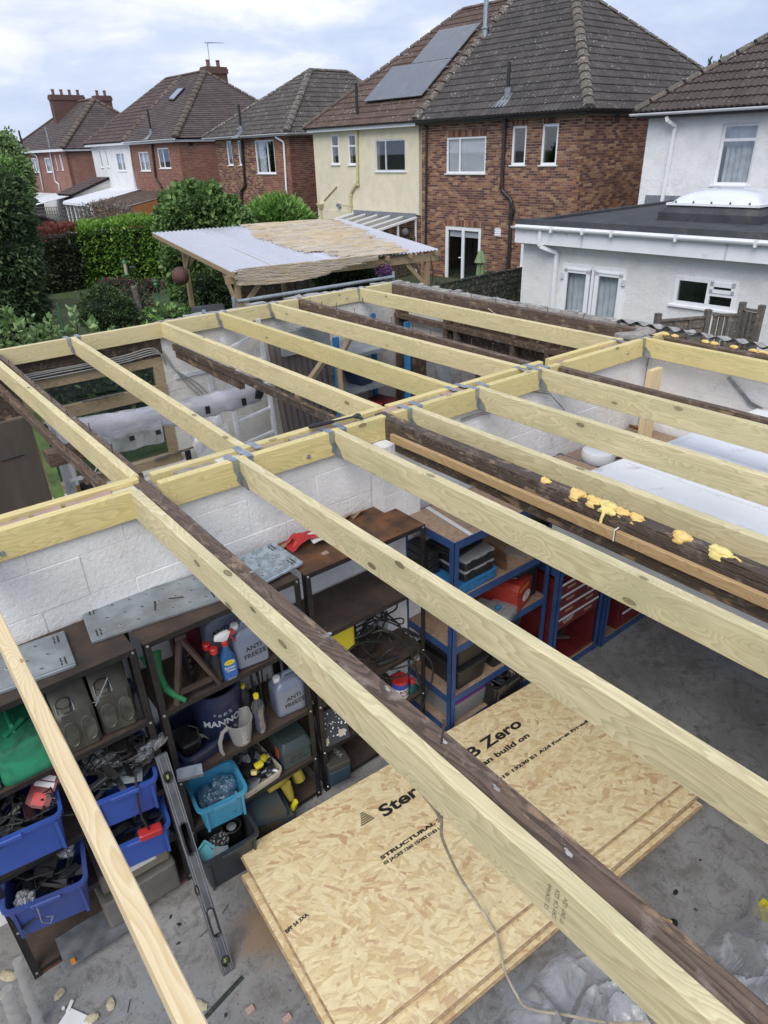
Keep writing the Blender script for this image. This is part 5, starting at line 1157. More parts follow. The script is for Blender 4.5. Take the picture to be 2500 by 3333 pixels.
for k in range(9):
 t=k/8;c=top+Vector((0.2*t,.1-1.4*t,.02-.12*t));mb.bar(c+Vector((-.18,0,0)),c+Vector((.18,0,0)),.012,.012)
mb.build('television_aerial',M_galv,h2)
def on_r2(px,py): return F_plane(px,py,Vector((x0,0,e2+.08)),Vector((-sl2,0,1)).normalized())
sk=[on_r2(548,326),on_r2(566,328),on_r2(603,287),on_r2(582,289)]
n2=Vector((-sl2,0,1)).normalized();mb=MB();mb.prism(sk,n2*.06);so_=mb.build('skylight',M_blkp,h2);cen=sum(sk,Vector())/4;mb=MB();mb.prism([cen+(p-cen)*.84+n2*.058 for p in sk],n2*.01);mb.build('pane',pm('sky_reflecting_glass',(.5,.55,.6),(.5,.55,.6),2,.08,0,1.0),so_)
roofvent(h2,493,438,1.25,.06,M_blkp,sl=sl2,e=e2)
h2b=thing('white_house','white rendered semi with corrugated looking brown roof in the far terrace','house',(OFF,47.5,BASE),frame='F')
w2b=[win_px(h2b,320,487.5,338,545.4),win_px(h2b,340,487.5,357,543.6),win_px(h2b,374.4,496.6,413.4,556.3)]
wallpanel(h2b,'wall','f',OFF-.02,y2m,y2b,BASE,EZ,w2b,M_whr)
for k,w_ in enumerate(w2b): window(h2b,'f',OFF-.02,*w_,bars=((0.66,) if k<2 else (.4,)) if k==2 else (),fr=.07,curtain=(0,1,M_curt,1.0) if k==2 else None)
mb=MB();mb.box(OFF,y2b-.2,BASE,OFF+9,y2b,EZ);mb.box(OFF+8.8,y2a+.22,BASE,OFF+9,y2b-.2,EZ);mb.build('back_wall',M_whr,h2b)
roof_slope(h2b,[(x0,y2B,e2),(x0,y2M,e2),tuple(m2),tuple(a2L)],None,M_tRed,nobj=200,thick=.03)
roof_slope(h2b,[(x0+d2,y2B,e2),(x0,y2B,e2),tuple(a2L)],None,M_tRed,tg=.7,tw=.6);roof_slope(h2b,[(x0+d2,y2M,e2),(x0+d2,y2B,e2),tuple(a2L),tuple(m2)],None,M_tRed,tg=.7,tw=.6)
ridge(h2b,(x0,y2B,e2),a2L,M_rdgR,.13);ridge(h2b,m2,a2L,M_rdgR,.13);ridge(h2b,(x0,y2M,e2+.03),m2,M_rdgR,.15)
mb=MB();mb.box(x0+.03,y2M,EZ-.06,x0+.06,y2B-.1,EZ+.06);mb.box(x0+.06,y2M,EZ-.05,OFF-.02,y2B-.1,EZ-.01);mb.build('fascia',M_upvc,h2b)
pipe(h2b,[pp(417,464,d=.25),pp(424,470),pp(444,612)],.04,M_upvc)
# ------------------------------------------------ house one (farthest)
h1=thing('brick_house','farthest red brick house with a broad four pot chimney breast','house',(OFF,61,BASE),frame='F')
y1a=55.5;y1b=66.6
w1=[win_px(h1,*q) for q in ((68,509,82,554.5),(80.8,509,90.4,552.7),(100.6,514.7,127.7,561),(142.9,514,170.7,561),(176.5,503.8,190,553.7),(191.5,503.8,208,553.7))]
wallpanel(h1,'wall','f',OFF,y1a,y1b,BASE,EZ-.2,w1,M_far);wallpanel(h1,'side_wall','s',y1a,OFF+.0,OFF+8,BASE,EZ-.2,[],M_far)
mb=MB();mb.box(OFF+7.8,y1a+.22,BASE,OFF+8,y1b,EZ-.2);mb.box(OFF+.22,y1b-.2,BASE,OFF+7.8,y1b,EZ-.2);mb.build('back_wall',M_far,h1)
for k,w_ in enumerate(w1): window(h1,'f',OFF,*w_,bars=(0.5,) if k==2 else (),fr=.09,curtain=(0,1,M_curt,1.0) if k in (2,3) else None)
e1=EZ-.03;X1=x0+4.3;a1R=at_x(304,322,X1);a1L=at_x(250,333,X1);z1=(a1R.z+a1L.z)/2;a1R.z=a1L.z=z1;y1A=55.2;y1B=68.0;d1=8.8;sl1=(z1-e1)/4.3
roof_slope(h1,[(x0,y1B,e1),(x0,y1A,e1),tuple(a1R),tuple(a1L)],None,M_tPlain,tw=.5,tg=.2,style='flat');roof_slope(h1,[(x0,y1A,e1),(x0+d1,y1A,e1),tuple(a1R)],None,M_tPlain,tw=.5,tg=.2,style='flat')
roof_slope(h1,[(x0+d1,y1B,e1),(x0,y1B,e1),tuple(a1L)],None,M_tPlain,tw=.6,tg=.6,style='flat');roof_slope(h1,[(x0+d1,y1A,e1),(x0+d1,y1B,e1),tuple(a1L),tuple(a1R)],None,M_tPlain,tw=.6,tg=.6,style='flat')
ridge(h1,(x0,y1A,e1+.03),a1R,M_rdgR,.2);ridge(h1,(x0+d1,y1A,e1),a1R,M_rdgR,.16);ridge(h1,a1R,a1L,M_rdgR,.16);ridge(h1,(x0,y1B,e1),a1L,M_rdgR,.16)
mb=MB();mb.box(x0-.02,y1A+.1,EZ-.22,x0+.06,y1B-.1,EZ-.04);mb.box(x0+.06,y1A+.1,EZ-.21,OFF,y1B-.1,EZ-.18);mb.box(x0,y1A+.06,EZ-.22,x0+d1,y1A+.13,EZ-.04);mb.build('fascia',M_upvc,h1)
cb=F_plane(186,405,Vector((x0,0,e1)),Vector((-sl1,0,1)).normalized());ct=at_x(161,308,cb.x)
chim(h1,cb.x+1.25,cb.y+.3,cb.z-.5,ct.z,2.5,.6,4,M_chb,None)
c2_=at_x(335,340,X1+1.6);chim(h1,X1+1.6,c2_.y,z1-1.6,at_x(335,311,X1+1.6).z,1.2,.8,2,M_chb,None)
for q,m_ in (([pp(86,497),pp(94,585),pp(103,592),pp(106,634)],M_blkp),([pp(108,494,d=.3),pp(124,508),pp(145,620)],M_upvcd),([pp(166,494),pp(184,590),pp(196,600),pp(198,618)],M_upvcd)): pipe(h1,q,.055,m_)
for px_,py_ in ((76,486),(163,479)): roofvent(h1,px_,py_,1.3,.07,M_blkp if px_<100 else M_galv2,False,sl1,e1)
mb=MB();mb.box(OFF-.03,y1a+2.5,BASE,OFF+.0,y1b,fac(100,625).z);mb.build('white_plinth',M_whr,h1)
# ------------------------------------------------ white pebbledashed house and its flat roofed extension
wh=thing('white_house','white pebbledashed house with umber tiled roof, upper window and net curtains','house',(OFF,6,BASE),frame='F')
yW=fac(2119,520).y;ww=win_px(wh,2354,403,2433.5,604)
zf=fac(2101,660).z
wallpanel(wh,'wall','f',OFF,-8,yW,BASE,4.30,[ww],M_pebble);wallpanel(wh,'side_wall','s',yW,OFF,OFF+9,BASE,4.30,[],M_pebble)
for o in wh.children:
 if o.name.startswith('side_wall'): pass
window(wh,'f',OFF,*ww,hbars=((0.74,0,1),),fr=0.065,recess=0.12,curtain=(0.05,0.86,M_curt,0.9))
ew=4.40;yWe=yW+.5
XW=x0+4.6;slW=slope*0.93;aw=Vector((XW,yWe-4.6,ew+4.6*slW))
roof_slope(wh,[(x0,yWe,ew),(x0,-7.5,ew),(XW,-4,aw.z),tuple(aw)],None,M_tWh,nobj=300,tg=.345,thick=.03)
roof_slope(wh,[(x0+9.2,yWe,ew),(x0,yWe,ew),tuple(aw)],None,M_tWh,tg=.7,tw=.6)
ridge(wh,(x0,yWe,ew+.03),aw,M_rdg,.14);ridge(wh,aw,(XW,-4,aw.z),M_rdg,.14)
mb=MB();mb.box(x0+.03,-7.5,4.24,x0+.06,yWe-.1,4.38);mb.box(x0+.06,-7.5,4.24,OFF,yWe-.1,4.27);mb.build('fascia',M_blkp,wh)
gutter(wh,(x0-.05,-7.5,4.36),(x0-.05,yWe+.08,4.36),M_upvc,.065)
pipe(wh,[pp(2189,380,d=.3),pp(2194,395,d=.3),pp(2203,412,d=.06),pp(2155,676,d=.06)],0.04,M_upvc,square=True)
mb=MB();mb.box(OFF-.03,-8,zf-.02,OFF-.0,yW,zf+.20);mb.build('lead_flashing',M_lead,wh)
ex=thing('house_extension','flat roofed white pebbledashed extension with deep white fascia and french doors','extension',(13,5,BASE),frame='F')
XE=13.0;yE=9.74;zr0=2.25
ed=win_px(ex,1834,857,2043,878,XE);ed=(ed[0],ed[1],ed[3]-2.06,ed[3]);ewn=win_px(ex,2203,896,2388,1016,XE)
wallpanel(ex,'wall','f',XE,-8,yE,BASE,2.02,[ed,ewn],M_pebble2);wallpanel(ex,'side_wall','s',yE,XE,OFF-.03,BASE,2.02,[],M_pebble2)
fd=window(ex,'f',XE,*ed,bars=(.5,),fr=.07,sill=False,name='french_door',recess=.03,curtain=(0.06,.94,M_curt,1.0))
for s in (0.25,.75):
 uc=ed[0]+(ed[1]-ed[0])*s;wd=(ed[1]-ed[0])/4-.06;mb=MB()
 for (a,b,c,d) in ((uc-wd,uc+wd,ed[2]+.07,ed[2]+.17),(uc-wd,uc+wd,ed[3]-.17,ed[3]-.07),(uc-wd,uc-wd+.09,ed[2]+.1,ed[3]-.1),(uc+wd-.09,uc+wd,ed[2]+.1,ed[3]-.1)): mb.box(XE-.035,a,c,XE+.0,b,d)
 mb.build('door_leaf',M_upvc,fd);mb=MB();mb.box(XE-.05,uc-.22,ed[3]-.115,XE-.035,uc+.22,ed[3]-.09);mb.build('trickle_vent',M_upvc,fd)
for yy,zz in ((ed[1]-.03,ed[3]-.25),(ed[1]-.03,ed[3]-1.0),(ed[0]+.03,ed[3]-.25)): mb=MB();mb.box(XE-.06,yy-.04,zz-.06,XE-.03,yy+.04,zz+.06);mb.build('hinge',M_upvcd,fd)
wn=window(ex,'f',XE,*ewn,bars=(.44,),hbars=((.52,0,.44),),fr=.075,recess=.03)
mb=MB();
c0,c1=ewn[0]+.05,ewn[0]+(ewn[1]-ewn[0])*.42;z0_,z1_=ewn[2]+(ewn[3]-ewn[2])*.56,ewn[3]-.04
for (a,b,c,d) in ((c0,c1,z0_,z0_+.06),(c0,c1,z1_-.08,z1_),(c0,c0+.06,z0_,z1_),(c1-.06,c1,z0_,z1_)): mb.box(XE-.04,a,c,XE+.005,b,d)
mb.build('opening_light',M_upvc,wn)
# fascia, gutter, roof deck
XFa=12.72;yFe=10.0
mb=MB();mb.box(XFa,-8,1.83,XFa+.03,yFe,2.20);mb.box(XFa+.03,-8,1.83,XE,yFe,1.86);mb.build('fascia',M_upvc,ex)
for k,yj in enumerate((8.3,5.4,2.4)): mb=MB();mb.box(XFa-.004,yj-.02,1.83,XFa,yj+.02,2.12);mb.build('fascia_joint',M_upvcd,ex)
gutter(ex,(XFa-.06,-8,2.17),(XFa-.06,yFe+.04,2.17),M_upvc,.06)
for yj in (9.0,8.25,7.6,6.3,4.9,3.5): mb=MB();mb.box(XFa-.13,yj-.02,2.09,XFa-.0,yj+.02,2.20);mb.build('gutter_clip',M_upvc,ex)
mb=MB();mb.box(XFa+.03,-8,2.14,OFF-.03,yFe,2.20);mb.build('roof_deck',M_felt,ex)
mb=MB();mb.prism([(XFa+.0,-8,2.20),(XFa+.20,-8,2.20),(XFa+.14,-8,2.31),(XFa+.02,-8,2.31)],(0,8+yFe,0));mb.build('felt_kerb',M_felt,ex)
k=0;y=-7.0
while y<yFe-.1:   # felt laps run away from the eaves
 mb=MB();mb.box(XFa+.2,y,2.2005,OFF-.03,y+1.01,2.2045+0.003*(k%2));mb.build('felt_strip',M_felt,ex);y+=1.0;k+=1
mb=MB();mb.box(XFa+.2,yFe-.12,2.2,OFF+2.5,yFe+.02,2.26);mb.build('felt_verge',M_felt,ex)
pipe(ex,[(XFa-.03,9.30,2.12),(XFa-.03,9.30,1.80),(XE-.06,9.02,1.66),(XE-.06,9.02,BASE)],.036,M_upvc,square=True)
# skylight with curb
s0_=F_z(2151,712,2.22);s1_=F_z(2459,733,2.22)
sx0=(s0_.x+s1_.x)/2;sy1=s0_.y;sy0=s1_.y;sx1=sx0+1.75
cb_=MB();cb_.loft([[Vector((a,b,z)) for a,b in ((sx0+i,sy0+i),(sx1-i,sy0+i),(sx1-i,sy1-i),(sx0+i,sy1-i))] for z,i in ((2.20,0),(2.36,0),(2.50,.16))]);cu_=cb_.build('skylight_kerb',M_felt,ex)
fr_=MB();fr_.loft([[Vector((a,b,z)) for a,b in ((sx0+i,sy0+i),(sx1-i,sy0+i),(sx1-i,sy1-i),(sx0+i,sy1-i))] for z,i in ((2.50,.10),(2.545,.10),(2.545,.14))]);fr_.build('skylight_frame',M_upvc,cu_)
M_dome=pm('milky_dome',(0.72,0.74,0.77),(0.66,0.68,0.72),2,0.12,0.0,spec=0.7)
dm=MB();cx=(sx0+sx1)/2;cy=(sy0+sy1)/2;hx_=(sx1-sx0)/2-.16;hy=(sy1-sy0)/2-.16
def dome(u,v):
 a=2*u-1;b=2*v-1;h=(max(0,1-abs(a)**2.6)*max(0,1-abs(b)**2.6))**0.5;return (cx+a*hx_,cy+b*hy,2.545+.27*h)
dm.grid(dome,18,18);dm.build('dome',M_dome,cu_,True,fixn=False)
for k in range(5): yy=sy0+.3+k*(sy1-sy0-.6)/4;mb=MB();mb.lathe([(.02,0),(.02,.02),(.005,.05)],(sx0+.12,yy,2.545),6);mb.build('fixing_cap',M_blkp,cu_)
# ------------------------------------------------ sheds, lean-tos and fences between the gardens
ln=thing('lean_to','brown tiled lean-to with cream wall between the far houses','outbuilding',(OFF-2,53,BASE),frame='F')
zz=fac(315,577).z
mb=MB();mb.box(OFF-2.5,48.7,BASE,OFF,48.9,1.7);mb.prism([(OFF-2.5,48.7,1.7),(OFF,48.7,1.7),(OFF,48.7,zz-.1)],(0,.2,0));mb.build('wall',M_blk2,ln)
roof_slope(ln,[(OFF-2.6,51.4,1.74),(OFF-2.6,48.6,1.74),(OFF,48.6,zz),(OFF,51.4,zz)],None,M_tRed,nobj=0)
def leanroof(name,label,x0_,x1_,y0_,y1_,za,zb,n,mat,matw,front=None,wood_=False):
 r=thing(name,label,'lean-to',((x0_+x1_)/2,(y0_+y1_)/2,BASE),frame='F')
 for k in range(n):
  a=y0_+(y1_-y0_)*k/n;b=y0_+(y1_-y0_)*(k+1)/n
  mb=MB();mb.add([(x0_,a,za),(x0_,b-.04,za),(x1_,b-.04,zb),(x1_,a,zb)],[(0,1,2,3)]);mb.add([(x0_,a,za-.02),(x0_,b-.04,za-.02),(x1_,b-.04,zb-.02),(x1_,a,zb-.02)],[(0,1,2,3)]);mb.build('roof_panel',mat,r,fixn=False)
  mb=MB();mb.bar((x0_,b-.02,za+.02),(x1_,b-.02,zb+.02),.05,.06);mb.build('glazing_bar',matw,r)
 mb=MB();mb.box(x0_-.05,y0_,za-.14,x0_+.02,y1_,za+.0);mb.build('eaves_beam',matw,r)
 return r
q0=F_z(211,648.5,1.25);q1=F_z(303,677,1.25)
M_whp=pm('white_corrugated_roof',(.70,.73,.78),(.6,.63,.68),2,.4,.05);M_brp=pm('brown_ribbed_roof',(.20,.15,.12),(.13,.10,.08),3,.6,.1);M_orw=wood('orange_cladding',(.38,.17,.06),(.26,.10,.035),(.1,.05,.02),None,0,.6)
l1=leanroof('lean_to','white ribbed lean-to roof of the far white house',OFF-3.3,OFF,44.2,48.5,1.38,2.0,7,M_whp,M_upvc)
for k in range(7):
 y=44.3+k*.68;mb=MB();mb.box(OFF-3.25,y-.05,BASE,OFF-3.15,y+.05,1.3);mb.build('post',M_upvc,l1)
mb=MB();mb.box(OFF-3.22,44.3,BASE,OFF-3.2,48.4,1.25);mb.build('glazing',M_glass,l1);mb=MB();mb.box(OFF-3.2,44.2,BASE,OFF,44.25,1.4);mb.build('side_wall',M_upvc,l1)
l2=leanroof('lean_to','brown ribbed lean-to roof with orange timber gable, behind the hazel tree',OFF-3.2,OFF,38.9,44.0,1.40,1.92,9,M_brp,M_brp)
mb=MB();mb.prism([(OFF-3.1,38.85,BASE),(OFF,38.85,BASE),(OFF,38.85,1.88),(OFF-3.1,38.85,1.36)],(0,.06,0));mb.build('gable_wall',M_orw,l2)
for k in range(3): mb=MB();mb.box(OFF-3.0+k*1.0,38.80,.35,OFF-2.1+k*1.0,38.845,.98);w_=mb.build('window_frame',M_orw,l2);mb=MB();mb.box(OFF-2.9+k*1.0,38.78,.43,OFF-2.2+k*1.0,38.80,.90);mb.build('pane',M_dark,w_)
mb=MB();mb.box(OFF-3.15,38.9,BASE,OFF-3.1,44.0,1.3);mb.build('front_wall',M_orw,l2)
l3=leanroof('lean_to','low white ribbed roof in front of the farthest house',OFF-4.0,OFF-.05,55.6,59.5,0.75,1.45,5,M_whp,M_upvc)
for y in (55.7,57,58.2,59.4): mb=MB();mb.box(OFF-3.95,y-.05,BASE,OFF-3.85,y+.05,.65);mb.build('post',M_upvc,l3)
mb=MB();mb.box(OFF-4.0,55.6,BASE,OFF-3.97,59.4,.1);mb.build('panel',M_upvc,l3)
gb=thing('flat_garage','flat grey roofed outbuilding at the far left','outbuilding',(14,57,BASE),frame='F')
mb=MB();mb.box(OFF-5.5,59.8,BASE,OFF-1,65,.95);mb.build('wall',M_blk2,gb);mb=MB();mb.box(OFF-5.7,59.6,.95,OFF-.9,65.2,1.12);mb.build('roof',M_felt,gb)
tr=thing('trellis_fence','grey square trellis fence behind the red tipped hedge','fence',(13,43,BASE),frame='F')
ta=F_z(160,690,0.75);tb=F_z(285,683,0.75)
ta=Vector((14.0,47.2,.55));tb=Vector((15.9,43.6,.55));nn=22
for k in range(nn+1):
 p=ta+(tb-ta)*k/nn;mb=MB();mb.bar(p+Vector((0,0,-.5)),p+Vector((0,0,.70)),.03,.025,up=(1,0,0));mb.build('trellis_slat',M_grey,tr)
for k in range(7): mb=MB();z=-.5+k*.2;mb.bar(ta+Vector((-.02,0,z)),tb+Vector((-.02,0,z)),.025,.03);mb.build('trellis_rail',M_grey,tr)
rl=thing('iron_railing','black spiked iron railing at the far left','railing',(12,56,BASE),frame='F')
for k in range(26): mb=MB();y=52.2+k*.24;mb.box(OFF-4.9,y-.02,BASE,OFF-4.86,y+.02,1.0);mb.lathe([(.035,1.0),(.002,1.1)],(OFF-4.88,y,0),6);mb.build('bar',M_blkp,rl)
mb=MB();mb.box(OFF-4.91,52.1,.82,OFF-4.85,58.4,.86);mb.build('rail',M_blkp,rl)
wb_=MB();wb_.box(OFF-5.0,33,BASE,OFF-4.9,40.2,.55);single(wb_,'white_panel_fence',M_upvcd,'pale grey panel fence behind the bright hedge','fence',frame='F')
sh=thing('garden_shed','dark felted garden shed behind the red tipped hedge','shed',(11,40,BASE),frame='F')
sa=F_z(150,700,.55)
sa=F_side(128,701,35);a=sa.x-1.05;ze=sa.z-.95;mb=MB();mb.box(a,35,BASE,a+2.1,37.4,ze+.45);mb.prism([(a,35,ze+.45),(a+2.1,35,ze+.45),(a+1.05,35,ze+.9)],(0,2.4,0));mb.build('wall',M_oldd,sh)
for s in (-1,1): mb=MB();mb.prism([(a+1.05,34.8,ze+.90),(a+1.05+s*1.2,34.8,ze+.38),(a+1.05+s*1.2,34.8,ze+.45),(a+1.05,34.8,ze+.97)],(0,2.8,0));mb.build('roof_side',M_felt,sh)
# ================================================================ GARDEN
RN=np.random.RandomState(5)
def leaf_mesh(name,mat,c,d,size,asp=0.45,parent=None,jit=0.9,fold=0.25,kind='stuff',droop=0.2):
 n=len(c);c=np.asarray(c,float);d=np.asarray(d,float)
 d=d+RN.normal(0,jit,(n,3))*0.6;d[:,2]-=droop;d/=np.linalg.norm(d,axis=1)[:,None]+1e-9
 r=RN.normal(0,1,(n,3));s=np.cross(d,r);s/=np.linalg.norm(s,axis=1)[:,None]+1e-9;nn=np.cross(d,s)
 L=(size*(0.6+0.8*RN.rand(n)))[:,None];w=L*asp*0.5
 P=np.empty((n,6,3));P[:,0]=c;P[:,1]=c+d*L*0.35+s*w+nn*w*fold;P[:,2]=c+d*L*0.72+s*w*0.75+nn*w*fold;P[:,3]=c+d*L-nn*w*fold;P[:,4]=c+d*L*0.72-s*w*.75+nn*w*fold;P[:,5]=c+d*L*0.35-s*w+nn*w*fold
 V=P.reshape(-1,3)
 if parent is not None and parent.name in OR: V=V-np.array(OR[parent.name])
 b=(np.arange(n)*6)[:,None];F=np.concatenate([b+np.array([[0,1,2,3]]),b+np.array([[0,3,4,5]])],0)
 me=bpy.data.meshes.new(name);me.vertices.add(len(V));me.vertices.foreach_set('co',V.ravel())
 me.loops.add(F.size);me.loops.foreach_set('vertex_index',F.ravel().astype(np.int32));me.polygons.add(len(F));me.polygons.foreach_set('loop_start',(np.arange(len(F))*4).astype(np.int32))
 try: me.polygons.foreach_set('loop_total',np.full(len(F),4,np.int32))
 except Exception: pass
 me.update(calc_edges=True);me.validate();me.materials.append(mat)
 o=link(name,me,parent);
 if kind: o['kind']=kind
 return o
def leaf_unit(name,mat,asp=0.5):
 w=asp*0.5;m=MB();m.add([(0,0,0),(.35,w,.25*w),(.72,w*.75,.25*w),(1,0,-.1*w),(.72,-w*.75,.25*w),(.35,-w,.25*w)],[(0,1,2,3),(0,3,4,5)]);o=m.build(name,mat,None,fixn=False);me=o.data;bpy.data.objects.remove(o);return me
def leaf_parts(root,me,c,d,size):
 og=OR.get(root.name,Vector((0,0,0)))
 for p,q in zip(c,d):
  o=link('leaf',me,root);z=(Vector(q)+Vector(RN.normal(0,.45,3))).normalized();x=z.cross(Vector(RN.normal(0,1,3))).normalized();y=z.cross(x)
  s=size*(0.6+0.8*RN.rand());o.matrix_local=Matrix.Translation(Vector(p)-og)@Matrix(((z.x,x.x,y.x,0),(z.y,x.y,y.y,0),(z.z,x.z,y.z,0),(0,0,0,1)))@Matrix.Scale(s,4)
def ell(center,r,n,inner=0.62,noisea=0.34,seed=0,up=0.0):
 v=RN.normal(0,1,(n,3));v/=np.linalg.norm(v,axis=1)[:,None]
 k=np.array([1+noisea*noise.noise(Vector(x*2.2)+Vector((seed,0,0)))+noisea*.6*noise.noise(Vector(x*6)+Vector((seed,7,0))) for x in v])
 rad=(inner+(1-inner)*RN.rand(n)**0.6)*k
 p=np.array(center)+v*np.array(r)*rad[:,None];return p,v
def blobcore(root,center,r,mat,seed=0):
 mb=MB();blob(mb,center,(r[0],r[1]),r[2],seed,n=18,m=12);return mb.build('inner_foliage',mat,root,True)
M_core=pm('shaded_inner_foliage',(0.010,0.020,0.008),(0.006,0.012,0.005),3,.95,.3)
def crown(name,label,cat,base,parts,mat,size,dens,trunk=None,core=True,asp=.5,nparts=0,group=None,matb=None,jit=.9,cs=0.72,droop=.2):
 r=thing(name,label,cat,base,group)
 C_=[];D_=[]
 for i,(c,rr) in enumerate(parts):
  area=4*pi*((rr[0]*rr[1]+rr[0]*rr[2]+rr[1]*rr[2])/3);n=int(area*dens)
  p,v=ell(c,rr,n,seed=i*3.3+len(label));C_.append(p);D_.append(v)
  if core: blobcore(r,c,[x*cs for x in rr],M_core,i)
 C_=np.concatenate(C_);D_=np.concatenate(D_);keep=C_[:,2]>GZ;C_=C_[keep];D_=D_[keep]
 if nparts:
  dist=np.linalg.norm(C_-np.array([0,0,CAMZ]),axis=1)+RN.rand(len(C_))*.6;idx=np.argsort(dist)[:nparts];me=leaf_unit('leaf',mat,asp);leaf_parts(r,me,C_[idx],D_[idx],size);m_=np.ones(len(C_),bool);m_[idx]=False;C_=C_[m_];D_=D_[m_]
 k=(RN.rand(len(C_))<0.5) if matb else np.ones(len(C_),bool)
 leaf_mesh('crown',mat,C_[k],D_[k],size,asp,r,jit,droop=droop)
 if matb: leaf_mesh('crown_young',matb,C_[~k],D_[~k],size,asp,r,jit,droop=droop)
 if trunk:
  for t in trunk:
   mb=MB();mb.tube(t[0],t[1],8);mb.build('trunk' if t is trunk[0] else 'branch',M_bark,r,True)
 return r
# long hedge: red tipped part and laurel part
ha=on_z(150,962,GZ);hb=on_z(545,910,GZ);hd=(hb-ha).normalized();hn=Vector((hd.y,-hd.x,0));
if hn.dot(Vector((0,1,0)))>0: hn=-hn   # towards the camera
def hedge(name,label,t0,t1,h,depth,mat,mat_top,size,dens,seed,nparts=0,asp=.42):
 base=ha+hd*((t0+t1)/2)-hn*depth/2;r=thing(name,label,'hedge',(base.x,base.y,GZ))
 mb=MB();p0=ha+hd*(t0+.15)-hn*.35;p1=ha+hd*(t1-.15)-hn*.35;
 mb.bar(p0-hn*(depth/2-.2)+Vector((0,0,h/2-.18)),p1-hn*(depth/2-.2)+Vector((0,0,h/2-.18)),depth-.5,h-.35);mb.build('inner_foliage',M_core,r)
 def surf(n,face):
  u=RN.rand(n);w=RN.rand(n);out=[];dr=[]
  for a,b in zip(u,w):
   t=t0+(t1-t0)*a
   if face=='front':
    bulge=0.22*noise.noise(Vector((t*.9,b*2,seed)))+.12*noise.noise(Vector((t*3,b*6,seed+4)));z=GZ+.05+(h-.0)*b;q=ha+hd*t+hn*(bulge-0.25*RN.rand()+ (0.25 if b>.8 else 0)*0-(.35*max(0,.35-b)))
    out.append((q.x,q.y,z));dr.append((hn.x,hn.y,.25))
   else:
    tz=h+.16*noise.noise(Vector((t*.8,w_:=b*2,seed+9)))+.1*noise.noise(Vector((t*3.2,b*5,seed+2)));q=ha+hd*t-hn*depth*b;out.append((q.x,q.y,GZ+tz-.18*RN.rand()));dr.append((0,0,1.0))
  return np.array(out),np.array(dr)
 L=t1-t0;pf,df=surf(int(L*h*dens),'front');pt,dt=surf(int(L*depth*dens*1.0),'top')
 if nparts:
  idx=np.argsort(-pf[:,2]+RN.rand(len(pf))*1.2)[:nparts];me=leaf_unit('leaf',mat,asp);leaf_parts(r,me,pf[idx],df[idx],size);m_=np.ones(len(pf),bool);m_[idx]=False;pf=pf[m_];df=df[m_]
 if mat_top:
  k=pf[:,2]>GZ+h-.45+.25*RN.rand(len(pf));leaf_mesh('red_shoots',mat_top,np.concatenate([pf[k],pt]),np.concatenate([df[k],dt])+np.array([0,0,.6]),size*1.0,asp*.8,r);pf=pf[~k];df=df[~k];leaf_mesh('foliage',mat,pf,df,size,asp,r)
 else: leaf_mesh('foliage',mat,np.concatenate([pf,pt]),np.concatenate([df,dt+np.array([0,0,.3])]),size,asp,r)
 return r
Lh=(hb-ha).length
topz=None
dz=(on_z(150,962,GZ)-ORG);d_=ray(202,742);tt=((ha+hd*1.0).to_2d().length)/Vector((d_.x,d_.y)).length;hred=CAMZ+d_.z*tt-GZ
d_=ray(400,726);q_=ha+hd*(Lh*.62);tt=q_.to_2d().length/Vector((d_.x,d_.y)).length;hlau=CAMZ+d_.z*tt-GZ
hedge('photinia_hedge','tall dark hedge with red young shoots along its top',-1.2,Lh*.36,hred,1.8,L_phot,L_photr,.15,330,3)
hedge('laurel_hedge','bright green clipped laurel hedge beyond the lawn',Lh*.33,Lh*1.12,hlau,2.0,L_laurel,None,.14,420,8,nparts=300)
# trees and shrubs
def atd(px,py,dist):   # point at horizontal distance along the sight line
 d=ray(px,py);return ORG+d*(dist/math.hypot(d.x,d.y))
def grp(pxs,dist,rad):
 return [(tuple(atd(x,y,dist+dd)),(r*1.0,r*1.0,r*rz)) for (x,y,dd,r,rz) in pxs]
b=atd(80,1100,17);
crown('conifer_tree','tall dense dark evergreen at the left edge of the garden','tree',(b.x,b.y,GZ),grp([(-20,700,0,.75,.9),(0,830,0,.80,1.0),(-30,950,0,.95,1.0),(30,1020,.3,.72,1.1),(-20,620,.3,.50,.8),(40,910,-.2,.42,1.1),(-60,800,0,.9,1.3),(50,780,.2,.24,.9),(20,600,.3,.3,.8)],17,1),L_dark,.10,900,core=True,asp=.42,cs=.80)
b=atd(20,520,42);crown('far_tree','pale green tree against the sky behind the farthest house','tree',(b.x,b.y,GZ),grp([(5,500,0,1.0,1.0),(-30,540,0,1.5,1.0),(45,560,-1,.8,.9),(5,600,0,1.4,1.0)],42,1),L_apple,.16,170,asp=.6)
b=atd(35,640,24);crown('light_tree','mid green loose tree beside the farthest house','tree',(b.x,b.y,GZ),grp([(20,620,0,.6,1),(55,650,0,.4,.9),(5,570,0,.45,1),(75,700,-1,.3,.8)],24,1),L_hazel,.11,330,matb=L_laurel2)
hz=atd(640,1000,20.5)
crown('hazel_tree','broad leafed green tree growing up behind the shelter','tree',(hz.x,hz.y,GZ),grp([(640,680,0,.72,.85),(585,710,0,.58,.85),(700,700,0,.68,.85),(640,640,0,.38,.8),(560,650,.2,.28,.8),(690,630,.2,.26,.9),(600,630,.1,.24,.9),(560,760,0,.40,.9),(760,730,0,.5,.8),(590,850,-.5,.5,.9),(620,920,-.5,.6,.9)],20.5,1),L_hazel,.13,420,nparts=300,asp=.8,matb=None,cs=.75,droop=.4,
trunk=[([(hz.x,hz.y,GZ),(hz.x+.1,hz.y,.6),(hz.x,hz.y+.1,1.6)],[.12,.09,.05])])
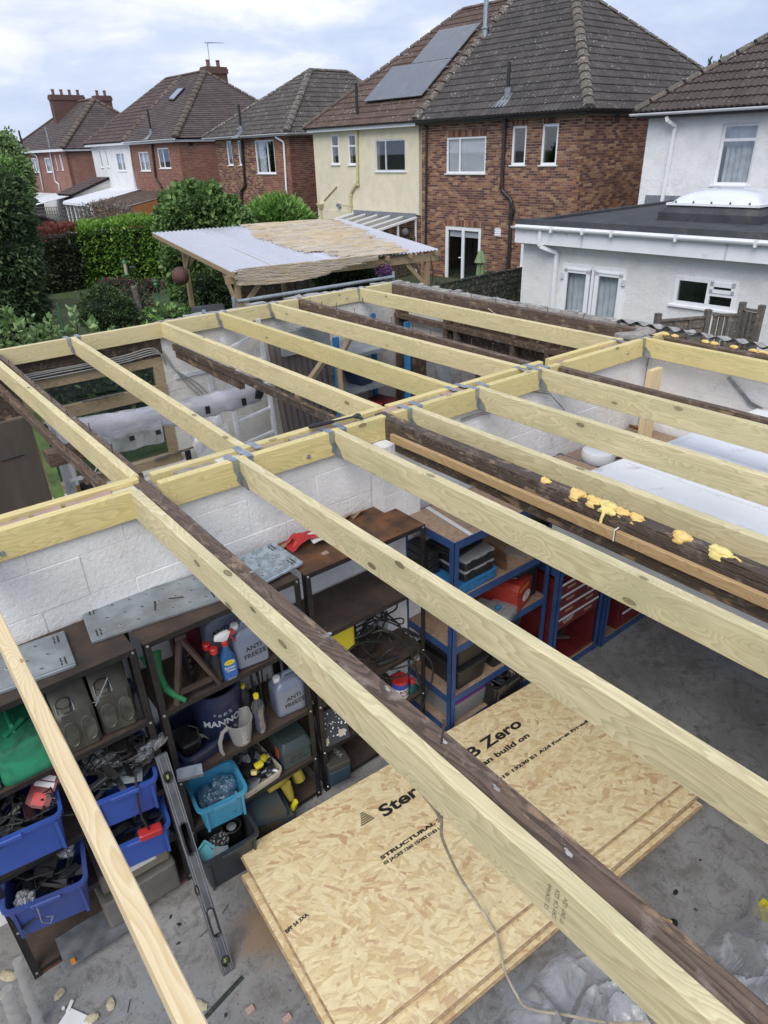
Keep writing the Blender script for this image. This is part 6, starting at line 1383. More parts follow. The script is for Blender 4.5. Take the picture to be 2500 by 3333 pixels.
b=atd(890,900,21.5);crown('cherry_laurel','pale green pointed leafed laurel dome between the hazel and the cream house','shrub',(b.x,b.y,GZ),grp([(850,730,0,.62,.8),(920,720,0,.75,.8),(960,750,0,.6,.8),(890,700,0,.55,.7),(820,760,0,.6,.9),(985,790,0,.35,.9),(860,800,0,.7,1)],21.5,1),L_laurel2,.21,260,asp=.3,nparts=300,cs=.8,droop=-.25)
b=atd(350,800,33);mbr=[]
for k in range(16):
 x=atd(350+R.uniform(-70,80),690+R.uniform(-35,20),33);mbr.append(([(b.x,b.y,0),((b.x+x.x)/2+R.uniform(-.3,.3),(b.y+x.y)/2,(0+x.z)/2+.2),tuple(x)],[.04,.022,.008]))
crown('bare_shrub','sparse twiggy shrub with pinkish leaves in front of the lean-tos','shrub',(b.x,b.y,GZ),grp([(310,695,0,.7,.6),(360,690,0,.8,.6),(410,705,0,.6,.5),(330,720,0,.6,.5)],33,1),L_gbare,.10,110,core=False,trunk=mbr)
b=atd(345,1050,14.5);crown('round_bush','dense round dark bush in the middle of the garden','shrub',(b.x,b.y,GZ),grp([(345,1005,0,.44,.9),(312,1025,0,.33,.9),(385,1015,0,.33,.9),(338,965,0,.26,.8)],14.5,1),L_bush,.05,1900,cs=.82)
b=atd(460,1050,15.5);crown('maroon_shrub','loose shrub with maroon leaves beside the round bush','shrub',(b.x,b.y,GZ),grp([(455,1010,0,.34,.8),(440,960,.3,.28,.8),(480,1040,0,.34,.6)],15.5,1),L_maple,.06,700,cs=.6,matb=L_bush)
b=atd(470,940,20);crown('pink_shrub','low shrub with pink tips at the foot of the hedge','shrub',(b.x,b.y,GZ),grp([(350,925,3,.30,.5),(470,935,0,.35,.5),(500,930,0,.28,.5),(400,920,3,.35,.4)],20,1),L_red,.07,420,cs=.6,matb=L_bush)
b=atd(540,1040,12.5);crown('border_plants','dark leafy border plants below the shelter post','plants',(b.x,b.y,GZ),grp([(510,1030,0,.26,.6),(550,1040,-.5,.28,.6),(575,1025,.5,.25,.6)],12.5,1),L_bush,.09,500,cs=.6,matb=L_laurel2)
b=atd(690,950,19.5);crown('climbing_shrub','dark shrub filling the space under the left side of the shelter','shrub',(b.x,b.y,GZ),grp([(660,950,0,.6,.9),(710,930,.4,.55,.9),(650,900,1.0,.5,.8),(720,980,0,.5,.9),(620,930,1,.45,.9)],19.5,1),L_dark,.09,700,cs=.8,matb=L_hazel)
b=atd(1120,940,17.5);crown('climbing_shrub','dark leafy shrub against the panel fence beneath the shelter','shrub',(b.x,b.y,GZ),grp([(1090,905,0,.5,.8),(1150,900,0,.5,.8),(1190,915,0,.4,.8)],17.5,1),L_bush,.10,500,cs=.8)
b=atd(1585,935,19.3);crown('potted_plant','small leafy plant with yellow flowers behind the folded parasol','plant',(b.x,b.y,GZ),grp([(1590,915,0,.20,1.2),(1600,945,0,.18,.9)],19.3,1),L_bush,.07,900,cs=.7)
# big leaved branch tips rising over the back wall
fa=thing('apple_tree','fresh green apple branches rising over the top of the back wall','tree',tuple(atd(120,1200,9.3)))
C_=[];D_=[];me=leaf_unit('leaf',L_apple,.58)
for k,(x,y,h_) in enumerate(((15,1015,.5),(45,1050,.3),(95,1030,.4),(140,1060,.3),(65,1075,.4),(180,1075,.3),(120,1082,.25),(235,1020,.35),(245,1060,.3),(285,1075,.25),(10,1080,.5),(210,1090,.2),(160,1040,.25),(300,1055,.2),(362,1078,.10),(30,1030,.3))):
 t=atd(x,y-12,9.3+R.uniform(-.5,.6));bs=t+Vector((R.uniform(-.15,.15),R.uniform(-.1,.1),-h_));mb=MB();mb.tube([bs,(bs+t)/2+Vector((.02,0,0)),t],[.012,.008,.003],6);mb.build('twig',M_bark,fa)
 n=int(28*h_/.3)
 for j in range(n):
  s=R.random();p=bs+(t-bs)*s;a=R.uniform(0,2*pi);C_.append(tuple(p));D_.append((math.cos(a),math.sin(a),.4+.5*s))
C_=np.array(C_);D_=np.array(D_);leaf_parts(fa,me,C_[:300],D_[:300],.085)
if len(C_)>300: leaf_mesh('foliage',L_apple,C_[300:],D_[300:],.085,.58,fa)
# darker leaves seen through the window
b=on_y(330,1290,8.2);crown('window_shrub','green shrub seen through the dusty workshop window','shrub',(b.x,b.y,GZ),[((1.7,8.4,1.25),(.9,.5,.40)),((2.6,8.5,1.2),(.7,.5,.4)),((.8,8.3,1.0),(.6,.5,.5))],L_bush,.10,600,cs=.7,matb=L_hazel)
# grass blades on the near lawn (one mass)
g=[];gd=[]
for k in range(26000):
 x=R.uniform(0,13);y=R.uniform(8.5,27);g.append((x,y,GZ+.01));gd.append((R.uniform(-.4,.4),R.uniform(-.4,.4),1))
go=leaf_mesh('grass',L_grass,g,gd,.07,.10,None,.3,droop=-.3);tag(go,'short rough grass of the garden lawn','grass',kind='stuff')
# flowers on shrubs etc: hanging basket
hb_=atd(1335-30,880,14.0)
# ---------------------------------------------------------------- garden shelter
FLc=Vector((6.25,12.55,1.66));FRc=Vector((10.85,11.75,1.70));BLc=Vector((6.56,17.2,2.10));BRc=Vector((11.70,16.5,2.06))
FLc=on_z(754,886,1.70);FRc=on_z(1431,813,1.70);BLc=on_z(496,757,2.10);BRc=on_z(1112,713,2.10)
gs=thing('garden_shelter','timber garden shelter with corrugated plastic roof partly covered in reed screening','shelter',((FLc.x+BRc.x)/2,(FLc.y+BRc.y)/2,GZ))
def rf(u,v): return (FLc*(1-u)+FRc*u)*(1-v)+(BLc*(1-u)+BRc*u)*v
Wr=(FRc-FLc).length
def corr(u0,u1,v0,v1,lift,name,label=None):
 nw=int((u1-u0)*Wr/0.095*6);mb=MB()
 def f(u,v):
  uu=u0+(u1-u0)*u;p=rf(uu,v0+(v1-v0)*v);p=p.copy();p.z+=lift+.013*math.sin(uu*Wr/0.095*2*pi)+.02*noise.noise(Vector((uu*3,v*2,1)))
  return p
 mb.grid(f,nw,4);return mb.build(name,M_poly,gs,True,fixn=False,label=label)
corr(0,.23,0,1,0,'roof_sheet');corr(.22,.46,0,1,.006,'roof_sheet');corr(.45,.70,0,1,0,'roof_sheet');corr(.69,1.0,0,1,.006,'roof_sheet')
# reeds
mb=MB()
def reedbit(p,q,r):
 d=(q-p);s=d.cross(Vector((0,0,1)))
 if s.length<1e-6: return
 s=s.normalized()*r;u=Vector((0,0,r*1.2));mb.add([p-s,p+s,p+u,q-s,q+s,q+u],[(0,1,4,3),(1,2,5,4),(2,0,3,5)])
def inmat(u,v):
 lo=.43-.05*math.sin(v*3.1)+.05*noise.noise(Vector((v*4,0,2)))+(.08 if v<.2 else 0);hi=.90+.02*noise.noise(Vector((v*9,3,0))) - .24*(1-v)
 hi=.87-.12*(1-v)
 return lo<u<hi
for k in range(6500):
 u=R.random();v=R.random()
 if not inmat(u,v): continue
 l=R.uniform(.04,.13);u2=min(u+l,.95);a=rf(u,v);c=rf(u2,v+R.uniform(-.012,.012));z=.020+.012*R.random()+.008*noise.noise(Vector((u*8,v*14,0)));a.z+=z;c.z+=z+R.uniform(-.01,.01);reedbit(a,c,R.uniform(.006,.013))
o=mb.build('reed_screen',M_reed,gs,fixn=False);o['kind']='stuff'
mb=MB()
for k in range(1500):   # front flap
 u=R.uniform(0.0,.62);v=R.random();sag=.30+.05*math.sin(u*9)-.22*max(0,(u-.30))/.32
 if u>.5: sag=.14+.05*math.sin(u*30)
 a=rf(u,-.012);b=rf(min(u+R.uniform(.03,.10),.66),-.012);dz=-sag*v+.06;
 s=R.uniform(.004,.009);a.z+=dz;b.z+=dz+R.uniform(-.012,.012);a.y-=.03+.02*R.random();b.y-=.03+.02*R.random();reedbit(a,b,s)
o=mb.build('reed_flap',M_reed,gs,fixn=False);o['kind']='stuff'
# timber frame
def lerp(a,b,t): return a*(1-t)+b*t
dn=Vector((0,0,-.12))
mb=MB();mb.bar(rf(0.0,.03)+Vector((-.1,0,-.17)),rf(1.0,.03)+Vector((.05,0,-.17)),.05,.16,ch=.004);mb.build('front_beam',M_shel,gs)
mb=MB();mb.bar(rf(0.02,.95)+Vector((0,0,-.17)),rf(.98,.95)+Vector((0,0,-.17)),.05,.16);mb.build('rear_beam',M_shel,gs)
for u in (0.004,.2,.4,.6,.72,.84,.985): mb=MB();mb.bar(rf(u,-.015)+Vector((0,0,-.055)),rf(u,1.0)+Vector((0,0,-.055)),.05,.09);mb.build('rafter',M_shel,gs)
def post(u,v,name='post'):
 p=rf(u,v);top=p.z-.10;mb=MB();mb.bar((p.x,p.y,GZ),(p.x,p.y,top),.10,.10,up=(0,1,0),ch=.004);mb.build(name,M_shel,gs);return Vector((p.x,p.y,top))
P1=post(.03,.04);P2=post(.955,.04);P3=post(.115,.93);P4=post(.97,.93);P5=post(.62,.95)
def brace(p,d,l=.62):
 d=Vector(d).normalized();mb=MB();mb.bar(p+Vector((0,0,-l-.08)),p+d*l+Vector((0,0,-.08)),.045,.09,up=(0,0,1));mb.build('brace',M_shel,gs)
ux=(FRc-FLc).normalized();vy=(BLc-FLc).normalized()
brace(P1,ux);brace(P1,vy);brace(P2,-ux);brace(P2,vy);brace(P3,-vy);brace(P3,ux);brace(P4,-vy);brace(P4,-ux)
mb=MB();mb.tube([P2+Vector((.05,-.06,-.05)),P2+Vector((.10,-.1,-.35)),P2+Vector((.07,-.08,-.8))],.012,6);mb.build('hanging_cord',M_blkp,gs)
# lantern
lt=thing('hanging_lantern','reddish round wicker lantern hanging from the shelter corner','lantern',tuple(on_y(588,898,P3.y-.5)))
lc=Vector(OR[lt.name]);mb=MB();mb.lathe([(0.001,-.20)]+[(.20*math.cos(a),.20*math.sin(a)) for a in [pi*(k-7)/16 for k in range(1,14)]]+[(0.001,.20)],lc,16);mb.build('shade',pm('wicker_red',(.16,.06,.05),(.10,.05,.045),30,.8,.5),lt,True)
for k in range(8):
 a=2*pi*k/8;mb=MB();mb.tube([lc+Vector((.205*math.cos(t)*math.cos(a),.205*math.cos(t)*math.sin(a),.205*math.sin(t))) for t in [pi*(j-5)/11 for j in range(11)]],.006,5);mb.build('rib',M_grey,lt)
mb=MB();mb.tube([lc+Vector((0,0,.2)),lc+Vector((0,0,.75))],.006,5);mb.build('hook',M_blkp,lt)
# barbecue
bq=on_y(655,1012,13.2);bb=thing('barbecue','black barrel barbecue with stub chimney standing under the shelter','barbecue',(bq.x,bq.y,GZ))
ax=Vector((.98,-.2,0)).normalized()
for s in (0,): mb=MB();c=Vector((bq.x,bq.y,bq.z-.1));mb.tube([c-ax*.46,c-ax*.44,c+ax*.44,c+ax*.46],[.10,.20,.20,.10],18);mb.build('barrel',M_blkp,bb,True)
mb=MB();mb.tube([c-ax*.36+Vector((0,.05,.1)),c-ax*.36+Vector((0,.05,.34))],.035,10);mb.build('chimney',M_blkp,bb,True)
mb=MB();mb.lathe([(.045,0),(.045,.01),(.01,.012)],c+Vector((-.02,-.17,.11)),12,(0,-1,.6));mb.build('thermometer',M_galv,bb)
for s in (-.35,.35):
 mb=MB();mb.bar(c+ax*s,Vector((c.x+ax.x*s,c.y,GZ)),.04,.04,up=(0,1,0));mb.build('leg',M_blkp,bb)
mb=MB();mb.box(c.x-.8,c.y-.2,c.z-.05,c.x-.5,c.y+.15,c.z-.02);mb.build('side_shelf',M_upvcd,bb)
# panel fences
def panel_fence(name,label,a,b,ztop,h,pw,mat,boards='h',bw=.12,posts=True,frame='G',pmat=None,postup=.06,group=None):
 a=Vector(a);b=Vector(b);r=thing(name,label,'fence',((a.x+b.x)/2,(a.y+b.y)/2,ztop-h),group);L=(b-a).length;n=max(1,round(L/pw));d=(b-a)/L;s=Vector((-d.y,d.x,0))
 for k in range(n+1):
  if posts:
   p=a+d*(L*k/n);mb=MB();mb.bar((p.x,p.y,ztop-h),(p.x,p.y,ztop+postup),.085,.085,up=tuple(s));mb.build('post',pmat or mat,r)
  if k<n:
   p=a+d*(L*k/n+.045);q=a+d*(L*(k+1)/n-.045)
   mb=MB();mb.bar(Vector((p.x,p.y,ztop+.0)),Vector((q.x,q.y,ztop+.0)),.06,.035);mb.build('cap_rail',mat,r)
   if boards=='h':
    m=int(h/bw)
    for i in range(m):
     z=ztop-.03-(i+.5)*bw;j=R.uniform(-.006,.006);mb=MB();mb.bar(p+Vector((0,0,z-p.z+j))-s*.004,q+Vector((0,0,z-q.z+j))-s*.004,.012,bw*1.08,up=tuple((Vector((0,0,1))+s*.12)));mb.build('board',mat,r)
   else:
    m=int((q-p).length/bw)
    for i in range(m):
     t=p+(q-p)*((i+.5)/m);mb=MB();mb.bar(Vector((t.x,t.y,ztop-h)),Vector((t.x,t.y,ztop-.02)),bw*.96,.014,up=tuple(s));mb.build('board',mat,r)
   for t in (.33,.66):
    c=p+(q-p)*t;mb=MB();mb.bar(Vector((c.x,c.y,ztop-h))-s*.03,Vector((c.x,c.y,ztop-.03))-s*.03,.04,.03,up=tuple(s));mb.build('batten',mat,r)
 return r
M_gfence=wood('green_stained_fence',(.045,.055,.04),(.022,.028,.022),(.02,.02,.015),None,0,1.,True)
g0=H2*9.6+H1*11.0;g1=H2*16.6+H1*11.0
panel_fence('panel_fence','dark green stained panel fence between the garage and the pebbledashed extension',g0,g1,1.02,1.55,1.85,M_gfence,'h',.14)
M_bfence=wood('brown_fence',(.11,.085,.065),(.06,.045,.035),(.04,.03,.02),None,0,1.,True)
f0=H2*8.6+H1*17.8;f1=H2*19.3+H1*20.0
panel_fence('panel_fence','brown panel fence with pale posts running beneath the shelter',(f0.x,f0.y,0),(f1.x,f1.y,0),.72,1.3,1.85,M_bfence,'h',.14,pmat=M_grey,postup=.05)
q1=on_z(2050,1062,1.22);q2=on_z(2143,1026,1.25);q3=on_z(2306,1013,1.25);q4=on_z(2416,1000,1.30);q5=on_z(2478,1010,1.30)
panel_fence('panel_fence','weathered grey fence panel between two square posts in the yard',(q2.x,q2.y,0),(q3.x,q3.y,0),1.16,1.7,9,M_grey,'h',.13,postup=.12)
panel_fence('panel_fence','short sloping end of weathered fence left of the square post',(q1.x,q1.y,0),(q2.x-.05,q2.y+.08,0),1.02,1.6,9,M_grey,'h',.13,posts=False)
panel_fence('garden_gate','weathered gate of vertical boards right of the fence panel',(q3.x+.08,q3.y,0),(q4.x,q4.y,0),1.18,1.7,9,M_grey,'v',.085,posts=False)
panel_fence('panel_fence','narrow weathered fence panel against the pebbledashed wall',(q4.x,q4.y,0),(q5.x,q5.y,0),1.28,1.8,9,M_grey,'h',.13,postup=.10)
# folded parasol
pb=F_side(1565,824,12.0);pw=H2*pb.x+H1*12.0
pa=thing('folded_parasol','folded sage green parasol standing beyond the dark fence','parasol',(pw.x,pw.y,GZ));M_par=pm('sage_canvas',(.22,.30,.15),(.17,.24,.12),6,.85,.2)
zt=pb.z;mb=MB();rings=[]
for z,r in ((.06,.02),(.05,.05),(-.22,.14),(-.23,.10)): rings.append([Vector((pw.x+r*(1+.12*math.cos(8*a))*math.cos(a),pw.y+r*(1+.12*math.cos(8*a))*math.sin(a),zt+z)) for a in [2*pi*k/32 for k in range(32)]])
mb.loft(rings);mb.build('top_valance',M_par,pa,True)
rings=[]
for z,r in ((-.24,.07),(-.5,.09),(-.9,.12),(-1.25,.15),(-1.55,.14)): rings.append([Vector((pw.x+r*(1+.30*math.cos(7*a+z*2))*math.cos(a)*.9,pw.y+r*(1+.30*math.cos(7*a+z*2))*math.sin(a),zt+z)) for a in [2*pi*k/42 for k in range(42)]])
mb=MB();mb.loft(rings);mb.build('canopy',M_par,pa,True);mb=MB();mb.tube([(pw.x,pw.y,GZ),(pw.x,pw.y,zt-1.4)],.022,8);mb.build('pole',M_bfence,pa)
mb=MB();mb.tube([(pw.x+.145*math.cos(a),pw.y+.145*math.sin(a),zt-.98) for a in [2*pi*k/16 for k in range(16)]],.012,6,closed=True);mb.build('tie',M_par,pa)
# scaffold tube rail
sc=thing('scaffold_rail','galvanised scaffold tube rail hung with netting along the back wall','rail',(4.0,6.95,2.1))
a=on_y(772,982,7.0);b=on_y(1282,901,7.0);mb=MB();mb.tube([a,b],.0215,12);mb.build('rail_tube',M_galv2,sc,True)
mb=MB();mb.tube([(a.x-.03,7.02,1.2),(a.x-.03,7.02,a.z+.05)],.0215,12);mb.build('upright_tube',M_galv2,sc,True);mb=MB();mb.tube([(b.x+.01,7.02,1.2),(b.x+.01,7.02,b.z+.06)],.018,12);mb.build('upright_tube',M_galv2,sc,True)
mb=MB()
for k in range(46): t=k/45;p=a+(b-a)*t;mb.tube([(p.x,7.0,p.z-.02),(p.x,7.0,p.z-.32)],.0012,3)
for z in (.1,.18,.26): mb.tube([a+Vector((0,0,-z)),b+Vector((0,0,-z))],.0012,3)
o=mb.build('netting',M_grey,sc);o['kind']='stuff'
# bird feeders, stakes, wire fence
def pole_thing(name,label,cat,px0,py0,px1,py1,d,r,mat):
 a=atd(px0,py0,d);mb=MB();b=atd(px1,py1,d);mb.tube([(b.x,b.y,GZ),(b.x,b.y,b.z),(a.x,a.y,a.z)],r,6);return single(mb,name,mat,label,cat)
fd_=atd(410,880,20);ft=thing('bird_feeder','green topped tube bird feeder on a thin pole before the laurel hedge','bird feeder',(fd_.x,fd_.y,GZ))
mb=MB();mb.tube([(fd_.x+.1,fd_.y,GZ),(fd_.x+.1,fd_.y,atd(404,838,20).z),(fd_.x,fd_.y,atd(410,845,20).z)],.012,6);mb.build('pole',M_blkp,ft)
za=atd(410,853,20).z;zb=atd(412,893,20).z;mb=MB();mb.lathe([(.04,zb),(.04,za)],(fd_.x,fd_.y,0),10);mb.build('seed_tube',M_cream2,ft,True);mb=MB();mb.lathe([(.07,za),(.05,za+.04),(.001,za+.05)],(fd_.x,fd_.y,0),10);mb.lathe([(.07,zb-.03),(.07,zb)],(fd_.x,fd_.y,0),10);mb.build('cap',M_grn,ft)
f2=atd(432,870,20);mb=MB();mb.lathe([(.001,f2.z+.05),(.09,f2.z),(.09,f2.z-.01),(.02,f2.z-.02),(.012,GZ)],(f2.x,f2.y,0),12);single(mb,'bird_feeder',M_blkp,'dark domed bird feeder right of the tube feeder','bird feeder')
f3=atd(507,925,17);s_=thing('solar_light','green solar garden light on a thin stake','garden light',(f3.x,f3.y,GZ));mb=MB();mb.tube([(f3.x+.12,f3.y,GZ),(f3.x,f3.y,f3.z-.05)],.012,6);mb.build('stake',M_grn,s_);mb=MB();mb.lathe([(.04,-.08),(.06,0),(.03,.05),(.06,.07),(.001,.12)],f3,10);mb.build('lamp_head',M_grn,s_,True)
pole_thing('garden_stake','thin pale cane leaning in the lawn near the wire fence','cane',248,947,268,1010,15,.012,M_grey)
pole_thing('fence_stake','thin dark green stake of the wire fence','stake',185,985,200,1050,14,.012,M_grn)
a=atd(435,932,14.8);mb=MB();mb.tube([(a.x+.12,a.y,GZ),(a.x,a.y,a.z)],.06,8);single(mb,'wooden_stump_post',M_grey,'grey round post standing between the round bush and the maroon shrub','post')
a0=atd(120,985,17);b0=atd(275,975,17);mb=MB()
for k in range(44):
 t=k/43;p=a0+(b0-a0)*t;q=a0+(b0-a0)*min(1,t+.04);mb.tube([(p.x,p.y,p.z+.05),(q.x,q.y,GZ+.1)],.004,3);mb.tube([(q.x,q.y,p.z+.05),(p.x,p.y,GZ+.1)],.004,3)
single(mb,'wire_fence',M_grey,'low chain link wire fence across the lawn','fence')
fp=atd(1330,885-30,17);bk_=thing('hanging_basket','basket of purple flowers on the fence under the shelter end','flower basket',tuple(atd(1247,890,15.5)))
p_=Vector(OR[bk_.name]);mb=MB();mb.lathe([(.001,-.14),(.10,-.12),(.15,0)],p_,12);mb.build('basket',M_blkp,bk_,True);cc_,vv_=ell(tuple(p_+Vector((0,0,.07))),(.17,.17,.12),260);leaf_mesh('flowers',pm('purple_petal',(.16,.05,.20),(.10,.03,.14),30,.7,0),cc_,vv_,.05,.8,bk_)
fb=atd(2305,225,60)
for k,(x,y) in enumerate(((2308,218),(2322,225),(2345,210),(2352,228))):
 t=atd(x,y,75);mb=MB();mb.lathe([(.5,-3),(.35,-1.5),(.12,-.4),(.01,.6)],t,7)
 c_,v_=ell(tuple(t+Vector((0,0,-1.5))),(.9,.9,1.8),160,inner=.1);r_=thing('distant_treetop','dark pointed treetop far off '+['left of the pair above the white house roof','just right of the first far treetop','tallest at the right above the white house roof','lowest beside the tallest far treetop'][k],'tree',tuple(t+Vector((0,0,-8))),'far treetops above the white house roof');leaf_mesh('crown',L_dark,c_,v_,.5,.4,r_);mb.build('trunk',L_dark,r_)
# ================================================================ THINGS IN THE GARAGE
YF=2.70;YB=3.095
def angle_post(mb,x,y,z0,z1,sx,sy,w=.035,t=.003):
 mb.box(min(x,x+sx*w),min(y,y+sy*t),z0,max(x,x+sx*w),max(y,y+sy*t),z1);mb.box(min(x,x+sx*t),min(y,y+sy*w)+ (t if sy>0 else 0)*0,z0,max(x,x+sx*t),max(y,y+sy*w),z1-.001)
def shelf_unit(name,label,x0,x1,levels,mats,h=1.69,y0=YF,y1=YB,pm_=None,lip=.032,bolts=True,post=.035,group=None,deck=None):
 r=thing(name,label,'shelving',((x0+x1)/2,(y0+y1)/2,0),group)
 for (x,y,sx,sy) in ((x0,y0,1,1),(x1,y0,-1,1),(x0,y1,1,-1),(x1,y1,-1,-1)):
  mb=MB();angle_post(mb,x,y,0,h-.002,sx,sy,post);p=mb.build('post',pm_,r)
  if y==y0:
   mb=MB()
   for k in range(int(h/.055)):
    z=.04+k*.055;mb.lathe([(.0001,0),(.0045,0),(.0045,.0012),(.0001,.0012)],(x+sx*.018,y-.0012,z),6,(0,-1,0))
   o=mb.build('slot_holes',M_ink,p,fixn=False);o['kind']='stuff'
 for i,z in enumerate(levels):
  mb=MB();mb.box(x0+.004,y0+.004,z-.004,x1-.004,y1-.004,z);s=mb.build('shelf',(mats[i] if mats else deck),r)
  for (a,b,c,d) in ((x0+.003,y0+.0035,x1-.003,y0+.0065),(x0+.003,y1-.0065,x1-.003,y1-.0035)):
   mb=MB();mb.box(a,b,z-lip,c,d,z-.004);mb.build('shelf_lip',pm_,s)
  if bolts:
   for xx in (x0+.018,x1-.018): mb=MB();mb.lathe([(.0001,0),(.0075,0),(.006,.004),(.0001,.0045)],(xx,y0-.001,z-lip/2),10,(0,-1,0));mb.build('bolt',M_bolt,s)
 return r
shelf_unit('steel_shelving','leftmost black steel shelving unit holding jerrycans and blue crates',-.27,.60,[1.69,1.25,.77,.40,.055],[M_rust]*5,pm_=M_blkm,group='black steel shelving along the wall')
shelf_unit('steel_shelving','middle black steel shelving unit holding antifreeze and the frosted jug',.635,1.495,[1.69,1.25,.76,.36,.055],[M_rust]*5,pm_=M_blkm,group='black steel shelving along the wall')
shelf_unit('steel_shelving','right hand black steel shelving unit with rusty top and tangled cables',1.53,2.395,[1.69,1.235,.745,.36,.055],[M_rust2,M_rust,M_rust,M_rust,M_rust],pm_=M_blkm,group='black steel shelving along the wall')
# raised shelf top slab join lines;blue racking
def rack(name,label,x0,x1,levels,h,y0,y1,group):
 r=thing(name,label,'racking',((x0+x1)/2,(y0+y1)/2,0),group)
 for (x,y,sx,sy) in ((x0,y0,1,1),(x1,y0,-1,1),(x0,y1,1,-1),(x1,y1,-1,-1)): mb=MB();angle_post(mb,x,y,0,h,sx,sy,.042,.003);mb.build('post',M_blum,r)
 for z in levels:
  for (a,b,c,d) in ((x0+.004,y0+.004,x1-.004,y0+.008),(x0+.004,y1-.008,x1-.004,y1-.004),(x0+.004,y0+.008,x0+.008,y1-.008),(x1-.008,y0+.008,x1-.004,y1-.008)): mb=MB();mb.box(a,b,z-.055,c,d,z+.002);mb.build('beam',M_blum,r)
  mb=MB();mb.box(x0+.009,y0+.009,z-.010,x1-.009,y1-.009,z);mb.build('deck',M_mdf,r)
 return r
rack('blue_racking','left blue racking unit with chipboard shelves and grey organiser cases',2.47,3.43,[1.60,1.17,.78,.35,.06],1.605,2.52,3.0,'blue racking units')
rack('blue_racking','middle blue racking unit around the dark red tool drawers',3.46,4.06,[1.58,1.0,.06],1.585,2.45,3.0,'blue racking units')
rack('blue_racking','right blue racking unit behind the light above the dark red cabinet',4.10,5.20,[1.46,.85,.06],1.465,2.43,3.0,'blue racking units')
mb=MB();mb.box(3.44,2.50,1.468,5.24,3.09,1.484);single(mb,'chipboard_top',M_mdf,'brown chipboard panel under the round lamp and the raised door','board')
for k,(a,b) in enumerate(((2.52,2.86),)): mb=MB();mb.bar((2.62,2.53,1.603),(2.66,2.98,1.603),.03,.004);single(mb,'white_strip',M_paper,'white strip lying across the chipboard top of the blue racking','strip')
# galvanised shelf panels
def galv_plate(label,loc,rz,L,Wd,mat,rot=None,rows=3):
 r=local_thing('steel_shelf_panel',label,'shelf panel',loc,rz,'loose steel shelf panels');
 if rot: r.rotation_euler=rot
 mb=MB();mb.loft([rrect(L,Wd,.006,0,2),rrect(L,Wd,.006,.012,2),rrect(L-.012,Wd-.012,.004,.014,2)]);mb.build('panel',mat,r)
 mb=MB()
 for s in (-1,1): mb.box(-L/2,s*(Wd/2-.012)-.003,.013,L/2,s*(Wd/2-.012)+.003,.0165)
 mb.build('folded_rim',mat,r)
 k=0
 for i in range(int(L/.085)):
  for j in range(rows):
   x=-L/2+.06+i*.085+(.04 if j%2 else 0);y=-Wd/2+.055+j*(Wd-.11)/(rows-1)
   if x>L/2-.05: continue
   mb=MB();mb.lathe([(.012,.0142),(.008,.0165),(.0045,.0145)],(x,y,0),10);o=mb.build('dimple',mat,r,True);mb=MB();mb.lathe([(.0001,.0160),(.0042,.0160),(.0042,.0166),(.0001,.0166)],(x,y,0),8);mb.build('hole',M_ink,o)
 for s in (-1,1):
  for t in (-1,1):
   for q in (0,.018): mb=MB();mb.box(s*(L/2-.035)-q*s-.003,t*(Wd/2-.055)-.028,.0145,s*(L/2-.035)-q*s+.003,t*(Wd/2-.055)+.028,.0158);mb.build('slot',M_ink,r)
 return r
galv_plate('grey punched steel shelf panel cut off by the left frame edge',(.055,2.925,1.692),-.10,.62,.295,M_galv2)
galv_plate('large grey punched steel shelf panel lying below the long joist, with nails on it',(.80,2.97,1.694),-.13,.66,.305,M_galv2)
galv_plate('shiny spangled steel shelf panel tilted beside the rusty shelf top',(1.33,2.90,1.71),.06,.46,.30,M_zinc,rot=(.03,-.05,.06))
for x,y,a,l in ((.79,2.93,1.2,'upright rusty nail lying on the large steel panel'),(.90,2.93,-.5,'second rusty nail lying near the joist on the large steel panel')):
 mb=MB();mb.tube([(-.035,0,.004),(.035,0,.004)],.003,6);mb.lathe([(.006,0),(.006,.002)],(.035,0,.004),8,(1,0,0));o=mb.build('nail',M_rust);o.location=(x,y,1.711);o.rotation_euler=(0,0,a);tag(o,l,'nail','loose nails on the steel panel')
# scraps on rusty top
mb=MB();mb.grid(lambda u,v:(1.60+.22*u,2.93+.13*v,1.70+.05*abs(math.sin(u*3.1))*(1-v*.4)+.02*noise.noise(Vector((u*4,v*4,1)))),10,8);o=single(mb,'crumpled_packet',M_redp,'crumpled red packet on the rusty shelf top','packet')
mb=MB();mb.grid(lambda u,v:(1.73+.20*u,2.90+.12*v,1.698+.03*abs(math.sin(u*2.5+1))+.015*noise.noise(Vector((u*4,v*4,6)))),8,6);single(mb,'paper_leaflet',M_paper,'white leaflet beside the crumpled red packet','paper')
for k,(x,y,w) in enumerate(((1.56,3.0,.10),(2.0,3.04,.12),(2.10,3.03,.10))): mb=MB();mb.grid(lambda u,v:(x+w*u,y+.06*v,1.695+.06*u*(1-v)+.01*noise.noise(Vector((u*4,v*4,k)))),6,4);single(mb,'brown_paper_scrap',M_card,['brown cardboard flap left of the red packet','brown paper scrap against the wall on the rusty top','torn brown paper scrap near the panel joint on the rusty top'][k],'paper')
mb=MB();rough_stone(mb,1.72,2.80,1.691,1.76,2.83,1.70,.004);single(mb,'brick_crumb',M_pink,'pink crumb of brick on the rusty shelf top','brick chip')
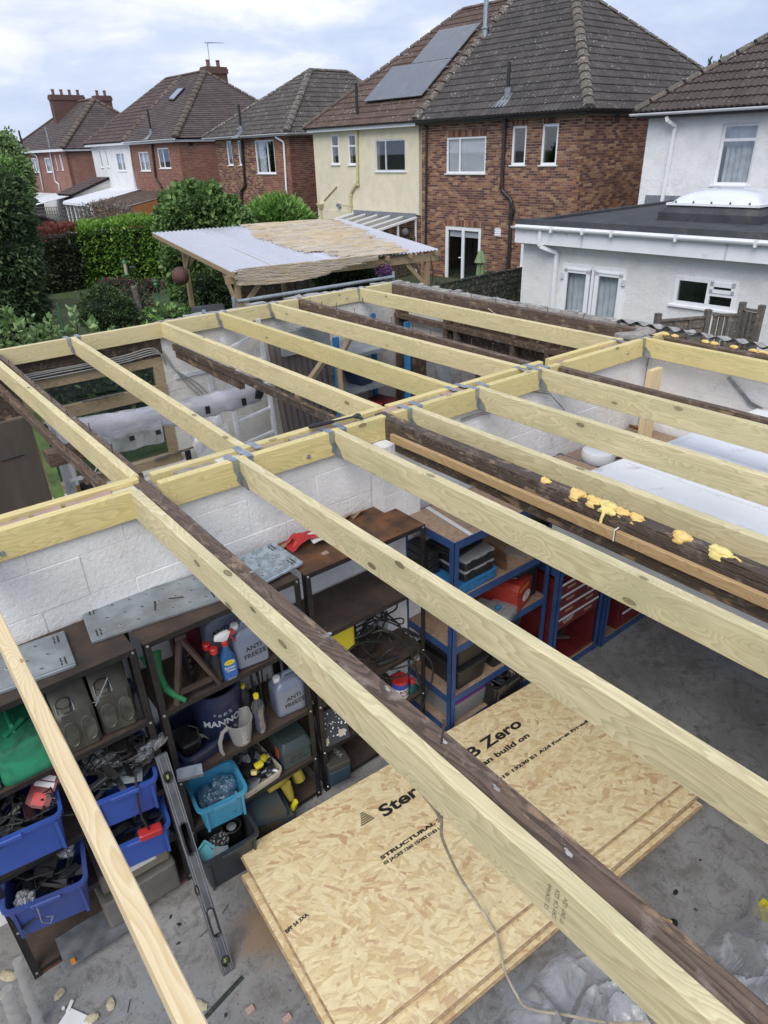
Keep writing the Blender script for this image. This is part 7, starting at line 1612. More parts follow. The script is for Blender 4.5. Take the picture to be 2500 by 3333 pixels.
# ---- jerrycans
M_jerrp=pm('worn_olive_steel',(0.055,0.056,0.045),(0.12,0.118,0.09),14,0.45,0.15,0.2,dirt=0.3,dirtc=(0.03,0.026,0.02))
def jerry():
 r=local_thing('jerrycan','','jerrycan',(0,0,0));W,D,H=.165,.34,.44   # lying upright: broad side towards -y
 mb=MB();L=[]
 # body profile swept along x (width), outline in y-z with sloped shoulder
 def outl(s): # front(y=-D/2) to back
  pts=[(-.5,.02),(-.5,.60),(-.46,.70),(-.40,.73),(-.15,1.0),(.45,1.0),(.5,.95),(.5,.02),(.46,0),(-.46,0)]
  return [Vector((0,y*D*s,z*H+(1-s)*.5*H*0)) for y,z in pts]
 for x,s in ((-W/2,.90),(-W/2+.02,1.0),(-.008,1.0),(0,.985),(.008,1.0),(W/2-.02,1.0),(W/2,.90)): L.append([Vector((x,p.y,.012*(1-s)*10*.1+p.z*(1 if s>.95 else .97)+(.006 if s<.95 else 0))) for p in outl(s)])
 mb.loft(L);mb.build('body',M_jerry,r,True)
 for s in (-1,1):   # pressed oval panels on the front
  mb=MB();c=Vector((s*W*.245,-D/2-.001,H*.35));pts=[]
  for k in range(20):
   a=2*pi*k/20;pts.append((c.x+.034*math.cos(a),c.z+.105*(1 if math.sin(a)>0 else -1)*(abs(math.sin(a))**.6)))
  ring=[Vector((x,c.y-.002,z)) for x,z in pts];r2=[Vector((c.x+(x-c.x)*.84,c.y-.006,c.z+(z-c.z)*.93)) for x,z in pts];r3=[Vector((c.x+(x-c.x)*.70,c.y+.001,c.z+(z-c.z)*.86)) for x,z in pts];mb.loft([ring,r2,r3]);mb.build('pressed_panel',M_jerrp,r,True)
 cp=local=(0);c=Vector((-W*.20,-D*.33,H*.83));ax=Vector((0,-.75,.66)).normalized()
 mb=MB();mb.lathe([(.034,-.02),(.034,.016),(.028,.024),(.001,.026)],c,14,ax);cap=mb.build('cap',M_jerry,r,True)
 mb=MB();mb.tube([c+Vector((-.036,0,.01)),c+Vector((-.038,-.03,-.045)),c+Vector((-.02,-.045,-.085)),c+Vector((.02,-.045,-.085)),c+Vector((.038,-.03,-.045)),c+Vector((.036,0,.01))],.003,6);mb.build('clamp_wire',M_galv2,cap)
 mb=MB();mb.obox(c+Vector((0,-.030,-.02)),(.018,0,0),Vector((0,-.6,-.8))*.022,Vector((0,-.8,.6))*.006);mb.build('latch',M_jerry,cap)
 for xx in (0.01,.045): mb=MB();mb.tube([(xx,-D*.10,H*.99),(xx,-D*.02,H*1.07),(xx,D*.30,H*1.07),(xx,D*.38,H*.99)],.009,8);mb.build('handle',M_jerry,r,True)
 return r
j1=jerry();j1.location=(.285,2.865,1.252);j1.rotation_euler=(0,0,-.02);j1.scale=(.98,.85,.72);tag(j1,'left olive green jerrycan, duller and dustier, on the leftmost shelving',None,'olive jerrycans')
j2=copy_tree(j1);j2.location=(.468,2.875,1.252);j2.rotation_euler=(0,0,-.07);j2.scale=(1.0,.87,.73);tag(j2,'right olive green jerrycan with a wire spanner through its clamp',None,'olive jerrycans')
mb=MB();a=Vector((.375,2.66,1.53));b=Vector((.45,2.70,1.60));mb.tube([a,b],.003,6);mb.tube([a+Vector((-.02,0,.005)),a,a+Vector((-.012,0,-.018))],.003,6);single(mb,'wire_key',M_bolt,'thin steel wire tool hooked on the right jerrycan clamp','tool')
# green oily can
g=local_thing('fuel_can','oily green metal fuel can between the pale blue can and the left jerrycan','fuel can',(.035,2.86,1.252));mb=MB();mb.loft([rrect(.21,.30,.03,0),rrect(.22,.31,.035,.01),rrect(.225,.315,.035,.035),rrect(.22,.31,.035,.045),rrect(.22,.31,.035,.17),rrect(.20,.29,.04,.195),rrect(.10,.20,.03,.205)]);mb.build('body',M_gcan,g,True)
mb=MB();mb.tube([(.0,-.06,.20),(0,-.05,.235),(0,.06,.235),(0,.08,.20)],.010,8);mb.build('handle',M_gcan,g,True);mb=MB();mb.bar((-.04,-.08,.22),(.05,-.03,.23),.018,.012);mb.build('spout_clip',M_gcan,g)
mb=MB();rbox(mb,.20,.26,.21,.03,.01);o=mb.build('pale_blue_can',plastic('pale_blue_plastic',(.16,.28,.36),.4,.2),None,True);o.location=(-.18,2.84,1.252);tag(o,'pale blue plastic can at the left frame edge beside the green can','can')
mb=MB();rbox(mb,.34,.10,.28,.02,.01);o=mb.build('black_case',M_blkpl,None,True);o.location=(.02,3.02,1.40);o.rotation_euler=(-.25,0,.05);tag(o,'large black plastic case leaning behind the green fuel can','case')
for (x,y,c,l) in ((.575,2.83,M_navy,'dark blue aerosol cap peeping out beside the right jerrycan'),(.582,2.76,M_blkpl,'black tin with a grey lid beside the right jerrycan')): mb=MB();mb.lathe([(.035,0),(.035,.12),(.02,.14),(.02,.16),(.001,.16)],seg=16);o=mb.build('spray_can',c,None,True);o.location=(x-.02,y,1.252+ (.02 if c is M_navy else 0));tag(o,l,'can')
# ---- open crates
def crate(label,loc,rz,w,d,h,mat,name='plastic_crate',group=None,taper=.022,rim=.012,handle=True,rot=None):
 r=local_thing(name,label,'crate',loc,rz,group,rot=rot);mb=MB();open_box(mb,w,d,h,taper,.005,rim,.03);b=mb.build('tub',mat,r,True)
 if handle:
  for s in (-1,1):
   mb=MB();mb.bar((-.065,s*(d/2+rim+.004),h-.014),(.065,s*(d/2+rim+.004),h-.014),.014,.026,ch=.004);mb.build('handle_grip',mat,r)
  for s in (-1,1):
   mb=MB();mb.bar((s*(w/2-.03),-d/2+.004,h*.05),(s*(w/2-.03),-d/2-.002,h*.86),.014,.006,up=(0,1,0));mb.build('rib',mat,r)
 return r
def scraps(label,cat,loc,w,d,hz,n,mats,seed,rz=0,name='scrap_pile',kind='stuff',long=.16,cables=3,mat0=None):
 """loose heap: bars, plates, bent wires, one joined object (nobody could count it)"""
 q=random.Random(seed);mb=MB();ms=list(mats)
 for i in range(n):
  mb.cm=q.randrange(len(ms));c=Vector((q.uniform(-w/2,w/2)*.85,q.uniform(-d/2,d/2)*.85,q.uniform(0,hz)));a=q.uniform(0,pi);t=q.uniform(-.5,.5);l=q.uniform(.25,1)*long
  ax=Vector((math.cos(a)*math.cos(t),math.sin(a)*math.cos(t),math.sin(t)))*l/2;ay=ax.cross(Vector((q.uniform(-1,1),q.uniform(-1,1),1))).normalized()*q.uniform(.004,.03);az=ax.cross(ay).normalized()*q.uniform(.001,.008);mb.obox(c,ax,ay,az)
 for i in range(cables):
  mb.cm=0;p=Vector((q.uniform(-w/2,w/2),q.uniform(-d/2,d/2),hz));pts=[]
  for k in range(9): pts.append(p.copy());p=p+Vector((q.uniform(-.09,.09),q.uniform(-.09,.09),q.uniform(-.02,.03)));p.x=max(-w/2,min(w/2,p.x));p.y=max(-d/2,min(d/2,p.y))
  # smooth
  P=[];
  for k in range(len(pts)-1):
   for t in (0,.33,.66): P.append(pts[k]*(1-t)+pts[k+1]*t)
  mb.tube(P,.004,5)
 o=mb.build(name,None,None,mats=ms,fixn=False);o.location=loc;o.rotation_euler=(0,0,rz);tag(o,label,cat,kind=kind);return o
junk=[M_cable,M_blkpl,M_dgrey,M_blkm,M_cable,M_blkpl,M_dgrey]
crate('upper left royal blue crate full of black straps, cut off by the frame edge',(-.12,2.79,.862),-.12,.46,.37,.235,M_cbl,group='blue crates on the leftmost shelving')
scraps('heap of black straps, hoses and a torch in the upper left blue crate','scrap',(-.12,2.79,1.02),.42,.33,.08,42,junk+[M_blkpl,M_cable],1,long=.26,cables=9)
mb=MB();mb.obox((0,0,0),(.055,0,0),(0,.085,0),(0,0,.002));o=mb.build('blister_card',M_dred,None);o.location=(.06,2.74,1.125);o.rotation_euler=(.5,.2,-.7);tag(o,'red printed blister card lying on the upper left crate','package')
for k,(y,w_,m_) in enumerate(((.05,.04,M_paper),(.02,.045,M_paper),(-.045,.03,M_redp))): q=MB();q.obox((0,y,.003),(w_,0,0),(0,.012 if k<2 else .028,0),(0,0,.001));q.build('print',m_,o)
crate('lower left faded blue tub standing out from the bottom shelf',(-.055,2.74,.42),-.22,.35,.32,.235,M_cbl2,group='blue crates on the leftmost shelving',rim=.016)
scraps('black plastic parts and clear bags inside the lower left tub','scrap',(-.055,2.74,.50),.30,.27,.07,22,[M_blkpl,M_dgrey,M_cable],2,long=.2,cables=5)
mb=MB();mb.bar((-.02,0,0),(.10,.12,.08),.10,.02);o=mb.build('black_board',M_blkpl,None);o.location=(-.05,2.74,.60);tag(o,'flat black board standing in the lower left tub','board')
crate('right royal blue crate heaped with cables and clear packets',(.395,2.785,.785),-.16,.31,.36,.215,M_cbl,group='blue crates on the leftmost shelving')
scraps('tangle of black cables, packets and grey plate in the right blue crate','scrap',(.395,2.79,.97),.30,.34,.12,55,junk,3,long=.24,cables=16)
crate('lower right royal blue crate with a red box hanging on its rim',(.40,2.775,.455),-.16,.30,.36,.21,M_cbl,group='blue crates on the leftmost shelving')
scraps('dark oddments inside the lower right blue crate','scrap',(.40,2.78,.52),.26,.30,.06,22,junk,4,long=.2,cables=3)
mb=MB();rbox(mb,.115,.05,.045,.01,.005);o=mb.build('red_box',M_redp,None,True);o.location=(.425,2.585,.652);o.rotation_euler=(.15,.05,-.16);tag(o,'small red plastic box on the rim of the lower right blue crate','box')
def bagobj(label,loc,w,d,h,mat,seed,rz=0,cat='bag',name='clear_plastic_bag',amp=.03,rot=None):
 mb=MB();
 n=22;m=12;vs=[]
 for j in range(m+1):
  ph=pi*j/m
  for i in range(n):
   th=2*pi*i/n;dd=Vector((math.sin(ph)*math.cos(th),math.sin(ph)*math.sin(th),math.cos(ph)));k=1+.3*noise.noise(dd*1.8+Vector((seed,0,0)))+.45*(.4-abs(noise.noise(dd*3.4+Vector((seed,4,0)))))
   vs.append(Vector((dd.x*w/2*k,dd.y*d/2*k,max(0,(dd.z+.9)*h/2*k))))
 mb.add(vs,[(j*n+i,j*n+(i+1)%n,(j+1)*n+(i+1)%n,(j+1)*n+i) for j in range(m) for i in range(n)]);o=mb.build(name,mat,None,True,fixn=False);o.location=loc;o.rotation_euler=rot or (0,0,rz);return tag(o,label,cat)
bagobj('clear packet on top of the right blue crate near the jerrycans',(.33,2.80,1.05),.14,.10,.06,M_bag,1)
bagobj('rolled clear sleeve with a green stripe bridging the shelf posts',(.56,2.69,1.07),.20,.06,.05,M_bag,2,.35)
bagobj('clear packet at the right end of the right blue crate',(.51,2.72,1.02),.10,.12,.06,M_bag,3)
bagobj('small clear bag in the front corner of the lower left tub',(-.17,2.64,.60),.08,.08,.07,M_bag,4)
bagobj('crumpled clear bag at the right side of the lower left tub',(.06,2.79,.62),.08,.14,.10,M_bag,5)
mb=MB();mb.obox((0,0,0),(.09,0,0),(0,.06,0),(0,0,.003));o=mb.build('grey_plate',M_galv2,None);o.location=(.40,2.70,1.02);o.rotation_euler=(.4,.1,-.4);tag(o,'pale grey plate standing among the cables in the right crate','plate')
mb=MB();mb.tube([(.44,2.62,1.06),(.42,2.585,1.0),(.41,2.580,.9),(.405,2.583,.80),(.42,2.58,.70)],.006,8);single(mb,'hanging_cable',M_cable,'thick black cable hanging over the front of the right blue crate','cable')
mb=MB();mb.tube([(-.14,2.60,.66),(-.135,2.575,.60),(-.14,2.57,.52),(-.11,2.565,.49),(-.09,2.57,.52),(-.115,2.57,.54)],.003,6);single(mb,'wire_hook',M_galv2,'bent thin wire hanging over the rim of the lower left tub','wire')
mb=MB();mb.tube([(.18,2.72,.74),(.19,2.70,.62),(.20,2.68,.50)],.018,8);single(mb,'black_hose',M_blkpl,'black corrugated hose hanging between the blue crates','hose')
# bottom shelf boxes
mb=MB();rbox(mb,.36,.30,.13,.015,.006);o=mb.build('drawer_box',pm('old_beige_box',(.20,.17,.13),(.15,.13,.10),6,.7,.1,dirt=.3),None,True);o.location=(.33,2.83,.30);o.rotation_euler=(0,0,-.05);tag(o,'beige box with a white label strip on the bottom shelf','box')
q=MB();q.box(-.08,-.153,.06,.11,-.1505,.10);q.build('label_strip',M_paper,o)
mb=MB();rbox(mb,.40,.32,.20,.02,.008);o=mb.build('grey_bin',pm('grey_brown_bin',(.15,.14,.12),(.11,.10,.09),6,.7,.1,dirt=.3),None,True);o.location=(.32,2.82,.06);tag(o,'grey brown plastic bin under the beige box','bin')
mb=MB();mb.grid(lambda u,v:(-.13+.42*u,2.60+.20*v,.062+.004*math.sin(u*6)),8,4);o=single(mb,'galvanised_offcut',M_galv,'mottled galvanised offcut with an orange tag on the bottom shelf','sheet metal');mb=MB();mb.box(.02,.0,.0,.05,.02,.02)
mb=MB();mb.box(-.01,-.01,0,.012,.012,.012);o2=mb.build('orange_tag',plastic('orange_plastic',(.7,.25,.03)),o);o2.location=(-.17,-.08,.006)
mb=MB();mb.box(-.27,2.705,.0,.60,2.712,.05);single(mb,'shelf_kickboard',M_rust2,'rusty front edge under the bottom shelf of the leftmost unit','panel')
# ---- middle unit
ax_=local_thing('axle_stand','brown steel axle stand lying as an A shape beside the green funnel','axle stand',(.83,2.78,1.253));T_=Vector((.0,.02,.335))
for (a,b,w,l) in (((-.10,-.07,0),(0.0,.0,.335),.028,'leg'),((.14,-.07,0),(.0,.0,.335),.028,'leg'),((.02,.13,0),(0,.02,.335),.026,'leg'),((-.07,-.065,.06),(.10,-.06,.05),.022,'cross_brace')): mb=MB();mb.bar(a,b,w,.02);mb.build(l,M_rust,ax_)
mb=MB();mb.bar((.02,.02,.03),(.0,.0,.33),.03,.012);mb.build('ratchet_bar',M_blkm,ax_)
mb=MB()
for k in range(5): mb.box(.018,.0,.08+k*.04,.034,.02,.10+k*.04)
mb.build('ratchet_teeth',M_blkm,ax_)
mb=MB();mb.obox((0,0,.345),(.028,0,0),(0,.02,0),(0,0,.012));mb.build('saddle',M_rust,ax_)
fn_=local_thing('green_funnel','green plastic funnel spout hanging at the left post','funnel',(.70,2.78,1.26));mb=MB();mb.tube([(-.01,.05,.27),(-.012,.03,.24),(-.01,0,.17),(.0,-.02,.09),(.03,-.05,.05),(.07,-.09,.012)],[.055,.045,.026,.022,.018,.013],14);mb.build('spout',M_grn,fn_,True);mb=MB();mb.tube([(.0,-.02,.09),(.005,-.025,.08)],.026,14);mb.build('collar',M_grn,fn_,True)
def jerrybottle(label,loc,rz,text=True,s=1.0,name='antifreeze_container',liquid=.78):
 r=local_thing(name,label,'plastic container',loc,rz,'milky five litre containers');w,d,h=.19,.135,.25
 mb=MB();mb.loft([rrect(w-.02,d-.02,.02,0),rrect(w,d,.025,.012),rrect(w,d,.025,h*.72),rrect(w-.006,d-.006,.03,h*.80),rrect(w-.05,d-.03,.03,h*.93),rrect(w-.10,d-.06,.03,h*.97)]);mb.build('shell',M_milk,r,True)
 mb=MB();mb.loft([rrect(w-.026,d-.026,.02,.004),rrect(w-.008,d-.008,.022,.014),rrect(w-.008,d-.008,.022,h*liquid*.86)]);mb.build('dark_liquid',pm('blue_black_liquid',(.05,.065,.12),(.045,.06,.11),2,.2,0),r,True)
 mb=MB();mb.lathe([(.022,-.01),(.022,.018),(.020,.022),(.001,.023)],(-w*.30,0,h*.95),18);mb.build('cap',M_wht,r,True)
 for k in range(1): mb=MB();mb.tube([(-w*.12,0,h*.92),(-w*.05,0,h*1.06),(w*.30,0,h*1.06),(w*.42,0,h*.98),(w*.44,0,h*.80)],[.014,.013,.013,.014,.016],8);mb.build('handle',M_milk,r,True)
 if text:
  for i,t in enumerate(('ANTI','FREEZE')): text_obj(t,.040,M_ink,r,Matrix(((1,-.12,0,.01+.004*i),(0,0,-1,-d/2-.0015),(.12,1,0,h*.50-i*.045),(0,0,0,1))),off=.0006)
 r.scale=(s,s,s);return r
jerrybottle('upper milky container marked ANTI FREEZE beside the blue spray bottle',(1.185,2.785,1.253),-.12)
jerrybottle('lower milky container marked ANTI FREEZE on the middle shelf by the post',(1.392,2.80,.763),-.10)
b_=jerrybottle('empty grey milky container behind the upper one, half hidden by the long joist',(1.10,2.97,1.253),.1,text=False,s=1.12,liquid=.05)
text_obj('ANTI',.04,M_ink,b_,Matrix(((1,0,0,-.02),(0,0,-1,-.0695),(0,1,0,.16),(0,0,0,1))),off=.0006)
sb=local_thing('spray_bottle','blue spray bottle of screen cleaner with a red and clear trigger','spray bottle',(1.035,2.725,1.253),-.1)
M_sbl=clearmat('blue_bottle',(.15,.45,.85),.5,.08,(.04,.18,.48),.75,5,.03,.02)
mb=MB();mb.loft([rrect(.075,.05,.02,0),rrect(.08,.055,.022,.01),rrect(.085,.058,.024,.09),rrect(.078,.052,.022,.14),rrect(.045,.035,.015,.175),rrect(.030,.030,.014,.20),rrect(.028,.028,.013,.22)]);mb.build('bottle',M_sbl,sb,True)
mb=MB();mb.lathe([(.018,.215),(.018,.24),(.014,.245)],seg=14);mb.build('collar',M_redp,sb,True);mb=MB();mb.loft([rrect(.03,.022,.008,.243),rrect(.08,.026,.010,.262,4,-.012),rrect(.085,.024,.010,.285,4,-.004),rrect(.04,.018,.008,.296,4,.006)]);mb.build('head',M_wht,sb,True)
mb=MB();mb.bar((.036,0,.272),(.058,0,.285),.02,.022);mb.build('nozzle',M_redp,sb);mb=MB();mb.tube([(.03,0,.262),(.045,0,.235),(.05,0,.215)],.006,6);mb.build('trigger',M_redp,sb)
mb=MB();mb.loft([[Vector((x,-.0300-.0005,z)) for x,z in ((-.034,.02),(.034,.02),(.037,.10),(.03,.135),(-.03,.135),(-.037,.10))],[Vector((x,-.0307-.0008,z)) for x,z in ((-.034,.02),(.034,.02),(.037,.10),(.03,.135),(-.03,.135),(-.037,.10))]]);lb=mb.build('label',pm('blue_label',(.03,.13,.42),(.02,.10,.36),8,.4,0),sb)
mb=MB();mb.lathe([(.001,.0),(.026,.0),(.026,.0006),(.001,.0006)],(0,-.0318,.118),20,(0,-1,0));mb.xf(lambda v:Vector((v.x*1.1,v.y,.118+(v.z-.118)*.62)));mb.build('yellow_badge',M_yel,lb)
for i,t in enumerate(('Screen','Clean')): text_obj(t,.021,M_wht,lb,Matrix(((1,0,0,-.002+i*.003),(0,0,-1,-.0325),(0,1,0,.087-i*.020),(0,0,0,1))),off=.0006)
text_obj('AUTO',.010,M_redp,lb,Matrix(((1,0,0,0),(0,0,-1,-.0330),(0,1,0,.118),(0,0,0,1))))
for i,(x,y) in enumerate(((.965,2.80),(.978,2.745))):
 r=local_thing('red_capped_bottle',['rear black bottle with red screw cap left of the spray bottle','front black bottle with red screw cap left of the spray bottle'][i],'bottle',(x,y,1.253));mb=MB();mb.lathe([(.03,0),(.032,.01),(.032,.14),(.016,.17),(.014,.185)],seg=18);mb.build('bottle',M_blkpl,r,True);mb=MB();mb.lathe([(.022,.18),(.022,.208),(.018,.212),(.001,.212)],seg=18);mb.build('cap',M_redp,r,True)
mb=MB();rbox(mb,.16,.12,.22,.03,.01);o=mb.build('dark_red_can',plastic('maroon_plastic',(.10,.012,.02)),None,True);o.location=(.93,3.0,1.253);tag(o,'dark maroon can at the back behind the axle stand','can')
# bucket
bk=local_thing('oil_bucket','dark navy oil bucket printed with white tool pictures and MANNOL','bucket',(1.0,2.92,.763));mb=MB();mb.lathe([(.125,0),(.130,.008),(.145,.27),(.152,.27),(.152,.30),(.147,.33),(.147,.345),(.135,.345),(.130,.02),(.001,.02)],seg=36);mb.build('pail',M_navy,bk,True)
M_silv=pm('silver_print',(.42,.44,.50),(.38,.40,.45),8,.5,0)
def wrapx(o,R_,z0):
 me=o.data
 for v in me.vertices:
  a=v.co.x/R_;rr=R_;v.co=Vector((rr*math.sin(a),-rr*math.cos(a),z0+v.co.y))
o=text_obj('MANNOL',.058,M_silv,bk,Matrix.Identity(4),off=.0018);wrapx(o,.1445,.155);o.rotation_euler=(0,0,-.12)
for i,t in enumerate(('* o # %','o # * %','# % o *')): o=text_obj(t,.036,M_silv,bk,Matrix.Identity(4),name='tool_print');wrapx(o,.1455,.215 if i==0 else (.095 if i==1 else .28));o.rotation_euler=(0,0,-.15+.1*i)
# measuring jug
jg=local_thing('measuring_jug','frosted plastic measuring jug with handle in front of the oil bucket','jug',(1.045,2.745,.763),0.0);mb=MB()
def jl(z,r,sp=0): return [Vector((r*math.cos(a)+(sp*max(0,math.cos(a-.55))**12),r*math.sin(a)+ (sp*.6*max(0,math.cos(a-.55))**12),z)) for a in [2*pi*k/32 for k in range(32)]]
mb.loft([jl(0,.045),jl(.004,.052),jl(.09,.066),jl(.15,.074,.012),jl(.165,.076,.022),jl(.165,.0735,.02),jl(.15,.071,.01),jl(.09,.0635),jl(.008,.049)],True,True);mb.build('jug_body',M_jug,jg,True)
mb=MB();mb.tube([(-.070,-.01,.155),(-.11,-.02,.145),(-.135,-.028,.10),(-.138,-.03,.04),(-.128,-.03,.0)],[.010,.011,.012,.011,.009],8);mb.build('handle',M_jug,jg,True)
mb=MB();mb.tube([(.0765*math.cos(a),.0765*math.sin(a),.165) for a in [2*pi*k/32 for k in range(32)]],.0025,6,closed=True);mb.build('rim',M_jug,jg,True)
mb=MB()
for k in range(6): mb.box(-.02,-.0665-.002,.04+k*.017,.0 if k%2 else .006,-.0645-.0015,.0412+k*.017)
mb.build('scale_marks',M_paper,jg)
for i,(x,y,l,m_) in enumerate(((1.165,2.735,'front clear bottle with a yellow cap between the jug and the container',M_bot),(1.145,2.86,'rear dark bottle with a yellow cap behind the clear one',M_blkpl))):
 r=local_thing('drinks_bottle',l,'bottle',(x,y,.763));mb=MB();mb.lathe([(.026,0),(.033,.012),(.034,.05),(.031,.06),(.034,.075),(.030,.11),(.034,.15),(.037,.185),(.034,.215),(.014,.245),(.012,.262)],seg=20);mb.build('bottle',m_,r,True);mb=MB();mb.lathe([(.0155,.255),(.0155,.278),(.001,.279)],seg=14);mb.build('cap',M_yel,r,True)
 mb=MB();mb.lathe([(.030,.006),(.0315,.05),(.029,.06),(.0315,.075),(.029,.10),(.001,.10)],seg=20);mb.build('dark_contents',pm('blue_black_liquid',(.05,.065,.12)),r,True)
for i in range(7): mb=MB();a=Vector((1.20+.018*i,2.86+.02*(i%3),.765));mb.tube([a,a+Vector((R.uniform(-.02,.05),.05,R.uniform(.2,.40)))],.004+.002*(i%2),6);single(mb,'metal_rod',M_blkm,['leftmost','second','third','fourth','fifth','sixth','rightmost'][i]+' of the dark metal rods standing behind the bottles','rod',group='metal rods behind the bottles')
# dark tray with charger
crate('navy tray holding a battery charger and grey cloth',(.81,2.90,.763),.12,.24,.34,.10,M_navy,name='plastic_tray',handle=False,taper=.012)
mb=MB();rbox(mb,.13,.16,.09,.02,.01);o=mb.build('battery_charger',M_blkpl,None,True);o.location=(.76,2.88,.79);o.rotation_euler=(.1,.2,.2);tag(o,'black battery charger in the navy tray','charger')
mb=MB();mb.tube([(.74,2.83,.87),(.78,2.82,.93),(.80,2.84,.86),(.79,2.80,.80),(.83,2.80,.84),(.84,2.84,.92),(.80,2.86,.95)],.005,6);single(mb,'charger_lead',M_cable,'looped black lead of the battery charger','cable')
mb=MB();mb.grid(lambda u,v:(.82+.11*u,2.84+.12*v,.80+.05*abs(noise.noise(Vector((u*3,v*3,2))))+.03*math.sin(u*5+v*3)),12,12);single(mb,'grey_cloth',pm('grey_cloth',(.28,.27,.25),(.20,.19,.18),9,.9,.4),'crumpled grey cloth in the navy tray','cloth',True)
mb=MB();mb.box(-.065,-.035,0,.065,.035,.002);mb.box(-.065,-.037,0,.065,-.035,.035);o=mb.build('metal_bracket',M_galv,None);o.location=(.70,2.655,.835);o.rotation_euler=(.35,.1,-.3);tag(o,'bright folded metal bracket sticking out over the tray edge','bracket')
mb=MB();rbox(mb,.09,.10,.07,.02,.01);o=mb.build('navy_tub',M_navy,None,True);o.location=(.70,2.72,.762);tag(o,'small navy tub under the metal bracket','tub')
# light blue crate and tray of clips
crate('light blue crate of bagged parts in front of the clip tray',(.845,2.735,.36),-.12,.27,.25,.20,M_cblB,name='light_blue_crate',rim=.014)
bagobj('blue tinted bag of parts filling the right of the light blue crate',(.89,2.75,.44),.13,.14,.11,M_bbag,11)
bagobj('clear bag of chrome clips in the left of the light blue crate',(.79,2.74,.44),.10,.16,.08,M_bbag,12)
scraps('chrome clips and small parts at the bottom of the light blue crate','parts',(.83,2.72,.40),.18,.16,.05,26,[M_galv,M_dgrey,M_wht],21,long=.10,cables=0)
r=local_thing('enamel_tray','cream enamel tray on the shelf, full of hinges and clips','tray',(1.10,2.86,.363),.07);mb=MB();open_box(mb,.28,.33,.055,.006,.004,.004,.03);mb.build('tray',M_cream2,r,True)
scraps('mass of hinges, brackets and metal clips heaped in the cream tray','hardware',(1.10,2.86,.395),.26,.30,.06,110,[M_galv,M_blkpl,M_dgrey,M_blkm,M_galv2,M_blkpl,M_bolt],22,.07,long=.10,cables=0)
for i,(x,y,z) in enumerate(((1.13,2.77,.47),(1.18,2.80,.465),(1.08,2.745,.46))): mb=MB();mb.loft([rrect(.05,.035,.012,0),rrect(.055,.04,.012,.02),rrect(.03,.02,.008,.025)]);o=mb.build('yellow_clamp',M_yel if i<2 else M_foamy,None,True);o.location=(x,y,z);o.rotation_euler=(.2,.3*i,.6*i);tag(o,['yellow plastic clamp in the middle of the clip tray','yellow plastic clamp at the right of the clip tray','pale foam scrap at the front of the clip tray'][i],'clamp' if i<2 else 'foam')
mb=MB();mb.grid(lambda u,v:(1.09+.08*u,2.96+.05*v,.45+.05*v+.01*math.sin(u*6)),6,4);single(mb,'blue_spotted_bag',pm('blue_spotted_film',(.03,.08,.32),(.3,.35,.5),60,.3,.1,lo=.30,hi=.36),'crumpled blue bag with white spots at the back of the clip tray','bag')
# dark toolbox with writing
tb=local_thing('toolbox','dark green grey toolbox with an orange latch and handwriting, beside the clip tray','toolbox',(1.375,2.81,.363),-.06);M_tb=plastic('slate_green_plastic',(.035,.055,.058),.5,.3)
mb=MB();rbox(mb,.20,.19,.115,.02,.006);mb.build('base',M_tb,tb,True);mb=MB();mb.loft([rrect(.212,.20,.022,.117),rrect(.212,.20,.022,.135),rrect(.205,.195,.022,.15),rrect(.17,.15,.02,.185),rrect(.165,.145,.02,.19)]);mb.build('lid',M_tb,tb,True)
for k in range(6): mb=MB();mb.box(-.07+k*.024,-.03,.1902,-.052+k*.024,-.005,.193);mb.build('lid_rib',M_tb,tb)
mb=MB();mb.box(-.112,-.05,.08,-.105,-.015,.15);mb.build('latch',plastic('orange_latch',(.35,.07,.02)),tb)
for i,t in enumerate(('BRACKETS','SELF CENTER')): text_obj(t,.020,M_ink,tb,Matrix(((1,0,0,.0),(0,0,-1,-.0965),(0,1,0,.075-i*.028),(0,0,0,1))))
# yellow and blue things low down
yl=local_thing('yellow_ramp','dull yellow moulded plastic tool hanging under the clip tray shelf','tool',(1.24,2.76,.06));mb=MB();mb.tube([(-.09,-.04,.235),(0,.0,.22),(.08,.04,.215),(.14,.06,.20)],[.02,.045,.05,.03],12);mb.build('arm',M_yeld,yl,True)
mb=MB();mb.tube([(.02,-.04,.20),(.03,-.05,.14),(.035,-.07,.08)],[.035,.03,.02],10);mb.build('leg',M_yeld,yl,True);mb=MB();mb.tube([(.13,.02,.20),(.14,.0,.12)],[.035,.04],10);mb.build('leg',M_yeld,yl,True)
mb=MB();mb.loft([rrect(.022,.03,.006,0),rrect(.030,.03,.006,.04),rrect(.020,.03,.006,.09)]);o=mb.build('yellow_prop',M_yel,None,True);o.location=(1.255,2.655,.10);o.rotation_euler=(.3,.2,0);tag(o,'bright yellow pointed plastic foot at the end of the dull yellow tool','plastic part')
for i,(x,z,w) in enumerate(((1.08,.14,.22),(1.10,.06,.26))): mb=MB();mb.prism([(x-w/2,2.66,z),(x+w/2,2.60,z),(x+w/2,2.60,z+.06),(x-w/2,2.66,z+.06)],(.03,.22,.02));single(mb,'blue_metal_box',pm('old_blue_metal',(.03,.07,.10),(.07,.055,.03),5,.6,.2,dirt=.4),['upper old blue metal box under the yellow tool','lower old blue metal box next to the board stack'][i],'box')
crate('large black crate of dusty tins standing on the floor by the spirit level',(.80,2.66,.0),-.06,.33,.26,.275,M_dgrey,name='black_crate',rim=.016)
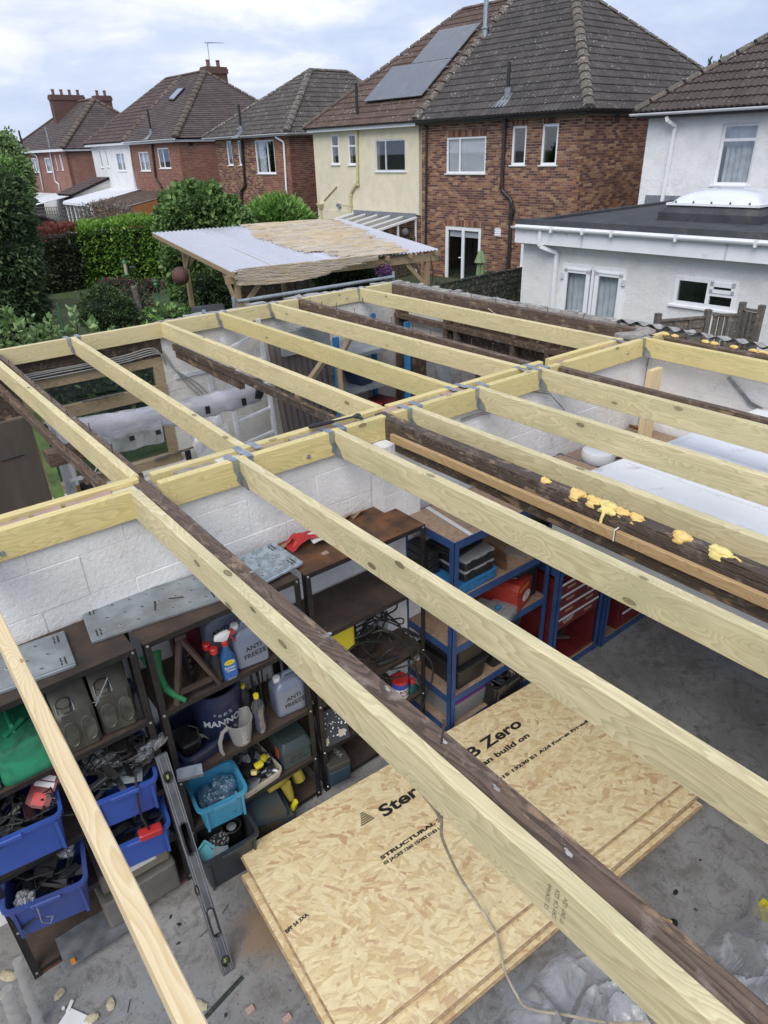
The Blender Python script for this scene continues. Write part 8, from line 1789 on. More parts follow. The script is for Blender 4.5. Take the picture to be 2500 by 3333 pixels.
r=local_thing('metal_pot','dark metal pot with a rim lying in the large black crate','pot',(.87,2.69,.12));mb=MB();mb.lathe([(.055,0),(.058,.12),(.062,.125),(.054,.128),(.050,.02),(.001,.02)],seg=20);mb.build('pot',M_blkm,r,True);mb=MB();mb.lathe([(.01,.02),(.012,.09),(.03,.11),(.001,.12)],seg=10);mb.build('knob',M_galv2,r,True)
mb=MB();rbox(mb,.12,.09,.05,.04,.01);o=mb.build('speckled_sponge',pm('speckled_sponge',(.02,.02,.02),(.35,.35,.34),90,.9,.6,lo=.45,hi=.38),None,True);o.location=(.77,2.65,.20);tag(o,'black and white speckled sponge in the large black crate','sponge')
mb=MB();mb.loft([rrect(.09,.11,.01,0),rrect(.10,.12,.01,.03),rrect(.08,.10,.008,.03),rrect(.07,.09,.008,.01)]);o=mb.build('turquoise_tray',plastic('turquoise_plastic',(.10,.34,.38)),None);o.location=(.685,2.62,.215);o.rotation_euler=(.3,-.2,.4);tag(o,'small turquoise tray leaning in the large black crate','tray')
mb=MB();mb.box(-.04,-.025,0,.04,.025,.004);o=mb.build('grey_plate',M_galv2);o.location=(.745,2.56,.262);o.rotation_euler=(0,.1,-.4);tag(o,'small grey plate on the front rim of the large black crate','plate')
# ---- spirit level
sl0=on_z(743,3162,0.0);sl1=on_y(522,2455,2.64);sl=thing('spirit_level','long grey aluminium spirit level leaning on the shelves from the floor','spirit level',tuple(sl0));dl=(sl1-sl0);Ls=dl.length;dl.normalize()
sx=dl.cross(Vector((0,1,0))).normalized();sy=Vector(dl.cross(sx)).normalized()
if sy.y>0: sy=-sy
M_lev=pm('anodised_grey',(.13,.13,.135),(.09,.09,.095),14,.4,.1,.4,dirt=.3,dirtc=(.2,.2,.2));M_lev2=pm('worn_silver_line',(.40,.40,.41),(.28,.28,.29),14,.4,.1,.5)
wd=.030;holes=[(.10*Ls,.045),(.335*Ls,.07),(.66*Ls-.02,.0),(.87*Ls,.04)]
holes=[(Ls*.055,.024,'v'),(Ls*.235,.075,'h'),(Ls*.40,.024,'s'),(Ls*.62,.085,'h'),(Ls*.90,.026,'v')]
mb=MB();t0=0
for (c,hl_,ty) in holes:
 if ty=='s': continue
 mb.bar(sl0+dl*t0,sl0+dl*(c-hl_),wd*2,.024,up=tuple(sy));t0=c+hl_
mb.bar(sl0+dl*t0,sl1,wd*2,.024,up=tuple(sy))
for (c,hl_,ty) in holes:
 if ty=='s': continue
 for s in (-1,1): mb.bar(sl0+dl*(c-hl_)+sx*s*(wd-.006),sl0+dl*(c+hl_)+sx*s*(wd-.006),.012,.024,up=tuple(sy))
mb.build('beam',M_lev,sl)
for s in (-1,1):
 for q in (.55,.95): mb=MB();mb.bar(sl0+dl*.01+sx*s*wd*q*.98+sy*.0125,sl1+sx*s*wd*q*.98+sy*.0125,.0022,.002,up=tuple(sy));mb.build('silver_line',M_lev2,sl)
for (c,hl_,ty) in holes:
 C_=sl0+dl*c;mb=MB();pts=[]
 for k in range(24):
  a=2*pi*k/24;u=math.cos(a);v=math.sin(a);L_=hl_-.018 if ty!='s' else .004;pts.append(C_+dl*(max(-1,min(1,u*9))*L_*1.0+u*.020)+sx*(v*.018)+sy*.014)
 if ty=='s': pts=[C_+sx*wd+dl*(.025*math.cos(a))+sx*(.008*math.sin(a))+sy*.014 for a in [2*pi*k/24 for k in range(24)]]
 mb.tube(pts,.004,6,closed=True);e=mb.build('hole_surround',M_blkpl,sl,True)
 if ty!='h': mb=MB();mb.tube([C_-dl*.012+(sx*wd if ty=='s' else Vector()),C_+dl*.012+(sx*wd if ty=='s' else Vector())],.008,8);mb.build('vial',pm('vial_green',(.30,.38,.08),(.25,.32,.06),3,.1,0),e,True)
# ---- right black unit contents
ym_=local_thing('yellow_case','yellow hard case with vent slots behind the long old plank','case',(1.80,2.90,.748));mb=MB();mb.loft([rrect(.20,.14,.03,.19),rrect(.24,.18,.035,.20),rrect(.24,.18,.035,.37),rrect(.20,.15,.03,.385)]);mb.build('case',M_yel,ym_,True)
mb=MB();mb.tube([(.05,-.07,.38),(.07,-.1,.40),(.12,-.09,.41),(.13,-.06,.36)],.012,8);mb.build('handle',M_yel,ym_,True);mb=MB();mb.box(-.05,-.05,.385,.02,.05,.41);mb.build('knob',M_yeld,ym_)
mb=MB()
for k in range(9): mb.box(.118,-.085,.21+k*.015,.124,-.06,.218+k*.015)
mb.build('vent_teeth',M_ink,ym_)
rc=random.Random(5)
for i in range(11):
 c=Vector((2.02+rc.uniform(-.14,.16),2.88+rc.uniform(-.08,.06),.78+.045*i*.6));P=[];r0=rc.uniform(.10,.19);ph=rc.uniform(0,6);tl=rc.uniform(-.7,.7);n=26
 for k in range(n): a=ph+2*pi*k/n*rc.choice([1.0]);P.append(c+Vector((r0*math.cos(a)*1.1,r0*.75*math.sin(a),.06*math.sin(a+ph)*1.5+tl*.1*math.cos(a)+.02*math.sin(3*a+i))))
 mb=MB();mb.tube(P[:rc.randint(17,24)],rc.choice([.005,.006,.007]),6);single(mb,'cable_loop',M_cable,'black cable loop in the tangle on the right shelving, one of a heap','cable',True,group='tangled black cables')
def chain(pts,r,nm,lab,mat=M_cable,sub=6,grp_=None):
 P=[Vector(p) for p in pts];Q=[]
 for i in range(len(P)-1):
  p0=P[max(i-1,0)];p1=P[i];p2=P[i+1];p3=P[min(i+2,len(P)-1)]
  for k in range(sub): t=k/sub;Q.append(.5*((2*p1)+(-p0+p2)*t+(2*p0-5*p1+4*p2-p3)*t*t+(-p0+3*p1-3*p2+p3)*t**3))
 Q.append(P[-1]);mb=MB();mb.tube(Q,r,6);return single(mb,nm,mat,lab,'cable',True,group=grp_)
def c5(X,Y_,y=2.66): return on_y(1000+X*.3014,2000+Y_*.3014,y)
chain([c5(700,200,2.75),c5(820,170,2.7),c5(980,230,2.66),c5(1120,420),c5(1200,700),c5(1235,900),c5(1225,1090)],.008,'hanging_cable','thick black cable falling over the right shelf post to the floor')
chain([c5(1000,250,2.7),c5(1200,370),c5(1340,520,2.62),c5(1350,700,2.62),c5(1290,860),c5(1250,1000)],.006,'hanging_cable','thin black cable bulging out past the blue racking post')
chain([c5(600,130,2.8),c5(750,60,2.85),c5(950,110,2.8),c5(1150,250,2.7),c5(1200,400),c5(1120,530),c5(900,600,2.7)],.006,'hanging_cable','black cable sweeping in an arc under the middle shelf')
chain([c5(640,480,2.75),c5(760,640,2.72),c5(900,690,2.7),c5(1080,640,2.68),c5(1180,500,2.66)],.006,'hanging_cable','black cable drooping across the body filler tin')
chain([c5(1040,160,2.9),c5(1130,200,2.8),c5(1200,240,2.72)],.014,'hanging_cable','short thick black hose beside the white pier')
chain([c5(430,410,2.68),c5(520,330,2.68),c5(660,290,2.7),c5(820,290,2.72)],.007,'hanging_cable','black lead curving in front of the yellow case')
mb=MB();mb.tube([(2.02,2.74,.775),(2.12,2.72,.775),(2.16,2.715,.775)],[.016,.016,.010],10);mb.lathe([(.012,0),(.012,.02),(.006,.021)],(2.16,2.715,.775),10,(1,-.2,0));single(mb,'torch',M_blkpl,'black torch lying on the cable shelf','torch',True)
mb=MB();mb.bar((2.20,3.085,.76),(2.155,3.08,1.22),.022,.022,up=(0,1,0),ch=.004);single(mb,'white_conduit',M_upvcd,'white plastic conduit on the wall behind the cables','conduit')
bf=local_thing('body_filler_tin','tin labelled BODY FILLER lying in the box of the right shelving','tin',(2.235,2.78,.363),-.1);mb=MB();mb.lathe([(.055,0),(.058,.003),(.058,.145),(.055,.15),(.05,.146),(.001,.146)],seg=28);mb.build('tin',M_wht,bf,True);mb=MB();mb.lathe([(.0586,.085),(.0586,.128)],seg=28);mb.build('blue_band',pm('royal_print',(.04,.07,.38)),bf,True);mb=MB();mb.lathe([(.0589,.128),(.0589,.15)],seg=28);mb.build('red_band',M_redp,bf,True)
for i,t in enumerate(('BODY','FILLER')): o=text_obj(t,.030,M_dred,bf,Matrix.Identity(4),off=.0012);wrapx(o,.0592,.065-i*.032);o.rotation_euler=(0,0,.05)
r=local_thing('small_tool_bottle','dark green bottle with a translucent red cap beside the body filler','bottle',(2.32,2.75,.363));mb=MB();mb.loft([rrect(.07,.045,.015,0),rrect(.08,.05,.015,.02),rrect(.05,.04,.012,.06),rrect(.03,.03,.01,.075)]);mb.build('bottle',plastic('dark_teal_plastic',(.01,.08,.07)),r,True);mb=MB();mb.lathe([(.018,.075),(.022,.10),(.014,.115),(.001,.12)],seg=12);mb.build('cap',M_redp,r,True)
sp_=local_thing('speckled_board','paint splashed dark slate board standing on the low right shelf','board',(1.63,2.70,.375),-.10);mb=MB();mb.box(-.105,-.006,0,.105,.006,.24);bb_=mb.build('slab',pm('dark_slate_board',(.045,.05,.06),(.03,.033,.04),7,.7,.3,dirt=.0),sp_);sp_.rotation_euler=(-.30,.0,-.12)
rr=random.Random(3)
for k in range(46):
 x=rr.uniform(-.095,.095);z=rr.uniform(.01,.23);s=rr.uniform(.001,.006);mb=MB();pts=[Vector((x+s*(1+rr.uniform(-.4,.6))*math.cos(a),-.0062,z+s*(1+rr.uniform(-.4,.6))*math.sin(a))) for a in [2*pi*j/7 for j in range(7)]];mb.prism(pts,(0,-.0008,0));mb.build('paint_fleck',M_wpaint,bb_)
for (x,z,s) in ((.055,.055,.028),(-.06,.035,.022)): mb=MB();pts=[Vector((x+s*(1+rr.uniform(-.3,.4))*math.cos(a),-.0068,z+s*(1+rr.uniform(-.3,.4))*math.sin(a))) for a in [2*pi*j/11 for j in range(11)]];mb.prism(pts,(0,-.0012,0));mb.build('paint_splash',M_foamy if False else M_cream2,bb_)
sr=local_thing('tool_case','dark case lettered SIERRA on a blue box below the speckled board','tool case',(1.64,2.78,.07),-.15)
mb=MB();rbox(mb,.15,.27,.12,.01,.005);mb.build('blue_body',pm('old_blue_box',(.02,.06,.10),(.03,.04,.05),6,.6,.2,dirt=.3),sr,True);mb=MB();rbox(mb,.155,.275,.05,.01,.006,0,0,.122);mb.build('lid',pm('mossy_black_lid',(.06,.055,.04),(.03,.03,.028),8,.7,.2,dirt=.3),sr,True)
text_obj('SIERRA',.045,pm('faded_white_print',(.35,.35,.33)),sr,Matrix(((.25,.97,0,.02),(-.97,.25,0,-.02),(0,0,1,.1735),(0,0,0,1))))
# ---- blue racking contents
def case(label,loc,rz,w,d,h,mat,lidm,name='organiser_case',lidh=.018,group=None):
 r=local_thing(name,label,'case',loc,rz,group);mb=MB();rbox(mb,w,d,h-lidh,.015,.004);mb.build('base',mat,r,True);mb=MB();rbox(mb,w+.008,d+.008,lidh,.018,.004,0,0,h-lidh+.001);mb.build('lid',lidm,r,True)
 for s in (-1,1): mb=MB();mb.box(s*w*.28-.02,-d/2-.008,h*.35,s*w*.28+.02,-d/2-.003,h-.004);mb.build('latch',mat,r)
 return r
M_glid=pm('grey_clear_lid',(.26,.27,.28),(.20,.21,.22),6,.3,.05)
case('flat bright blue plastic case under the organiser stack',(2.69,2.74,1.172),.02,.40,.40,.075,M_bluep,M_bluep,name='blue_case')
case('lower black organiser case with a grey lid on the blue case',(2.73,2.72,1.249),0,.27,.34,.075,M_blkpl,M_glid,group='stack of organiser cases')
case('upper black organiser case with a grey lid on the racking',(2.73,2.72,1.326),.02,.27,.34,.075,M_blkpl,M_glid,group='stack of organiser cases')
r=local_thing('ribbed_tray','ribbed black tray on top of the organiser cases','tray',(2.70,2.76,1.403),.15);mb=MB();rbox(mb,.30,.26,.02,.01,.003);mb.build('base',M_blkpl,r,True)
for k in range(11): mb=MB();mb.box(-.14+k*.026,-.12,.021,-.128+k*.026,.12,.045);mb.build('divider',M_blkpl,r)
for k in range(3): mb=MB();rbox(mb,.10,.22,.055,.01,.004);o=mb.build('black_box',M_blkpl,None,True);o.location=(2.52,2.86,1.25+k*.06);tag(o,['bottom','middle','top'][k]+' black box in the pile left of the blue racking post','box','black boxes behind the racking post')
for k in range(4): mb=MB();a=Vector((2.98+.03*k,2.62+.03*k,1.175));mb.obox(a+Vector((.0,0,.05)),(.02,.015,0),(-.01,.07,.02),(0,0,.008));single(mb,'rusty_tool',M_rust2,['leftmost','second','third','rightmost'][k]+' rusty brown tool heaped beside the organiser cases','tool',group='rusty tools on the blue racking')
rt_=local_thing('red_toolbox','bright red metal tool chest covered in stickers, end on to the front','toolbox',(3.13,2.74,.785),.30);mb=MB();rbox(mb,.25,.42,.165,.012,.006);mb.build('body',M_red,rt_,True);mb=MB();mb.loft([rrect(.256,.426,.014,.167),rrect(.256,.426,.014,.195),rrect(.18,.42,.014,.225)]);mb.build('lid',M_red,rt_,True)
mb=MB();mb.tube([(.0,.10,.225),(.0,.11,.25),(.0,.17,.25),(0,.18,.225)],.007,8);mb.build('handle',M_dred,rt_,True)
M_stk=M_paper
def disc(parent,c,r,n,mat,e=1.0,nm='sticker',ax='z'):
 mb=MB();mb.lathe([(.0001,0),(r,0),(r,.0008),(.0001,.0008)],(0,0,0),24);q=Vector((0,0,1)).rotation_difference(Vector(n)).to_matrix();mb.xf(lambda v:q@Vector((v.x,v.y*e,v.z))+Vector(c));return mb.build(nm,mat,parent)
s1_=disc(rt_,(.02,-.02,.2258),.030,(0,0,1),M_stk);disc(s1_,(.02,-.02,.2268),.022,(0,0,1),M_blkpl);disc(s1_,(.02,-.02,.2278),.009,(0,0,1),M_stk)
s2_=disc(rt_,(.02,-.12,.2258),.050,(0,0,1),M_stk,.6);disc(s2_,(.02,-.12,.2268),.044,(0,0,1),M_blkpl,.45);mb=MB();mb.box(-.01,-.128,.2278,.05,-.112,.2284);mb.build('car_print',M_galv2,s2_)
mb=MB();mb.box(-.02,.04,.2258,.07,.06,.2264);mb.build('sticker',pm('blue_white_sticker',(.15,.2,.45)),rt_)
mb=MB();mb.box(-.10,-.2155,.175,.05,-.2140,.195);mb.build('orange_sticker',plastic('orange_sticker',(.75,.20,.02)),rt_)
s3_=disc(rt_,(.03,-.2115,.085),.062,(0,-1,0),M_stk,.62);text_obj('RACING',.018,M_ink,s3_,Matrix(((1,0,0,.03),(0,0,-1,-.2135),(0,1,0,.103),(0,0,0,1))));text_obj('CLUB',.014,M_ink,s3_,Matrix(((1,0,0,.03),(0,0,-1,-.2135),(0,1,0,.085),(0,0,0,1))));text_obj('AUTO',.016,M_ink,s3_,Matrix(((1,0,0,.03),(0,0,-1,-.2135),(0,1,0,.066),(0,0,0,1))))
case('small clear box of parts left of the red tool chest',(2.90,2.62,.785),.3,.17,.20,.09,M_glid,M_glid,name='clear_case')
case('clear lidded box with a blue cap in front of the red tool chest',(2.97,2.56,.80),.35,.16,.18,.07,M_glid,M_jug,name='clear_case')
mb=MB();rbox(mb,.04,.03,.03,.008,.004);o=mb.build('blue_cap',M_bluep,None,True);o.location=(2.93,2.55,.885);tag(o,'small blue cap on the clear lidded box','wrapper')  # blue cap resting on the clear case, a loose rounded block
for k in range(3): case(['bottom','middle','top'][k]+' small clear organiser in the pile right of the rusty tools',(3.27,2.68,.785+.0+.045*k+.26),.1*k,.20,.16,.042,M_glid,M_jug,group='small clear organisers')
mb=MB();rbox(mb,.22,.26,.24,.02,.006);o=mb.build('black_bin',M_blkpl,None,True);o.location=(3.28,2.72,.785);tag(o,'black bin with a folded grey lid under the small organisers','bin');q=MB();rbox(q,.24,.28,.03,.02,.008,0,0,.242);q.build('lid',M_dgrey,o,True)
# boxes below
for k,(x,z,l) in enumerate(((2.70,.355,'lower black storage box left of centre on the blue racking'),(2.70,.56,'upper black storage box left of centre on the blue racking'),(3.06,.355,'lower black storage box right of centre on the blue racking'),(3.06,.56,'upper black storage box right of centre on the blue racking'))):
 r=local_thing('storage_box',l,'storage box',(x,2.76,z),0.0,'black storage boxes');mb=MB();mb.loft([rrect(.26,.40,.02,0),rrect(.29,.44,.02,.16)]);mb.build('tub',M_blkpl,r,True);mb=MB();rbox(mb,.31,.46,.02,.02,.005,0,0,.162);mb.build('lid',M_blkpl,r,True);mb=MB();mb.box(-.10,-.19,.183,.10,.19,.190);mb.build('lid_panel',M_blkpl,r)
r=local_thing('lidded_tub','clear storage tub with a purple lid on the bottom of the blue racking','storage box',(2.70,2.74,.065),0);mb=MB();open_box(mb,.36,.40,.19,.02,.004,.004,.03);mb.build('tub',M_jug,r,True);mb=MB();rbox(mb,.385,.425,.022,.03,.006,0,0,.19);mb.build('lid',M_pur,r,True)
mb=MB();rbox(mb,.26,.32,.11,.02,.005);o=mb.build('packed_contents',pm('pale_packets',(.35,.36,.38),(.10,.10,.12),16,.6,.2,lo=.4,hi=.6),r,True);o.location=(0,0,.01)
crate('black open tub of oddments at the foot of the blue racking',(3.0,2.62,.065),.05,.34,.34,.22,M_blkpl,name='black_tub',rim=.014)
scraps('tools and torn packets in the black tub','scrap',(3.0,2.62,.17),.30,.28,.08,34,[M_blkpl,M_dgrey,M_rust2,M_blkm,M_card],31,long=.14,cables=3)
# dark red drawers
dc=local_thing('tool_cabinet','dark red steel drawer cabinet with pale drawer strips in the middle racking','tool cabinet',(3.76,2.72,.065),0)
mb=MB();mb.box(-.27,-.245,.0,-.255,.26,.83);mb.box(.255,-.245,.0,.27,.26,.83);mb.box(-.255,.24,0,.255,.26,.83);mb.box(-.255,-.245,.0,.255,.24,.03);mb.box(-.255,-.24,.36,.255,.24,.375);mb.box(-.255,-.24,.815,.255,.24,.83);mb.build('carcass',M_dred,dc)
for k in range(4):
 z=.385+k*.107;mb=MB();mb.box(-.25,-.255,z,.25,-.235,z+.10);d_=mb.build('drawer',M_dred,dc);mb=MB();mb.box(-.25,-.262,z+.082,.25,-.255,z+.096);mb.build('pull_strip',M_upvcd,d_);mb=MB();mb.box(-.17,-.258,z+.03,-.08,-.2555,z+.05);mb.box(.08,-.258,z+.03,.17,-.2555,z+.05);mb.build('label_holder',M_card,d_)
text_obj('CLARKE',.035,M_upvc,dc,Matrix(((1,0,0,-.12),(0,0,-1,-.257),(0,1,0,.44),(0,0,0,1))));
mb=MB();mb.box(.14,-.2575,.72,.23,-.2555,.78);mb.build('sticker',M_paper,dc);text_obj('CHAMPION',.015,M_ink,dc,Matrix(((1,0,0,.185),(0,0,-1,-.259),(0,1,0,.75),(0,0,0,1))))
for k in range(5): a=Vector((R.uniform(-.2,.2),R.uniform(-.15,.15),.04));mb=MB();mb.obox(Vector((3.76,2.68,.15))+a*.8,Vector((R.uniform(.05,.14),R.uniform(-.08,.08),R.uniform(-.03,.08))),(0,.015,0),(0,.0,.012));single(mb,'rusty_bar',M_rust,['first','second','third','fourth','fifth'][k]+' rusty bar heaped in the open bottom of the red drawer cabinet','bar',group='rusty bars in the cabinet')
for k,(x,z,w,h_) in enumerate(((3.66,.905,.26,.09),(3.86,.905,.22,.12),(3.62,1.01,.26,.20),(3.86,1.03,.18,.18))):
 case(['flat black drill case on the left of the red drawers','black case with rounded lid on the right of the red drawers','tall black box above the drill case','square black box above the right case'][k],(x,2.66,z),0,w,.30,h_,M_blkpl,M_dgrey,name='black_case')
rc2=local_thing('tool_cabinet','second dark red cabinet at the right beside the bare floor','tool cabinet',(4.62,2.72,.065),0);mb=MB();mb.box(-.30,-.27,0,.30,.25,.46);mb.build('body',M_dred,rc2);mb=MB();mb.box(-.31,-.28,.461,.31,.25,.52);mb.build('lid',M_red,rc2)
for k in range(3): mb=MB();mb.box(-.26,-.285,.06+k*.13,.26,-.272,.17+k*.13);d_=mb.build('drawer',M_dred,rc2);mb=MB();mb.box(-.26,-.292,.148+k*.13,.26,-.286,.162+k*.13);mb.build('pull_strip',M_upvc,d_)
# round lamp
lp_=local_thing('bulkhead_lamp','round bulkhead lamp with white dome and black base on the chipboard','lamp',(4.21,2.76,1.486));mb=MB();mb.lathe([(.105,0),(.115,.01),(.118,.07),(.110,.075),(.001,.076)],seg=40);mb.build('base',M_blkpl,lp_,True);mb=MB();mb.lathe([(.121,.071),(.127,.080),(.127,.135),(.120,.152),(.10,.160),(.001,.162)],seg=40);mb.build('diffuser',pm('opal_plastic',(.74,.75,.78),(.68,.69,.72),3,.15,0,dirt=.15,dirtc=(.35,.33,.3)),lp_,True)
mb=MB();mb.tube([(3.80,3.0,1.492),(4.0,2.92,1.495),(4.16,2.86,1.50)],.010,8);mb.tube([(4.38,2.80,1.495),(4.6,2.72,1.492),(4.8,2.6,1.492)],.008,6);single(mb,'lamp_cable',M_dgrey,'dark cable running under the round lamp','cable')
mb=MB();mb.tube([(5.15,3.10,1.50),(5.15,3.0,1.50),(5.17,2.98,1.50)],.011,10);mb.lathe([(.02,0),(.02,.02)],(5.15,3.0,1.50),10,(0,-1,0));single(mb,'copper_pipe',pm('dull_copper',(.35,.14,.07),(.22,.09,.05),12,.4,.1,.8),'short copper pipe stub behind the upright offcut','pipe',True)
# ---- board stack
c_osb=[on_z(787,2785,.15),on_z(1775,2213,.15),on_z(2228,2543,.15)]
bx_=(c_osb[1]-c_osb[0]).normalized();by_=Vector((bx_.y,-bx_.x,0));o0=c_osb[0]
BL_=(c_osb[1]-c_osb[0]).length;BW_=(c_osb[2]-c_osb[1]).dot(by_)
def board(label,off,ang,z,shift):
 mb=MB();a=Vector((0,0,0));t=.022
 # local: x along length, y across;tongue on one long edge
 L=BL_;Wd=1.20
 mb.cm=0;mb.add([(0,0,t),(L,0,t),(L,Wd,t),(0,Wd,t)],[(0,1,2,3)])
 mb.cm=1;mb.add([(0,0,0),(L,0,0),(L,Wd,0),(0,Wd,0),(0,0,t),(L,0,t),(L,Wd,t),(0,Wd,t)],[(0,3,2,1),(0,1,5,4),(1,2,6,5),(2,3,7,6),(3,0,4,7)]);mb.box(-.010,.0,t*.35,0,Wd,t*.66);mb.box(0,-.010,t*.35,L,0,t*.66)
 o=mb.build('strand_board',None,None,mats=[M_osb,M_osbe]);p=o0+by_*1.2*0+Vector((0,0,0));
 base=o0-Vector((0,0,.15));e=math.atan2(by_.y,by_.x)+pi/2
 corner=base+bx_*shift[0]+by_*(BW_+shift[1]);o.location=(corner.x,corner.y,z);o.rotation_euler=(0,0,math.atan2(bx_.y,bx_.x)+ang);tag(o,label,'board','stacked strand boards');return o
tp=board('top strand board of the stack, printed with black lettering',0,0,.128,(0,0))
board('second strand board, showing past the top one at the right',0,.012,.105,(.02,.13));board('third strand board down in the stack',0,.008,.082,(-.03,.12));board('fourth strand board, near the bottom of the stack',0,.006,.059,(-.02,.15));board('fifth strand board in the stack on the bearers',0,.003,.036,(.03,.14))
for k in range(3): mb=MB();mb.box(-.03,-.55,0,.03,.55,.033);o=mb.build('timber_bearer',M_grey,None);c=o0+bx_*(.3+.9*k)+by_*.62;o.location=(c.x,c.y,.001);o.rotation_euler=(0,0,math.atan2(bx_.y,bx_.x));tag(o,['left','middle','right'][k]+' timber bearer under the strand boards','timber','bearers under the boards')
def osbtext(s,u,v,size,bold=.0,squash=1.0,flip=False):
 # u along board, v from far edge towards camera
 text_obj(s,size,M_ink,tp,Matrix(((1,0,0,u),(0,squash,0,1.20-v),(0,0,1,.0226),(0,0,0,1))),off=bold,align='LEFT')
def osb_uv(px_,py_):
 p=on_z(px_,py_,.15);q=p-Vector((o0.x,o0.y,.15));return q.dot(bx_), q.dot(by_)-(BW_-1.20)
u,v=osb_uv(1130,2700);osbtext('SterlingOSB Zero',u,v,.125,.003)
def line(s,pa,pb,size,bold):
 ua,va=osb_uv(*pa);ub,vb=osb_uv(*pb);me=text_obj(s,size,M_ink,tp,Matrix.Identity(4),off=bold,align='LEFT');xs=[v.co.x for v in me.data.vertices];w=max(xs)-min(xs);L_=math.hypot(ub-ua,vb-va);k=L_/w;a=math.atan2(-(vb-va),ub-ua)
 me.matrix_local=Matrix.Translation((ua,1.20-va,.0227))@Matrix.Rotation(a,4,'Z')@Matrix.Diagonal((k,1,1,1))
for o in list(tp.children): bpy.data.objects.remove(o)
line('SterlingOSB Zero',(1240,2648),(1690,2350),.115,.0035)
line('you can build on',(1490,2540),(1722,2390),.055,.002)
line('STRUCTURAL 2/E CE 1080 4 31/2015 13230 E1 A24 Forest Friendly',(1240,2795),(1925,2338),.030,.0016)
line('03 JACKS 1260 15/383 0183 L3',(1250,2812),(1440,2690),.026,.0014)
line('BFF S4 3XA',(930,3035),(1002,2975),.028,.0014)
mb=MB();pts=[];
ua,va=osb_uv(1190,2668)
for k in range(6): mb.box(ua-.045+.008*k,1.176-va+.014*k,.0225,ua+.05-.006*k,1.184-va+.014*k,.0229)
mb.xf(lambda v:Vector((v.x,v.y,v.z)));mb.build('printed_logo',M_ink,tp)
# ---- floor things
def tuberoll(label,pts,r,mat,name='plastic_sleeve'):
 mb=MB();P=[Vector(p) for p in pts];n=16;L_=[]
 for i in range(n+1):
  t=i/n;k=t*(len(P)-1);a=int(min(k,len(P)-2));p=P[a]*(1-(k-a))+P[a+1]*(k-a);L_.append(p+Vector((.004*math.sin(i*2.1),.004*math.cos(i*1.7),0)))
 mb.tube(L_,[r*(1+.15*noise.noise(Vector((i*.9,0,r)))) for i in range(n+1)],12);return single(mb,name,mat,label,'sleeve',True)
s_=tuberoll('longer translucent sleeve standing at the left shelf post',[on_z(62,3290,.50),on_z(125,3340,.02)],.026,M_sheet);
a=on_z(56,3130,.50);b=on_z(130,3345,.03)
bpy.data.objects.remove(s_)
tuberoll('longer translucent sleeve leaning at the left shelf post',[a,b],.022,M_jug);tuberoll('shorter translucent sleeve with a recycling mark at the frame corner',[on_z(20,3225,.35),on_z(70,3360,.05)],.030,M_jug)
rcyc=text_obj('PE-LD',.02,M_ink,None,Matrix.Identity(4));bpy.data.objects.remove(rcyc)
wp=local_thing('punched_panel','white punched metal panel with a clip at the bottom left of the floor','panel',tuple(on_z(222,3345,.0)),.55);mb=MB();mb.box(-.13,-.10,.0,.07,.05,.012);mb.build('panel',M_wht,wp)
mb=MB()
for i in range(9):
 for j in range(5): mb.lathe([(.0001,.0121),(.003,.0121),(.003,.0126),(.0001,.0126)],(-.08+i*.010,-.06+j*.012,0),6)
o=mb.build('punched_holes',M_ink,wp);o['kind']='stuff';mb=MB();mb.bar((.05,.045,.014),(.10,.06,.014),.016,.006);mb.lathe([(.008,.012),(.008,.02)],(.055,.075,0),10);mb.build('clip',M_wht,wp)
def chip(px_,py_,s,mat,label,sd,name='foam_chip'):
 p=on_z(px_,py_,.0);mb=MB();blob(mb,(0,0,.008),(s,s*.62),.009,sd,n=12,m=6);o=mb.build(name,mat,None,True);o.location=p;o.rotation_euler=(0,0,sd);return tag(o,label,'foam','foam chips on the floor')
chip(28,2640+10+330,.03,M_foam,'brownish foam chip at the left frame edge',1.0);chip(28,3180,.045,M_fchip,'long torn foam chip by the shelf post',2.2);chip(195,3240,.032,M_fchip,'foam chip right of the clear sleeves',.4);chip(362,3272,.032,M_fchip,'foam chip between the sleeves and the pine joist',1.3);chip(300,3318,.04,M_fchip,'foam chip behind the punched panel',3.0);chip(655,3275,.035,M_fchip,'upright foam chip touching the pine joist',1.9)
chip(12,3245,.02,M_fchip,'small foam chip near the frame corner',.7);chip(2175,3003,.028,M_foam,'golden foam chip with a black patch right of the old plank',2.0);
p=on_z(2190,3008,0.0);mb=MB();blob(mb,(0,0,.006),(.03,.022),.008,7.7,n=12,m=6);o=mb.build('tar_blob',M_blkpl,None,True);o.location=p;tag(o,'black blob beside the golden foam chip','debris')
for i,(x,y,s) in enumerate(((2200,2905,.020),(556,2985,.012),(583,3010,.014),(580,3072,.012),(735,3305,.012),(2265,2962,.010),(2280,2800,.009))): p=on_z(x,y,0.0);mb=MB();blob(mb,(0,0,.003),(s,s*.6),.005,i*2.3,n=10,m=5);o=mb.build('dark_crumb',M_blkpl,None,True);o.location=p;o.rotation_euler=(0,0,i);tag(o,['black scrap on the bare floor right of the boards','first dark crumb near the rust stain','second dark crumb near the rust stain','third dark crumb near the rust stain','dark crumb near the bottom frame edge','small dark crumb right of the old plank','small dark crumb below the board corner'][i],'debris','dark crumbs on the floor')
mb=MB();a=on_z(790,3180,.003);b=on_z(668,3312,.003);mb.bar(a,b,.022,.006);single(mb,'dark_strip',M_gfence,'thin dark green strip lying by the foot of the spirit level','strip')
